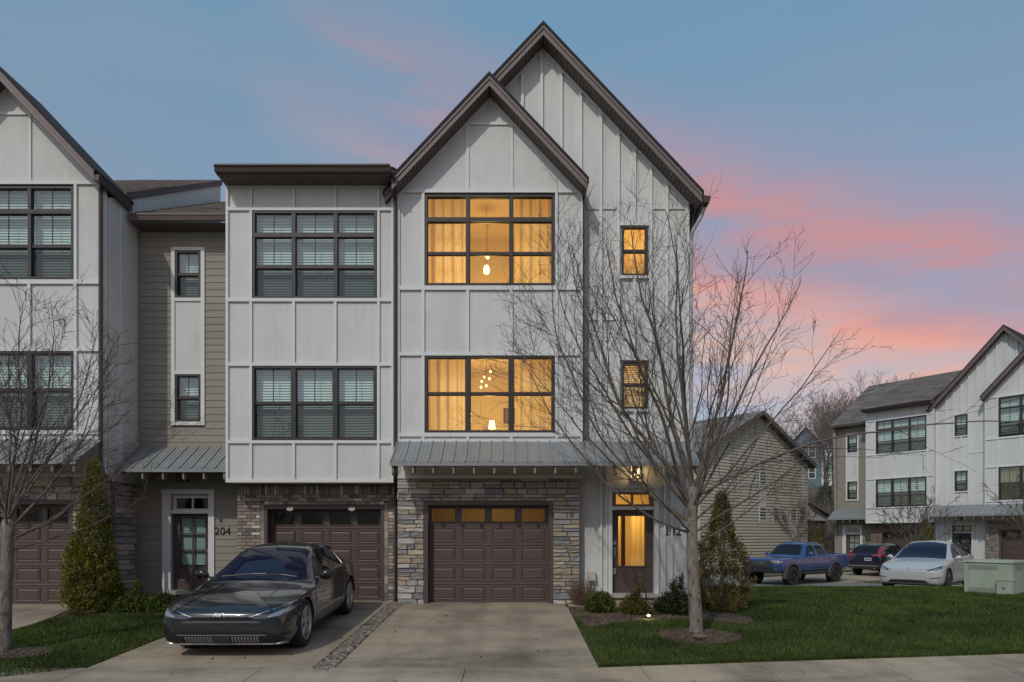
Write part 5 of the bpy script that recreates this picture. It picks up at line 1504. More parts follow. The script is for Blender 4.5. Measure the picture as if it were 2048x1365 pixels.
LAMPW = mat('clear_headlamp', (0.42, 0.44, 0.46), .12, metal=.5, coat=1.0)
LAMPD = mat('smoked_headlamp', (0.035, 0.04, 0.05), .06, coat=1.0)
LAMPR = mat('red_tail_lamp', (0.26, 0.014, 0.012), .15, coat=1.0)
ALLOY = mat('silver_alloy', (0.42, 0.42, 0.42), .3, metal=.8)
DALLOY = mat('dark_alloy', (0.045, 0.045, 0.048), .4, metal=.4)
WELL = mat('wheel_well_black', (0.006, 0.006, 0.006), .95)

def wheel(parent, x, y, R, wd, rim_r, spokes, side, alloy, dark=None):
    """side = +1 faces +x"""
    W = link('wheel', make_mesh('wheel', MB().lathe([(rim_r, -wd * .5), (R * .93, -wd * .5), (R * .985, -wd * .38), (R, -wd * .2), (R, wd * .2), (R * .985, wd * .38), (R * .93, wd * .5), (rim_r, wd * .5), (rim_r * .97, wd * .3), (rim_r * .97, -wd * .3)], 40, 'x', closed=True), RUBBER, True), parent)
    W.data.set_sharp_from_angle(angle=math.radians(40))
    W.location = (x, y, R)
    o = wd * .5 * side
    rim = MB().lathe([(rim_r * 1.0, o * .90), (rim_r * 1.01, o * 1.02), (rim_r * .93, o * 1.04), (rim_r * .90, o * .8), (rim_r * .88, o * .1), (rim_r * .90, o * .05)], 40, 'x', closed=True)
    link('rim', make_mesh('rim', rim, alloy, True), W)
    link('brake_disc', make_mesh('brake_disc', MB().lathe([(.001, o * .25), (rim_r * .86, o * .25), (rim_r * .86, o * .12), (.001, o * .12)], 28, 'x'), dark or BLACKM), W)
    for k in range(spokes):
        a = 2 * math.pi * k / spokes + .3; b = MB()
        def pt(r, t, xx): return (xx, r * math.cos(a) - t * math.sin(a), r * math.sin(a) + t * math.cos(a))
        t0, t1 = rim_r * .13, rim_r * (.11 if spokes > 5 else .17)
        b.hexa([pt(.02, -t0, o * .72), pt(.02, t0, o * .72), pt(rim_r * .92, t1, o * .72), pt(rim_r * .92, -t1, o * .72),
                pt(.02, -t0 * .8, o * .96), pt(.02, t0 * .8, o * .96), pt(rim_r * .92, t1 * .8, o * 1.0), pt(rim_r * .92, -t1 * .8, o * 1.0)])
        link('spoke', make_mesh('spoke', b, alloy), W)
    link('hub_cap', make_mesh('hub_cap', MB().lathe([(.001, o * 1.0), (rim_r * .16, o * .99), (rim_r * .2, o * .9), (rim_r * .2, o * .6), (.001, o * .6)], 20, 'x'), alloy, True), W)
    return W

def arch_trim(parent, x, y, z, r, wd, m, side, a0=-8, a1=188, t=.05):
    b = MB(); n = 24
    for i in range(n + 1):
        a = math.radians(a0 + (a1 - a0) * i / n)
        for (rr, xx) in ((r, x - side * wd), (r, x), (r + t, x - side * .012), (r + t, x - side * wd)):
            b.v.append((xx, y + rr * math.cos(a), z + rr * math.sin(a)))
    for i in range(n):
        for j in range(4):
            k = (j + 1) % 4; b.f.append((i * 4 + j, i * 4 + k, (i + 1) * 4 + k, (i + 1) * 4 + j))
    b.f.append((0, 1, 2, 3)); b.f.append((n * 4, n * 4 + 1, n * 4 + 2, n * 4 + 3))
    return link('arch_trim', make_mesh('arch_trim', b, m), parent)

def mirror_part(parent, x, y, z, side, m, s=1.0):
    b = MB(); n = 10; k = 8
    for i in range(k + 1):
        t = i / k; r = math.sin(math.pi * min(max(t, .03), .97)) ** .55
        for j in range(n):
            a = 2 * math.pi * j / n
            b.v.append((x + side * (.02 + .20 * s * t), y + .03 * t + .055 * s * r * math.cos(a) + .02, z + .025 * t + .075 * s * r * math.sin(a)))
    for i in range(k):
        for j in range(n):
            b.f.append((i * n + j, i * n + (j + 1) % n, (i + 1) * n + (j + 1) % n, (i + 1) * n + j))
    b.f.append(tuple(range(n))); b.f.append(tuple(k * n + j for j in range(n)))
    M = link('side_mirror', make_mesh('side_mirror', b, m, True), parent)
    link('mirror_arm', make_mesh('mirror_arm', MB().tube([(x - side * .06, y + .03, z - .05), (x + side * .06, y + .03, z - .03)], .022, 6), CLAD), M)
    return M

def seam(name, bvh, pts, axis, parent, w_=.006, m=None):
    """thin panel gap following a polyline"""
    poly = [(p[0], p[1]) for p in pts]; L = []; Rr = []
    for i, p in enumerate(poly):
        a = poly[max(0, i - 1)]; c = poly[min(len(poly) - 1, i + 1)]; d = Vector((c[0] - a[0], c[1] - a[1])).normalized(); nn = Vector((-d.y, d.x)) * w_
        L.append((p[0] + nn.x, p[1] + nn.y)); Rr.append((p[0] - nn.x, p[1] - nn.y))
    return patch(name, bvh, L + Rr[::-1], axis, m or WELL, parent, .0015, .06, .004)

def car_common(R, st, paint, wheels, Rw, wdt, arch_r, half_track, extra_cut=(), ny=110):
    b = loft_body(st, ny); bvh = bvh_of(b)
    me = make_mesh('body', b, paint, True)
    cut = []
    for (yy) in wheels:
        for sg in (-1, 1):
            c = MB().lathe([(arch_r, 0), (arch_r, .34)], 40, 'x'); c.v = [(sg * (half_track - .22 + (v[0] if True else 0)) if False else (sg * (half_track - .19) + sg * v[0]), yy + v[1], Rw + v[2]) for v in c.v]
            cut.append(make_mesh('cut', c, WELL))
    cut += list(extra_cut)
    r = boolean(me, cut); r.name = 'body'
    if len(r.materials) == 0: r.materials.append(paint)
    r.set_sharp_from_angle(angle=math.radians(32))
    body = link('body', r, R)
    for yy in wheels:
        for sg in (-1, 1):
            inn = MB().lathe([(arch_r - .004, 0), (arch_r - .004, .008)], 32, 'x'); inn.v = [(sg * (half_track - .185) + v[0], yy + v[1], Rw + v[2]) for v in inn.v]
            link('wheel_well', make_mesh('wheel_well', inn, WELL), body)
    return body, bvh

# ---------------- the dark car in the driveway
ZS = 0.935
def zz(st): return [[r[0], r[1] * ZS, r[2], r[3], r[4] * ZS, r[5], r[6] * ZS, r[7], r[8] * ZS, r[9] * ZS] for r in st]
EV = zz([
    # y     zb   ws   w    zm   wb   zbelt wr   zr   zt
    [0.00, .40, .42, .52, .50, .50, .60, .36, .64, .65],
    [0.02, .34, .60, .68, .48, .66, .63, .52, .675, .69],
    [0.07, .26, .74, .80, .47, .76, .66, .62, .715, .735],
    [0.16, .21, .81, .865, .48, .83, .69, .68, .755, .785],
    [0.34, .18, .85, .905, .50, .875, .75, .72, .812, .845],
    [0.60, .18, .86, .93, .52, .90, .81, .75, .862, .893],
    [0.95, .18, .86, .94, .54, .915, .865, .76, .905, .935],
    [1.25, .18, .86, .94, .56, .92, .885, .765, .93, .960],
    [1.45, .18, .86, .94, .58, .92, .905, .77, .965, .995],
    [1.75, .18, .86, .94, .60, .915, .94, .715, 1.13, 1.17],
    [2.10, .18, .86, .94, .61, .91, .985, .635, 1.325, 1.37],
    [2.45, .18, .86, .94, .62, .905, 1.00, .60, 1.455, 1.51],
    [2.85, .18, .86, .94, .63, .90, 1.015, .585, 1.495, 1.55],
    [3.30, .18, .86, .945, .64, .90, 1.035, .57, 1.465, 1.52],
    [3.75, .20, .86, .95, .66, .90, 1.055, .56, 1.36, 1.41],
    [4.10, .24, .84, .94, .68, .885, 1.06, .56, 1.23, 1.27],
    [4.35, .30, .80, .91, .70, .86, 1.04, .58, 1.12, 1.15],
    [4.55, .36, .74, .86, .72, .80, .98, .58, 1.03, 1.05],
    [4.66, .44, .66, .78, .72, .72, .90, .52, .94, .955],
    [4.69, .52, .58, .68, .72, .64, .84, .46, .87, .88]])
KIA = empty('parked_car', (-4.03, 9.47, gz(-4.03, 9.47) + .014), 0.012, 'dark grey electric hatchback parked nose out on the left driveway', 'car')
KIA.rotation_euler = (0.055, 0, 0.012)
kp = carpaint('dark_grey_car_paint', (0.026, 0.029, 0.037), .40, .2)
KLENS = mat('dim_headlamp_lens', (.30, .31, .34), .12, metal=.4, coat=1.0)
INTK = mat('matt_black_intake', (.010, .010, .012), .6)
body, bv = car_common(KIA, EV, kp, (.87, 3.77), .362, .24, .395, .90)
for yy in (.87, 3.77):
    for sg in (-1, 1): wheel(KIA, sg * .815, yy, .362, .235, .255, 5, sg, ALLOY)
sym = lambda p: [(-x, z) for x, z in reversed(p)]
WS = [(-.745, .905), (-.40, .93), (0, .937), (.40, .93), (.745, .905), (.62, 1.21), (.545, 1.36), (.3, 1.385), (0, 1.39), (-.3, 1.385), (-.545, 1.36), (-.62, 1.21)]
patch('windscreen', bv, WS, 'front', CARGLASSB, KIA, .004)
# dashboard and wheel silhouettes read through the screen as a lighter band: wipers and cowl
link('wiper', make_mesh('wiper', MB().tube([(-.55, 1.42, 1.0), (-.1, 1.50, 1.03), (.12, 1.50, 1.035)], .012, 6), BLACKM), KIA)
link('wiper', make_mesh('wiper', MB().tube([(-.02, 1.42, 1.01), (.35, 1.50, 1.02), (.62, 1.46, .99)], .012, 6), BLACKM), KIA)
for ax, sg in (('right', 1), ('left', -1)):
    patch('side_window', bv, [(1.98, .99), (2.66, 1.0), (2.62, 1.345), (2.45, 1.335), (2.25, 1.24)], ax, CARGLASS, KIA, .004)
    patch('side_window', bv, [(2.72, 1.0), (3.42, 1.02), (3.52, 1.20), (3.30, 1.29), (3.0, 1.345), (2.69, 1.35)], ax, CARGLASS, KIA, .004)
    patch('quarter_window', bv, [(3.47, 1.02), (3.86, 1.06), (3.75, 1.15), (3.57, 1.20)], ax, GLOSSB, KIA, .004)
    seam('door_seam', bv, [(1.42, .28), (1.38, .60), (1.52, .86)], ax, KIA); seam('door_seam', bv, [(2.68, .25), (2.70, .95)], ax, KIA); seam('door_seam', bv, [(3.45, .50), (3.62, .75), (3.50, .98)], ax, KIA)
    patch('sill_trim', bv, [(1.30, .195), (3.35, .205), (3.35, .26), (1.30, .25)], ax, CLAD, KIA, .006)
    for yy in (2.45, 3.25): patch('door_handle', bv, [(yy - .11, .845), (yy + .11, .855), (yy + .11, .88), (yy - .11, .87)], ax, kp, KIA, .014)
    arch_trim(KIA, sg * .945, .87, .362, .385, .10, GLOSSB, sg, 5, 175, .028); arch_trim(KIA, sg * .95, 3.77, .362, .385, .10, GLOSSB, sg, 5, 175, .028)
    mirror_part(KIA, sg * .88, 1.72, 0.985, sg, GLOSSB, 1.2)
    hl = [(.40, .582), (.46, .572), (.66, .575), (.80, .592), (.905, .640), (.925, .715), (.89, .735), (.80, .69), (.66, .635), (.52, .598)]
    hp = hl if sg > 0 else sym(hl)
    H_ = patch('headlight', bv, hp, 'front', LAMPD, KIA, .004, .03)
    lens = [(.63, .588), (.78, .603), (.895, .655), (.905, .70), (.80, .665), (.68, .622)]
    patch('lamp_unit', bv, lens if sg > 0 else sym(lens), 'front', KLENS, H_, .008, .025)
    sl = [(.40, .590), (.90, .742), (.895, .752), (.40, .60)]
    patch('light_strip', bv, sl if sg > 0 else sym(sl), 'front', CHROME, H_, .007, .03)
    cv = [(.78, .30), (.885, .33), (.87, .37), (.80, .345)]
    patch('air_curtain', bv, cv if sg > 0 else sym(cv), 'front', GLOSSB, KIA, .006, .03)
patch('grille_line', bv, [(-.43, .565), (.43, .565), (.43, .592), (-.43, .592)], 'front', GLOSSB, KIA, .005, .03)
patch('bumper_crease', bv, [(-.56, .515), (.56, .515), (.50, .540), (-.50, .540)], 'front', mat('bumper_highlight_tint', (.22, .22, .23), .25, metal=.8, coat=1), KIA, .016, .03)  # bright highlight along the crease put into a lighter metal colour
IN = [(-.62, .21), (.62, .21), (.80, .235), (.85, .27), (.72, .36), (.56, .40), (-.56, .40), (-.72, .36), (-.85, .27), (-.80, .235)]
I_ = patch('lower_intake', bv, IN, 'front', INTK, KIA, .004, .03)
for k in range(9):
    for sg in (-1, 1):
        x0 = sg * (.14 + .043 * k); pl = [(x0 - .012, .235), (x0 + .012, .235), (x0 + .012 + sg * .012, .32), (x0 - .012 + sg * .012, .32)]
        patch('intake_fin', bv, pl, 'front', mat('grey_plastic_fin', (.22, .22, .225), .4), I_, .016, .03)
patch('intake_bar', bv, [(-.62, .338), (.62, .338), (.60, .350), (-.60, .350)], 'front', ALLOY, I_, .014, .03)
patch('plate_blank', bv, [(-.115, .225), (.115, .225), (.115, .315), (-.115, .315)], 'front', mat('dull_blue_plastic', (.03, .04, .06), .5), I_, .018, .03)
patch('chin_spoiler', bv, [(-.70, .178), (.70, .178), (.84, .205), (.80, .232), (.66, .205), (-.66, .205), (-.80, .232), (-.84, .205)], 'front', mat('satin_chin_trim', (.42, .41, .40), .35, metal=.6), KIA, .022, .03)
for sg in (1, -1):
    cr = [(.70, .66), (.52, .80), (.46, .90), (.455, .90), (.50, .80), (.66, .66)]
    patch('bonnet_crease', bv, cr if sg > 0 else sym(cr), 'front', kp, KIA, .010, .03)
seam('bonnet_seam', bv, [(-.80, .66), (-.60, .635), (-.3, .622), (0, .618), (.3, .622), (.60, .635), (.80, .66)], 'front', KIA, .004)
# badge strokes on the nose
BADGE = mat('white_badge', (.75, .75, .75), .3)
def badge(strokes, x0, z0, s, parent, bvx, axis='front', m=BADGE):
    B = None
    for st in strokes:
        L = [(x0 + px * s, z0 + pz * s) for px, pz in st]
        o = patch('badge' if B is None else 'badge_stroke', bvx, L, axis, m, parent if B is None else B, .010, .02, .004); B = B or o
badge([[(-1.0, 0), (-.86, 0), (-.76, .42), (-.90, .42)], [(-.82, .20), (-.72, .20), (-.34, .42), (-.52, .42)], [(-.80, .22), (-.70, .26), (-.40, 0), (-.56, 0)],
       [(-.30, 0), (-.17, 0), (-.07, .42), (-.20, .42)], [(-.20, 0), (-.06, 0), (.40, .42), (.26, .42)], [(.27, .42), (.41, .42), (.66, 0), (.52, 0)]], 0, .606, .092, KIA, bv)
link('roof_antenna', make_mesh('roof_antenna', MB().prism_x([(3.15, 1.40), (3.33, 1.40), (3.31, 1.475), (3.27, 1.475)], -.014, .014), GLOSSB), KIA)
link('rear_spoiler', make_mesh('rear_spoiler', MB().hexa([(-.50, 3.72, 1.30), (.50, 3.72, 1.30), (.50, 3.98, 1.235), (-.50, 3.98, 1.235), (-.52, 3.70, 1.33), (.52, 3.70, 1.33), (.56, 4.03, 1.28), (-.56, 4.03, 1.28)]), GLOSSB), KIA)

# ---------------- blue pickup
TA = [
    [0.000, 0.720, 0.620, 0.740, 0.800, 0.720, 0.980, 0.660, 1.020, 1.030],
    [0.030, 0.620, 0.720, 0.820, 0.800, 0.800, 1.020, 0.740, 1.070, 1.080],
    [0.120, 0.540, 0.800, 0.890, 0.800, 0.870, 1.050, 0.800, 1.100, 1.120],
    [0.400, 0.520, 0.860, 0.935, 0.800, 0.915, 1.080, 0.800, 1.125, 1.160],
    [0.900, 0.520, 0.860, 0.945, 0.800, 0.925, 1.100, 0.790, 1.140, 1.175],
    [1.450, 0.520, 0.860, 0.945, 0.800, 0.925, 1.115, 0.790, 1.150, 1.185],
    [1.620, 0.520, 0.860, 0.945, 0.800, 0.925, 1.125, 0.790, 1.170, 1.200],
    [1.950, 0.520, 0.860, 0.945, 0.800, 0.920, 1.140, 0.720, 1.430, 1.460],
    [2.250, 0.520, 0.860, 0.945, 0.800, 0.920, 1.150, 0.660, 1.680, 1.720],
    [2.550, 0.520, 0.860, 0.945, 0.800, 0.920, 1.160, 0.650, 1.745, 1.790],
    [3.300, 0.520, 0.860, 0.945, 0.800, 0.920, 1.170, 0.645, 1.745, 1.790],
    [3.520, 0.520, 0.860, 0.945, 0.800, 0.920, 1.175, 0.645, 1.700, 1.740],
    [3.720, 0.520, 0.860, 0.945, 0.800, 0.920, 1.180, 0.700, 1.300, 1.340],
    [3.800, 0.540, 0.860, 0.945, 0.800, 0.930, 1.190, 0.860, 1.235, 1.238],
    [4.600, 0.560, 0.860, 0.945, 0.800, 0.930, 1.200, 0.860, 1.245, 1.248],
    [5.250, 0.600, 0.850, 0.940, 0.800, 0.925, 1.210, 0.860, 1.255, 1.258],
    [5.330, 0.640, 0.820, 0.920, 0.800, 0.910, 1.200, 0.850, 1.245, 1.248],
    [5.360, 0.700, 0.800, 0.890, 0.800, 0.880, 1.190, 0.830, 1.220, 1.222]]
TAC = empty('pickup_truck', (10.35, 28.55, gz(10.5, 29.5) - .02), -math.radians(55), 'lifted blue pickup truck parked beyond the lawn, nose to the left', 'pickup')
tp = carpaint('blue_truck_paint', (0.014, 0.060, 0.200), .05, .3, .35)
bedcut = make_mesh('cut', MB().box(-.78, .78, 3.88, 5.26, .80, 1.5), WELL)
body, bv = car_common(TAC, TA, tp, (.92, 4.15), .40, .28, .47, .93, [bedcut])
for yy in (.92, 4.15):
    for sg in (-1, 1):
        wheel(TAC, sg * .86, yy, .40, .29, .235, 6, sg, DALLOY, WELL); arch_trim(TAC, sg * .985, yy, .40, .465, .14, mat('faded_grey_flare', (.075, .075, .08), .7), sg, -12, 192, .085)
patch('windscreen', bv, [(-.72, 1.235), (0, 1.245), (.72, 1.235), (.61, 1.60), (.575, 1.67), (0, 1.69), (-.575, 1.67), (-.61, 1.60)], 'front', CARGLASS, TAC, .004)
for ax, sg in (('right', 1), ('left', -1)):
    patch('side_window', bv, [(1.98, 1.21), (2.72, 1.22), (2.72, 1.655), (2.42, 1.645), (2.24, 1.55)], ax, CARGLASS, TAC, .004)
    patch('side_window', bv, [(2.84, 1.22), (3.50, 1.23), (3.42, 1.63), (2.84, 1.655)], ax, CARGLASS, TAC, .004)
    seam('door_seam', bv, [(1.66, .50), (1.64, 1.10)], ax, TAC); seam('door_seam', bv, [(2.78, .50), (2.78, 1.22)], ax, TAC); seam('door_seam', bv, [(3.55, .62), (3.60, 1.22)], ax, TAC); seam('bed_seam', bv, [(3.76, .48), (3.76, 1.20)], ax, TAC, .009)
    for yy in (2.62, 3.42): patch('door_handle', bv, [(yy - .10, 1.03), (yy + .08, 1.03), (yy + .08, 1.07), (yy - .10, 1.07)], ax, tp, TAC, .022)
    patch('door_moulding', bv, [(1.72, .74), (3.5, .76), (3.5, .79), (1.72, .77)], ax, tp, TAC, .016)
    mirror_part(TAC, sg * .90, 2.02, 1.27, sg, tp, 1.25)
    link('side_step', make_mesh('side_step', MB().tube([(sg * .90, 1.55, .50), (sg * .95, 1.75, .47), (sg * .95, 3.4, .47), (sg * .90, 3.6, .50)], .045, 8), DALLOY), TAC)
    hl = [(.52, 1.00), (.60, .90), (.86, .915), (.915, .985), (.89, 1.03), (.66, 1.045)]
    H_ = patch('headlight', bv, hl if sg > 0 else sym(hl), 'front', LAMPW, TAC, .010, .04)
    hl2 = [(.60, .92), (.74, .925), (.74, .99), (.58, 1.0)]; patch('lamp_unit', bv, hl2 if sg > 0 else sym(hl2), 'front', CHROME, H_, .016, .04)
    fg = [(.62, .66), (.84, .68), (.86, .76), (.62, .77)]; F_ = patch('fog_lamp', bv, fg if sg > 0 else sym(fg), 'front', CLAD, TAC, .008, .04)
    fg2 = [(.71, .69), (.80, .69), (.80, .745), (.71, .745)]; patch('fog_lens', bv, fg2 if sg > 0 else sym(fg2), 'front', CHROME, F_, .014, .03)
    st_ = [(4.95, 1.10), (5.22, 1.11), (5.22, 1.16), (4.95, 1.15)]; patch('red_decal', bv, st_, ax, mat('faded_red_decal', (.22, .05, .05), .5), TAC, .003)
    tl = [(5.22, .98), (5.345, .98), (5.345, 1.20), (5.24, 1.20)]; patch('tail_light', bv, tl, ax, LAMPR, TAC, .012)
GR = [(-.46, .76), (.46, .76), (.56, .84), (.58, .95), (.50, 1.02), (-.50, 1.02), (-.58, .95), (-.56, .84)]
g_ = patch('grille', bv, GR, 'front', CLAD, TAC, .012, .05)
for z in (.81, .86, .91, .96): patch('grille_bar', bv, [(-.50, z - .009), (.50, z - .009), (.50, z + .009), (-.50, z + .009)], 'front', mat('grey_grille_bar', (.09, .095, .10), .4), g_, .026, .05)
me = text_mesh('grille_lettering', 'TOYOTA', .135, .006, mat('grey_letter', (.22, .23, .25), .4)); o = link('grille_lettering', me, g_); o.location = (0, -.035, .93); o.rotation_euler = (math.radians(90), 0, 0)
patch('front_bumper', bv, [(-.84, .56), (.84, .56), (.88, .64), (-.88, .64)], 'front', mat('dusty_blue_bumper', (.05, .07, .11), .55), TAC, .02, .05)
patch('lower_intake', bv, [(-.60, .64), (.60, .64), (.56, .745), (-.56, .745)], 'front', CLAD, TAC, .008, .05)
patch('skid_plate', bv, [(-.70, .53), (.70, .53), (.66, .56), (-.66, .56)], 'front', CLAD, TAC, .02, .05)

# ---------------- pale crossover
TE = [
    [0.00, .40, .46, .56, .50, .54, .62, .38, .66, .67],
    [0.02, .33, .62, .70, .48, .68, .65, .52, .70, .71],
    [0.08, .25, .76, .82, .48, .79, .68, .62, .745, .765],
    [0.20, .21, .83, .90, .50, .86, .73, .68, .80, .83],
    [0.45, .19, .87, .945, .54, .905, .82, .74, .89, .925],
    [0.85, .19, .88, .955, .58, .925, .90, .77, .965, 1.00],
    [1.20, .19, .88, .96, .60, .93, .95, .77, 1.02, 1.055],
    [1.50, .19, .88, .96, .62, .925, .985, .74, 1.16, 1.205],
    [1.90, .19, .88, .96, .64, .915, 1.02, .67, 1.42, 1.47],
    [2.30, .19, .88, .96, .65, .91, 1.04, .63, 1.555, 1.605],
    [2.70, .19, .88, .96, .66, .91, 1.06, .62, 1.57, 1.625],
    [3.30, .19, .88, .965, .67, .91, 1.08, .60, 1.50, 1.555],
    [3.80, .21, .87, .965, .68, .90, 1.10, .58, 1.37, 1.42],
    [4.20, .25, .84, .95, .70, .88, 1.10, .58, 1.22, 1.26],
    [4.50, .32, .78, .90, .72, .83, 1.06, .60, 1.11, 1.135],
    [4.68, .40, .70, .82, .72, .75, .98, .56, 1.02, 1.035],
    [4.75, .50, .60, .72, .72, .66, .88, .48, .92, .93]]
TES = empty('parked_car', (12.72, 21.95, gz(13.5, 23.4)), -math.radians(46), 'pearl white electric crossover parked behind the green utility cabinet', 'car')
wp = carpaint('pearl_white_paint', (0.50, 0.51, 0.50), .15, .3)
body, bv = car_common(TES, TE, wp, (.87, 3.76), .36, .25, .395, .92)
for yy in (.87, 3.76):
    for sg in (-1, 1):
        wheel(TES, sg * .83, yy, .36, .24, .25, 7, sg, DALLOY, WELL); arch_trim(TES, sg * .968, yy, .36, .385, .10, CLAD, sg, -5, 185, .035)
patch('windscreen', bv, [(-.76, 1.02), (-.4, 1.05), (0, 1.055), (.4, 1.05), (.76, 1.02), (.655, 1.36), (.585, 1.51), (.3, 1.56), (0, 1.575), (-.3, 1.56), (-.585, 1.51), (-.655, 1.36)], 'front', CARGLASSB, TES, .004)
for ax, sg in (('right', 1), ('left', -1)):
    patch('side_window', bv, [(1.60, 1.04), (2.58, 1.075), (2.56, 1.50), (2.25, 1.47), (1.95, 1.32)], ax, CARGLASS, TES, .004)
    patch('side_window', bv, [(2.66, 1.08), (3.40, 1.105), (3.90, 1.16), (3.60, 1.32), (3.2, 1.45), (2.64, 1.505)], ax, CARGLASS, TES, .004)
    seam('door_seam', bv, [(1.40, .30), (1.36, .70), (1.46, .98)], ax, TES); seam('door_seam', bv, [(2.62, .28), (2.62, 1.06)], ax, TES)
    patch('sill_trim', bv, [(1.30, .20), (3.32, .205), (3.32, .27), (1.30, .26)], ax, CLAD, TES, .006)
    patch('side_camera', bv, [(1.16, .80), (1.34, .84), (1.30, .86), (1.17, .83)], ax, GLOSSB, TES, .008, .03)
    mirror_part(TES, sg * .90, 1.66, 1.05, sg, wp, 1.05)
    hl = [(.50, .672), (.62, .662), (.80, .69), (.90, .755), (.915, .83), (.86, .83), (.74, .77), (.60, .71)]
    H_ = patch('headlight', bv, hl if sg > 0 else sym(hl), 'front', LAMPD, TES, .004, .03)
    l2 = [(.62, .675), (.78, .70), (.86, .76), (.74, .735)]; patch('lamp_unit', bv, l2 if sg > 0 else sym(l2), 'front', LAMPW, H_, .008, .03)
    cv = [(.62, .435), (.88, .45), (.885, .475), (.62, .455)]; patch('fog_slot', bv, cv if sg > 0 else sym(cv), 'front', GLOSSB, TES, .006, .03)
patch('lower_intake', bv, [(-.60, .275), (.60, .275), (.50, .365), (.30, .375), (-.30, .375), (-.50, .365)], 'front', CLAD, TES, .005, .03)
patch('chin_spoiler', bv, [(-.72, .205), (.72, .205), (.80, .245), (-.80, .245)], 'front', CLAD, TES, .012, .04)
seam('bonnet_seam', bv, [(-.84, .80), (-.6, .72), (-.3, .70), (0, .695), (.3, .70), (.6, .72), (.84, .80)], 'front', TES, .004)
badge([[(-.5, .45), (-.4, .62), (.4, .62), (.5, .45), (.12, .48), (0, 0), (-.12, .48)]], 0, .70, .085, TES, bv, m=ALLOY)

# ---------------- dark blue hatchback seen from behind
CR = [
    [0.00, .45, .55, .66, .60, .62, .78, .45, .84, .85],
    [0.06, .30, .74, .82, .60, .78, .86, .60, .92, .94],
    [0.25, .24, .82, .89, .62, .86, .92, .70, .98, 1.01],
    [0.90, .24, .85, .925, .64, .90, .98, .76, 1.04, 1.07],
    [1.35, .24, .86, .93, .66, .90, 1.02, .76, 1.10, 1.14],
    [1.75, .24, .86, .93, .68, .895, 1.05, .68, 1.38, 1.42],
    [2.15, .24, .86, .93, .69, .89, 1.07, .63, 1.58, 1.63],
    [2.60, .24, .86, .93, .70, .89, 1.09, .62, 1.63, 1.68],
    [3.40, .26, .86, .935, .72, .885, 1.11, .61, 1.61, 1.665],
    [4.00, .30, .85, .93, .74, .875, 1.13, .59, 1.55, 1.60],
    [4.25, .33, .82, .92, .75, .865, 1.13, .57, 1.44, 1.48],
    [4.45, .36, .80, .90, .76, .85, 1.12, .62, 1.19, 1.21],
    [4.56, .40, .76, .87, .76, .82, 1.06, .64, 1.10, 1.11],
    [4.60, .48, .72, .82, .76, .78, 1.00, .60, 1.04, 1.05]]
_rear = Vector((17.75, 34.5, 0)); _f = _rear + Vector((.8, .6, 0)) * 4.6
CRV = empty('parked_car', (_f.x, _f.y, gz(18.5, 35.5) + .0), -math.radians(233.1), 'dark blue hatchback with red tail lights parked facing the far garage', 'car')
cp = carpaint('navy_car_paint', (0.012, 0.016, 0.040), .4, .3)
body, bv = car_common(CRV, CR, cp, (.90, 3.56), .355, .24, .39, .89)
for yy in (.90, 3.56):
    for sg in (-1, 1):
        wheel(CRV, sg * .80, yy, .355, .235, .235, 5, sg, DALLOY, WELL); arch_trim(CRV, sg * .935, yy, .355, .385, .10, CLAD, sg, -8, 188, .05)
patch('rear_window', bv, [(-.70, 1.16), (.70, 1.16), (.56, 1.50), (-.56, 1.50)], 'rear', CARGLASS, CRV, .004)
patch('windscreen', bv, [(-.72, 1.13), (.72, 1.13), (.58, 1.56), (-.58, 1.56)], 'front', CARGLASS, CRV, .004)
for ax, sg in (('right', 1), ('left', -1)):
    patch('side_window', bv, [(1.80, 1.12), (2.60, 1.14), (2.60, 1.53), (2.2, 1.50)], ax, CARGLASS, CRV, .004)
    patch('side_window', bv, [(2.68, 1.14), (3.38, 1.16), (3.36, 1.52), (2.68, 1.53)], ax, CARGLASS, CRV, .004)
    patch('quarter_window', bv, [(3.45, 1.17), (4.02, 1.26), (3.90, 1.42), (3.44, 1.50)], ax, CARGLASS, CRV, .004)
    mirror_part(CRV, sg * .88, 1.72, 1.10, sg, cp)
    seam('door_seam', bv, [(2.64, .35), (2.64, 1.12)], ax, CRV)
    tl = [(.42, 1.02), (.86, 1.02), (.87, 1.12), (.78, 1.14), (.72, 1.42), (.60, 1.42), (.66, 1.12), (.42, 1.09)]
    patch('tail_light', bv, tl if sg > 0 else sym(tl), 'rear', LAMPR, CRV, .012, .04)
    patch('tail_light', bv, [(4.20, 1.0), (4.50, 1.0), (4.44, 1.10), (4.2, 1.12)], ax, LAMPR, CRV, .012, .04)
    link('exhaust', make_mesh('exhaust', MB().lathe([(.03, 0), (.045, 0), (.045, .12), (.03, .12)], 14, 'y', (sg * .55, 4.50, .40)), CHROME), CRV)
patch('rear_bumper', bv, [(-.82, .42), (.82, .42), (.84, .60), (-.84, .60)], 'rear', CLAD, CRV, .02, .05)
patch('bumper_trim', bv, [(-.74, .50), (.74, .50), (.74, .545), (-.74, .545)], 'rear', mat('satin_grey_trim', (.16, .155, .15)), CRV, .03, .05)
P_ = patch('licence_plate', bv, [(-.40, .78), (-.06, .78), (-.06, .93), (-.40, .93)], 'rear', mat('pale_plate', (.42, .46, .52), .4), CRV, .012, .05)
patch('plate_characters', bv, [(-.37, .825), (-.09, .825), (-.09, .885), (-.37, .885)], 'rear', mat('navy_plate_print', (.06, .08, .15), .5), P_, .014, .05)
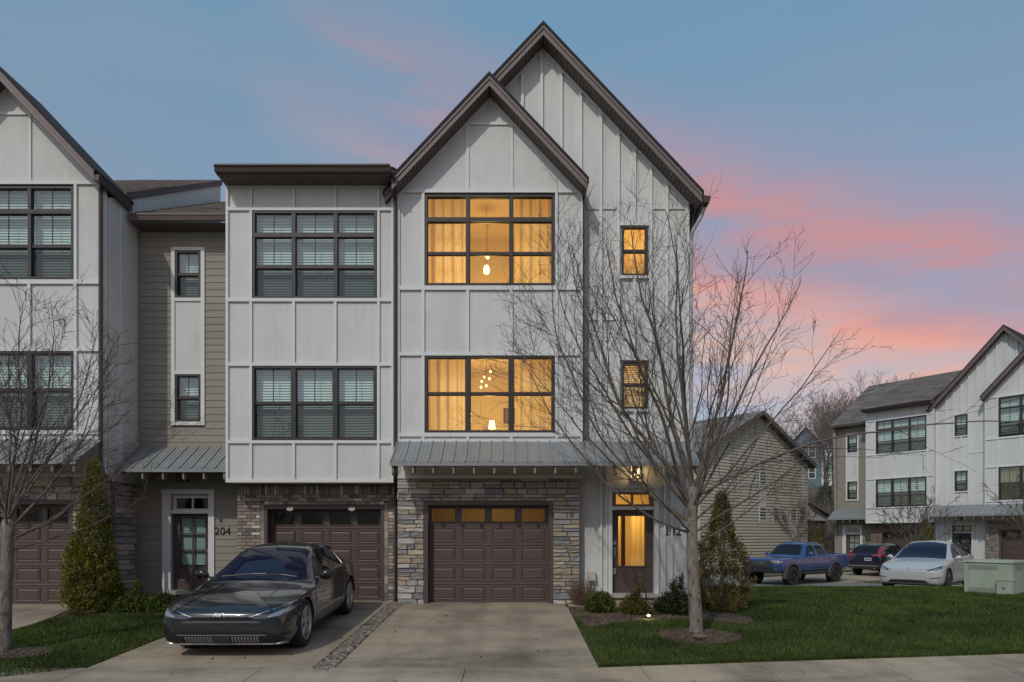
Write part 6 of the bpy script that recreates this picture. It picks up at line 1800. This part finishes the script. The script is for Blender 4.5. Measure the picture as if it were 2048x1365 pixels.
# ------------------------------------------------------------------ lit rooms of number 202 and small things
AMB = (1.0, 0.63, 0.21)
def lamp(name, loc, e, r=.08, col=AMB):
    d = bpy.data.lights.new(name, 'POINT'); d.energy = e; d.color = col; d.shadow_soft_size = r
    o = bpy.data.objects.new(name, d); COL.objects.link(o); o.location = loc; return o
xc = BAY_OX
BULB = mat('amber_glowing_glass', (1, .7, .35), .3, emit=(1.0, .66, .28), estr=4.5)
BRASS = mat('brass', (.45, .30, .12), .3, metal=.9)
def pendant(x, y, ztop, z, label, r=.06, h=.2):
    R = empty('pendant_lamp', (x, y, z), 0, label, 'lamp')
    link('cord', make_mesh('cord', MB().tube([(0, 0, h), (0, 0, ztop - z)], .006, 6), BRASS), R)
    link('shade', make_mesh('shade', MB().lathe([(.012, h), (r * .7, h * .85), (r, h * .4), (r * .8, 0), (.01, -.01)], 16, 'z'), BULB, True), R)
    return R
pendant(X(973, 16.3), 16.3, 9.3, Z(541, 16.3) - .08, 'lower of two glowing pendant lamps seen through the top floor centre pane', .075, .2)
pendant(X(975, 16.8), 16.8, 9.3, Z(514, 16.8) - .05, 'smaller glowing pendant lamp just above the other in the top floor window', .045, .12)
CH = empty('chandelier', (X(972, 16.4), 16.4, Z(762, 16.4)), 0, 'glowing cluster lamp hanging in the middle floor window', 'lamp')
link('cord', make_mesh('cord', MB().tube([(0, 0, .1), (0.01, 0, .52)], .008, 6), BRASS), CH)
for (a, b_, c) in ((-.10, 0, -.02), (.08, .03, .05), (.01, -.06, -.14), (.11, -.02, .21), (-.05, .05, .10), (-.12, .0, -.16)):
    link('globe', make_mesh('globe', MB().lathe([(.001, -.032), (.02, -.022), (.028, 0), (.02, .022), (.001, .032)], 12, 'z', (a, b_, c)), BULB, True), CH)
    link('stem', make_mesh('stem', MB().tube([(0, 0, .26), (a, b_, c + .04)], .004, 5), BRASS), CH)
TL = empty('table_lamp', (X(984, 16.2), 16.2, 3.25), 0, 'bright table lamp low in the middle floor window', 'lamp')
link('base', make_mesh('base', MB().lathe([(.10, 0), (.10, .02), (.02, .05), (.015, .75), (.001, .76)], 16), BRASS, True), TL)
link('lamp_shade', make_mesh('lamp_shade', MB().lathe([(.085, .74), (.055, .93), (.05, .93), (.08, .74)], 20, closed=True), BULB, True), TL)
link('room_table', make_mesh('room_table', MB().box(-.4, .5, -.25, .25, -.05, 0), mat('dark_wood', (.06, .035, .02), .5)), TL)
# things standing in the room
PIC = empty('wall_picture', (X(1045, 17.95), 17.96, Z(833, 17.95)), 0, 'landscape picture on the back wall seen through the middle floor window', 'picture')
link('picture_frame', make_mesh('picture_frame', MB().box(-.50, .50, -.03, 0, -.20, .20), mat('dark_wood', (.06, .035, .02))), PIC)
link('print', make_mesh('print', MB().box(-.45, .45, -.036, -.031, -.16, .16), mat('sepia_print', (.16, .11, .06), .7, var=.4, vscale=5)), PIC)
CHR = empty('armchair', (X(975, 16.9), 16.9, 3.25), .3, 'dark armchair back showing at the bottom of the middle floor window', 'chair')
link('seat', make_mesh('seat', MB().box(-.33, .33, -.33, .33, .1, .42), mat('brown_leather', (.10, .045, .02), .5)), CHR)
link('backrest', make_mesh('backrest', MB().prism([(-.30, .42), (.30, .42), (.22, .86), (.0, .93), (-.24, .80)], .15, .32), mat('brown_leather', (.1, .045, .02))), CHR)
def drape(H, x0, x1, z0, z1, y, folds, seed, amp=.055):
    return H.obj('curtain', curtain_mesh(x0, x1, z0, z1, y, folds, amp, seed), CURTAIN, None, None, True)
y = Y1 + .30
for (za, zb, sd) in ((z1_(576), z1_(362), 1), (z1_(872), z1_(702), 5)):
    drape(H202, x1_(847), x1_(929) , za, zb, y, 4, sd); drape(H202, x1_(1030), x1_(1111), za, zb, y, 4, sd + 1)
    H202.obj('curtain_rail', MB().tube([(x1_(838), y, zb + .02), (x1_(1120), y, zb + .02)], .012, 8), BRASS)
lamp('room_light', (X(973, 16.3), 16.3, 7.15), 78); lamp('room_light', (X(975, 16.4), 16.35, 4.35), 72)
lamp('lamp_glow', (X(984, 16.0), 15.9, 4.1), 10)
for (pa, pb) in ((453, 553), (722, 819)):
    z0, z1 = z2_(pb), z2_(pa); xm = x2_(1269)
    lamp('room_light', (xm, 15.8, z1 - .1), 20, .06)
    if pa == 453: drape(H202, x2_(1240), x2_(1299), z0 - .05, z1 + .05, Y2 + .22, 4, 9)
    else: H202.obj('blind', blind_mesh(x2_(1241), x2_(1298), z0 + .05, z1, Y2 + .2, .05), mat('cream_blind', (.62, .52, .34), .6))
lamp('hall_light', (x2_(1262), 16.1, 2.0), 34, .1)
drape(H202, x2_(1230), x2_(1250), .25, 2.0, 15.5, 2, 3, .02); drape(H202, x2_(1272), x2_(1300), .2, 2.05, 15.5, 3, 4, .025)
H202.obj('hall_post', MB().box(x2_(1254), x2_(1262), 15.6, 15.68, .0, 2.05), DOORBR)
gr = (x1_(856), x1_(1098))
room(H202, None, gr[0] - .3, gr[1] + .3, 15.0, 18.5, -.02, 2.45, mat('garage_plaster', (.55, .44, .30), .9))
lamp('garage_light', (xc, 16.9, 2.0), 15, .1)
lamp('porch_light', (x2_(1272), Y2 - .11, z2_(947)), 14.0, .03, (1, .66, .30))

# path light in the bed
x, y = G(1297, 1242)
PL = empty('path_light', (x, y, gz(x, y)), 0, 'low black path light glowing at the edge of the mulch bed', 'path light')
link('stake', make_mesh('stake', MB().tube([(0, 0, -.05), (0, 0, .09)], .012, 8), BLACKM), PL)
link('cap', make_mesh('cap', MB().lathe([(.001, .150), (.03, .145), (.065, .118), (.065, .112), (.001, .112)], 18), BLACKM, True), PL)
link('lens', make_mesh('lens', MB().lathe([(.03, .085), (.032, .111), (.001, .111)], 16), mat('lit_path_lens', (1, .85, .6), emit=(1, .72, .36), estr=6), True), PL)
lamp('path_light_glow', (x, y - .04, gz(x, y) + .10), 3.2, .03, (1, .74, .40))
HK = empty('plant_hook', (x - .01, y + .16, gz(x, y + .16)), 0, 'thin black hooked garden stake behind the path light', 'garden stake')
link('rod', make_mesh('rod', MB().tube([(0, 0, -.05), (0, 0, .40), (-.01, 0, .50), (-.05, 0, .60)], .012, 8), BLACKM), HK)

# green utility cabinet on the lawn, turned like the far row
UC = empty('utility_cabinet', (11.92, 18.0, gz(12.2, 17.8) - .03), RB, 'pale green metal utility cabinet with vents on the lawn', 'utility box')
UG = mat('pale_green_cabinet_paint', (.36, .42, .34), .5, var=.10, vscale=3, dirt=.2)
W_, D_, H_ = 1.08, .86, .84
link('cabinet_body', make_mesh('cabinet_body', MB().box(0, W_, 0, D_, -.15, H_), UG), UC)
link('lid', make_mesh('lid', MB().hexa([(-.025, -.03, H_ + .002), (W_ + .025, -.03, H_ + .002), (W_ + .025, D_ + .03, H_ + .002), (-.025, D_ + .03, H_ + .002),
    (-.02, -.02, H_ + .05), (W_ + .02, -.02, H_ + .05), (W_ + .02, D_ + .02, H_ + .065), (-.02, D_ + .02, H_ + .065)]), UG), UC)
link('side_box', make_mesh('side_box', MB().box(.78, W_ + .06, -.16, .22, -.14, .40).box(.77, W_ + .07, -.17, .23, .402, .42), UG), UC)
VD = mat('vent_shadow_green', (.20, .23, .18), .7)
for row, z0 in ((0, .66), (1, .07)):
    for k in range(8 if row == 0 else 7):
        a = .11 + k * .083
        v = link('vent', make_mesh('vent', MB().box(a, a + .068, -.006, -.001, z0, z0 + .12), VD), UC)
        b = MB()
        for j in range(5): b.box(a + .005, a + .063, -.014, -.006, z0 + .008 + j * .023, z0 + .018 + j * .023)
        link('louvre', make_mesh('louvre', b, UG), v)
for k in range(5):
    a = .16 + k * .12; link('vent', make_mesh('vent', MB().box(W_ + .001, W_ + .006, a, a + .09, .66, .78), VD), UC)
link('latch', make_mesh('latch', MB().box(.92, .97, -.18, -.172, .2, .24), STEEL), UC)
# blue bin behind the cabinet
BB = empty('recycling_bin', (17.35, 22.2, gz(17.3, 22)), .3, 'blue wheeled bin half hidden behind the green utility cabinet', 'bin')
bm_ = mat('blue_plastic', (.02, .05, .28), .5)
link('bin_body', make_mesh('bin_body', MB().hexa([(-.24, -.26, .08), (.24, -.26, .08), (.24, .26, .08), (-.24, .26, .08), (-.30, -.34, .98), (.30, -.34, .98), (.30, .34, .98), (-.30, .34, .98)]), bm_), BB)
link('lid', make_mesh('lid', MB().hexa([(-.32, -.36, .985), (.32, -.36, .985), (.32, .38, .985), (-.32, .38, .985), (-.28, -.30, 1.06), (.28, -.30, 1.06), (.28, .36, 1.08), (-.28, .36, 1.08)]), bm_), BB)
for s in (-1, 1): link('wheel', make_mesh('wheel', MB().lathe([(.001, s * .25), (.10, s * .25), (.10, s * .30), (.001, s * .30)], 18, 'x', (0, .25, .10)), RUBBER), BB)
# meter box on the wall
MBX = H202.obj('meter_box', MB().box(x2_(1176), x2_(1190), Y2 - .10, Y2 + .01, z2_(1162), z2_(1143)), mat('cream_plastic', (.5, .48, .42), .5))

rx_, ry_ = G(1400, 1285)
RK = tag(link('rock', make_mesh('rock', MB().lathe([(.001, -.05), (.09, -.03), (.11, .01), (.07, .05), (.001, .06)], 9, 'z'), mat('brown_rock', (.17, .11, .065), .9, var=.3, vscale=9))), 'small brown rock on the mulch ring at the foot of the bare tree', 'rock')
RK.location = (rx_, ry_, gz(rx_, ry_) + .085); RK.scale = (1.25, .8, .9); RK.rotation_euler = (.1, .08, .5)

rng = np.random.default_rng(12); P = []
for _ in range(26):
    x_, y_ = rng.uniform(-5.4, 1.0), rng.uniform(8.6, 13.6); P.append((x_, y_, gz(x_, y_) + .02))
P = np.array(P); D = rng.normal(size=P.shape) * np.array([1, 1, .12]); D /= np.linalg.norm(D, axis=1)[:, None]
V, F = leaf_quads(P, D, rng.uniform(.03, .07, len(P)), rng.uniform(.01, .02, len(P)), rng)
link('leaf_litter', np_mesh('leaf_litter', V, F, leafmat('dry_leaf', [(.03, .02, .015), (.09, .055, .03), (.14, .08, .04)], .8, .1, 3, .3)), None, 'stuff')
# ------------------------------------------------------------------ beyond the side street
GC = -0.6
HC = House('end_house', 0, 0, rb(-7, 0, GC), RB, 'olive grey house with plain lap sided gable end beyond the blue pickup', far=True, group=None)
def yz(px, y_guess=44.0):
    k = (px - CXP) / FPX; d = (k * 44.4 - 16.5) / (.8 - .6 * k); return d, 44.4 + .6 * d
def zc(py, Y): return Z(py, Y) - GC
d0, d1, ze, zp = -6.75, 5.0, 6.9, 9.75
dm = (d0 + d1) / 2
sl = (zp - ze) / (dm - d0)
wl = []
for (a, c, p, q) in ((1519, 1530.5, 944, 971), (1519, 1530.5, 1016, 1043), (1546, 1557, 1017, 1044), (1581, 1591, 1020, 1046)):
    da, Ya = yz(a); dc, Yc = yz(c); wl.append((da, dc, zc(q, Ya), zc(p, Ya)))
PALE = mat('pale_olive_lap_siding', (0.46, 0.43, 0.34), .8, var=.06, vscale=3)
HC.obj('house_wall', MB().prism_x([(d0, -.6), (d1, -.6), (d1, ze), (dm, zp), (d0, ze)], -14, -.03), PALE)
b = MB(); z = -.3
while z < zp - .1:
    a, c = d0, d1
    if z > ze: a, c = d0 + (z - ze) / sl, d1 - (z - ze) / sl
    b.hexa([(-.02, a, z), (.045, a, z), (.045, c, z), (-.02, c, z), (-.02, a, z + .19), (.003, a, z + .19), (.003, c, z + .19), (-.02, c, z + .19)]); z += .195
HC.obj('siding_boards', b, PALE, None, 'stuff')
for (a, c, p, q) in wl:
    fr_ = HC.obj('window', MB().box(.0, .05, a - .07, a, p - .07, q + .07).box(.0, .05, c, c + .07, p - .07, q + .07).box(.0, .05, a, c, q, q + .07).box(.0, .05, a, c, p - .07, p), WTRIM)
    HC.obj('sash', MB().box(.018, .04, a, a + .05, p, q).box(.018, .04, c - .05, c, p, q).box(.018, .04, a + .05, c - .05, q - .05, q).box(.018, .04, a + .05, c - .05, p, p + .05).box(.018, .042, a + .05, c - .05, (p + q) / 2 - .03, (p + q) / 2 + .03), BRONZE, fr_)
    HC.obj('pane', MB().box(.014, .024, a, c, p, q), mat('dim_window_pane', (.06, .09, .085), .08, coat=.5), fr_)
HC.obj('trim_panel', MB().box(.0, .03, wl[0][0] - .05, wl[0][1] + .05, wl[1][3] + .08, wl[0][2] - .08), WHITE)
HC.obj('trim_panel', MB().box(.0, .03, wl[3][0] - .05, wl[3][1] + .05, -.4, wl[3][2] - .08), WHITE)
HC.obj('corner_panel', MB().box(.0, .03, d1 - .75, d1 + .02, 4.0, ze + .2), WHITE)
def rfplane(sg):
    a = dm; e = (d1 + .45) if sg > 0 else (d0 - .45); zz_ = zp + .05 - sl * abs(e - dm)
    p = [(a, zp + .05), (e, zz_), (e, zz_ + .22), (a, zp + .27)]
    r = HC.obj('roof', MB().prism_x(p, -14.3, .42), SOFFIT)
    HC.obj('rake_board', MB().prism_x([(a, zp + .04), (e, zz_ - .01), (e, zz_ + .2), (a, zp + .25)], .422, .45), MAUVE, r)
    b = MB(); rr = random.Random(4); n = 34
    for i in range(n):
        f0, f1 = i / n, (i + 1.1) / n; x = -14.3
        while x < .45:
            w_ = rr.uniform(.4, .9); xe = min(x + w_, .47); h = .225 + rr.uniform(.005, .025)
            y0, y1 = e + (a - e) * f0, e + (a - e) * f1; q0, q1 = zz_ + (zp + .05 - zz_) * f0, zz_ + (zp + .05 - zz_) * f1
            b.hexa([(x, y0, q0 + .2), (xe, y0, q0 + .2), (xe, y1, q1 + .2), (x, y1, q1 + .2), (x, y0, q0 + h + .01), (xe, y0, q0 + h + .01), (xe, y1, q1 + h), (x, y1, q1 + h)]); x = xe
    HC.obj('shingles', b, SHINGLE, r, 'stuff')
rfplane(-1); rfplane(1)
# lower porch at its back corner
PW = mat('brown_porch_screen', (.085, .06, .05), .8, var=.2)
HC.obj('porch_screen', MB().box(-3.0, -.15, d1 + .02, d1 + 2.6, 1.55, 3.1), PW)
for q in (0, .85, 1.7, 2.5): HC.obj('porch_post', MB().box(-.149, -.06, d1 + q, d1 + q + .12, -.6, 3.1), DOORFR)
HC.obj('porch_deck', MB().box(-3.1, -.04, d1 + .02, d1 + 2.75, 1.35, 1.545), DOORFR)
HC.obj('porch_gable', MB().prism_x([(d1 + .01, 3.12), (d1 + 2.8, 3.12), (d1 + 2.8, 3.42), (d1 + .01, 4.3)], -3.0, -.04), WHITE)
HC.obj('porch_roof', MB().prism_x([(d1 + .0, 4.32), (d1 + 3.1, 3.40), (d1 + 3.1, 3.55), (d1 + .0, 4.47)], -3.2, .2), SHINGLE)
# left front bay of the same house, mostly behind the near tree
HC.obj('front_bay', MB().box(-2.4, -.4, d0 - .7, d0 - .01, 1.9, 6.6), WHITE)

# blue house on the rise
bx, by = (1611 - CXP) / FPX * 88, 88.0
gzb = Z(925, 88) - 2.5
BH = House('blue_house', 0, 0, (bx, by, gzb), math.radians(-20), 'small blue gabled house far up the hill among bare trees', far=True, group=None)
BLUE = mat('slate_blue_siding', (.16, .22, .27), .8, var=.08)
w_, hb, hp = 2.0, 4.7, 6.9
BH.obj('house_wall', MB().prism([(-w_, -4), (w_, -4), (w_, hb), (0, hp), (-w_, hb)], 0, 8), BLUE)
b = MB(); z = -3
while z < hp - .1:
    e = w_ if z < hb else w_ * (hp - z) / (hp - hb); b.box(-e, e, -.03, .0, z, z + .19); z += .22
BH.obj('siding_boards', b, BLUE, None, 'stuff')
R_ = BH.obj('roof', MB().prism([(-w_ - .4, hb - .35), (0, hp + .1), (w_ + .4, hb - .35), (w_ + .4, hb - .1), (0, hp + .35), (-w_ - .4, hb - .1)], -.45, 8.4), mat('tan_roof', (.22, .18, .15), .9, var=.2))
for s in (-1, 1): BH.obj('rake_board', MB().prism([(0, hp + .12), (s * (w_ + .4), hb - .33), (s * (w_ + .4), hb - .06), (0, hp + .38)], -.50, -.452), WTRIM, R_)
for (x, z) in ((-.95, 2.2), (.75, 3.0), (.75, .3)):
    f = BH.obj('window', MB().box(x - .45, x + .45, -.08, -.035, z, z + 1.7), WTRIM)
    BH.obj('pane', MB().box(x - .33, x + .33, -.10, -.082, z + .12, z + .80), mat('dim_window_pane', (.06, .09, .085)), f); BH.obj('pane', MB().box(x - .33, x + .33, -.10, -.082, z + .90, z + 1.58), mat('dim_window_pane', (.06, .09, .085)), f)
for s in (-1, 1): BH.obj('corner_board', MB().box(s * w_ - .12, s * w_ + .12, -.07, -.031, -3.5, hb), WTRIM)

# small trees of the far row
small = [(0, 62, 2.6, 1), (60, 52, 2.5, 1), (130, 58, 2.5, 1), (180, 48, 2.5, 1), (230, 55, 2.4, 1), (300, 50, 2.5, 1), (330, 68, 2.6, 1), (100, 76, 2.7, 1), (20, 38, 2.2, .95), (200, 34, 2.2, .95), (270, 70, 2.6, 1)]
bg_, fn_ = bare_tree(55, 1.3, (.02, .0), .09, .075, small, .06, .55, .0085, levels=3)
T0 = tree_obj('bare_tree', (0, 0, 0), 'small leafless tree beside the olive house, behind the blue pickup cab', bg_, fn_)
def place_tree(src, px, Y, s, rz, label, first=False, group=None, dz=0, sz=None):
    o = src if first else copy_tree(src); x = (px - CXP) * Y / FPX
    o.location = (x, Y, gz(x, Y) - .05 + dz); o.scale = (s, s, sz or s); o.rotation_euler = (0, 0, rz); o['label'] = label
    if group: o['group'] = group
    return o
place_tree(T0, 1594, 37.5, 1.12, .4, T0['label'], True)
place_tree(T0, 1832, 31.5, 1.05, 2.2, 'small leafless tree in front of the far white houses, behind the pale car')
place_tree(T0, 2075, 27.5, 1.15, 4.0, 'leafless tree cut off by the right edge in front of number 177')
PR3 = [(0, .5), (.1, .9), (.22, 1), (.45, .8), (.7, .45), (.9, .18), (1, .02)]
def bgconifer(px, Y, h, r, label, seed, n=7000):
    x = (px - CXP) * Y / FPX; return conifer('arborvitae', x, Y, h, r, label, ARBOR, n, seed, PR3)
bgconifer(1634, 37.2, 2.4, .55, 'small golden green conifer right of the blue pickup cab', 71)
bgconifer(1853, 33.5, 2.9, .62, 'green conifer against the far white house behind the pale car roof', 72)

# the wood behind: bare trees one by one, a few evergreens
wl1 = [(i * 47 % 360, 50 + (i * 13 % 34), 5.5 + (i * 7 % 3), 1 - .05 * (i % 3)) for i in range(13)]
b1, f1 = bare_tree(61, 5.0, (.3, .1), .17, .12, wl1, .05, .36, .011, levels=3)
wl2 = [(i * 71 % 360, 58 + (i * 11 % 28), 5.0 + (i * 5 % 4), 1 - .06 * (i % 4)) for i in range(11)]
b2, f2 = bare_tree(62, 6.5, (-.4, .2), .15, .11, wl2, .06, .36, .011, levels=3)
WG = 'bare trees of the wood behind the far houses'
GREYB = mat('pale_grey_bark', (.20, .175, .155), .9, var=.3, vscale=4); GREYT = mat('pale_grey_twig', (.15, .125, .115), .9)
W1 = tree_obj('bare_tree', (0, 0, 0), 'tall leafless tree of the grey wood behind the far houses', b1, f1, WG)
W2 = tree_obj('bare_tree', (0, 0, 0), 'tall leafless tree of the grey wood behind the far houses', b2, f2, WG)
for W_o in (W1, W2):
    for ch in W_o.children: ch.data.materials[0] = GREYT if ch.name.startswith('crown') else GREYB
rr = random.Random(77); used = {0: False, 1: False}
spots = [(1532, 66), (1556, 74), (1571, 62), (1660, 64), (1676, 74), (1694, 66), (1716, 78), (1740, 72), (1772, 80), (1806, 76), (1842, 84), (1490, 76), (1450, 82), (1650, 92), (1600, 104), (1632, 108), (1580, 110), (1666, 100), (1700, 98), (1760, 96), (1820, 100), (1540, 98), (1646, 72), (1560, 104), (1620, 98), (1686, 92), (1724, 100), (1780, 88), (1658, 84)]
for i, (px, Y) in enumerate(spots):
    k = i % 2; src = (W1, W2)[k]
    s = rr.uniform(.80, 1.08) * (.88 if px < 1620 else 1.0)
    place_tree(src, px + rr.uniform(-6, 6), Y, s, rr.uniform(0, 6.28), 'tall leafless tree of the grey wood behind the far houses', not used[k], WG); used[k] = True
DARK = leafmat('dark_evergreen_leaf', [(.016, .024, .008), (.03, .04, .014), (.05, .055, .02), (.07, .06, .025)], .7, .15, 1.2, .5)
for (px, Y, h, r, lb, sd) in ((1664, 55, 8.5, 1.7, 'dark evergreen tree beside the olive end of the far row', 81), (1652, 60, 6.0, 1.9, 'shorter dark evergreen between the olive house and the far row', 82)):
    x = (px - CXP) * Y / FPX; conifer('evergreen_tree', x, Y, h, r, lb, DARK, 9000, sd, PR3)
# brush under the trees
rng = np.random.default_rng(5); n = 3600
uu = rng.uniform(-16, 6, n); dd = rng.uniform(11, 26, n); bx_ = 20.7 + .6 * uu + .8 * dd; by_ = 38.8 - .8 * uu + .6 * dd
P = np.stack([bx_, by_, np.array([gz(a, b_) for a, b_ in zip(bx_, by_)]) - .05], 1)
D = rng.normal(size=(n, 3)) * .35 + np.array([0, 0, 1]); D /= np.linalg.norm(D, axis=1)[:, None]
V, F = leaf_quads(P, D, rng.uniform(.5, 1.9, n), rng.uniform(.008, .02, n), rng)
link('undergrowth', np_mesh('undergrowth', V, F, leafmat('brown_brush', [(.06, .045, .03), (.11, .085, .06), (.16, .12, .08)], .9, 0, 1, .3)), None, 'stuff')
# wreath on the far door
WR = empty('wreath', (0, 0, 0), 0, 'grey green wreath hanging on the far brown door of number 177', 'wreath')
pos = H177.root.matrix_basis @ H177.P(x2_(1266), Y2 + .07, 1.55); WR.location = pos; WR.rotation_euler = (0, 0, RB)
rng = np.random.default_rng(8); n = 900; a = rng.uniform(0, 2 * math.pi, n); q = .26 + rng.normal(size=n) * .05
P = np.stack([np.cos(a) * q, -.05 + rng.normal(size=n) * .025, np.sin(a) * q], 1); D = rng.normal(size=(n, 3)) + np.stack([np.cos(a), -.4 + 0 * a, np.sin(a)], 1); D /= np.linalg.norm(D, axis=1)[:, None]
V, F = leaf_quads(P, D, rng.uniform(.08, .15, n), rng.uniform(.012, .03, n), rng)
link('leaves', np_mesh('leaves', V, F, leafmat('wreath_leaf', [(.05, .06, .05), (.12, .14, .12), (.25, .27, .25)], .7, .1, 4, .3)), WR)
link('ring', make_mesh('ring', MB().tube([(math.cos(t) * .26, -.03, math.sin(t) * .26) for t in np.linspace(0, 6.2, 24)], .02, 6), DRY), WR)
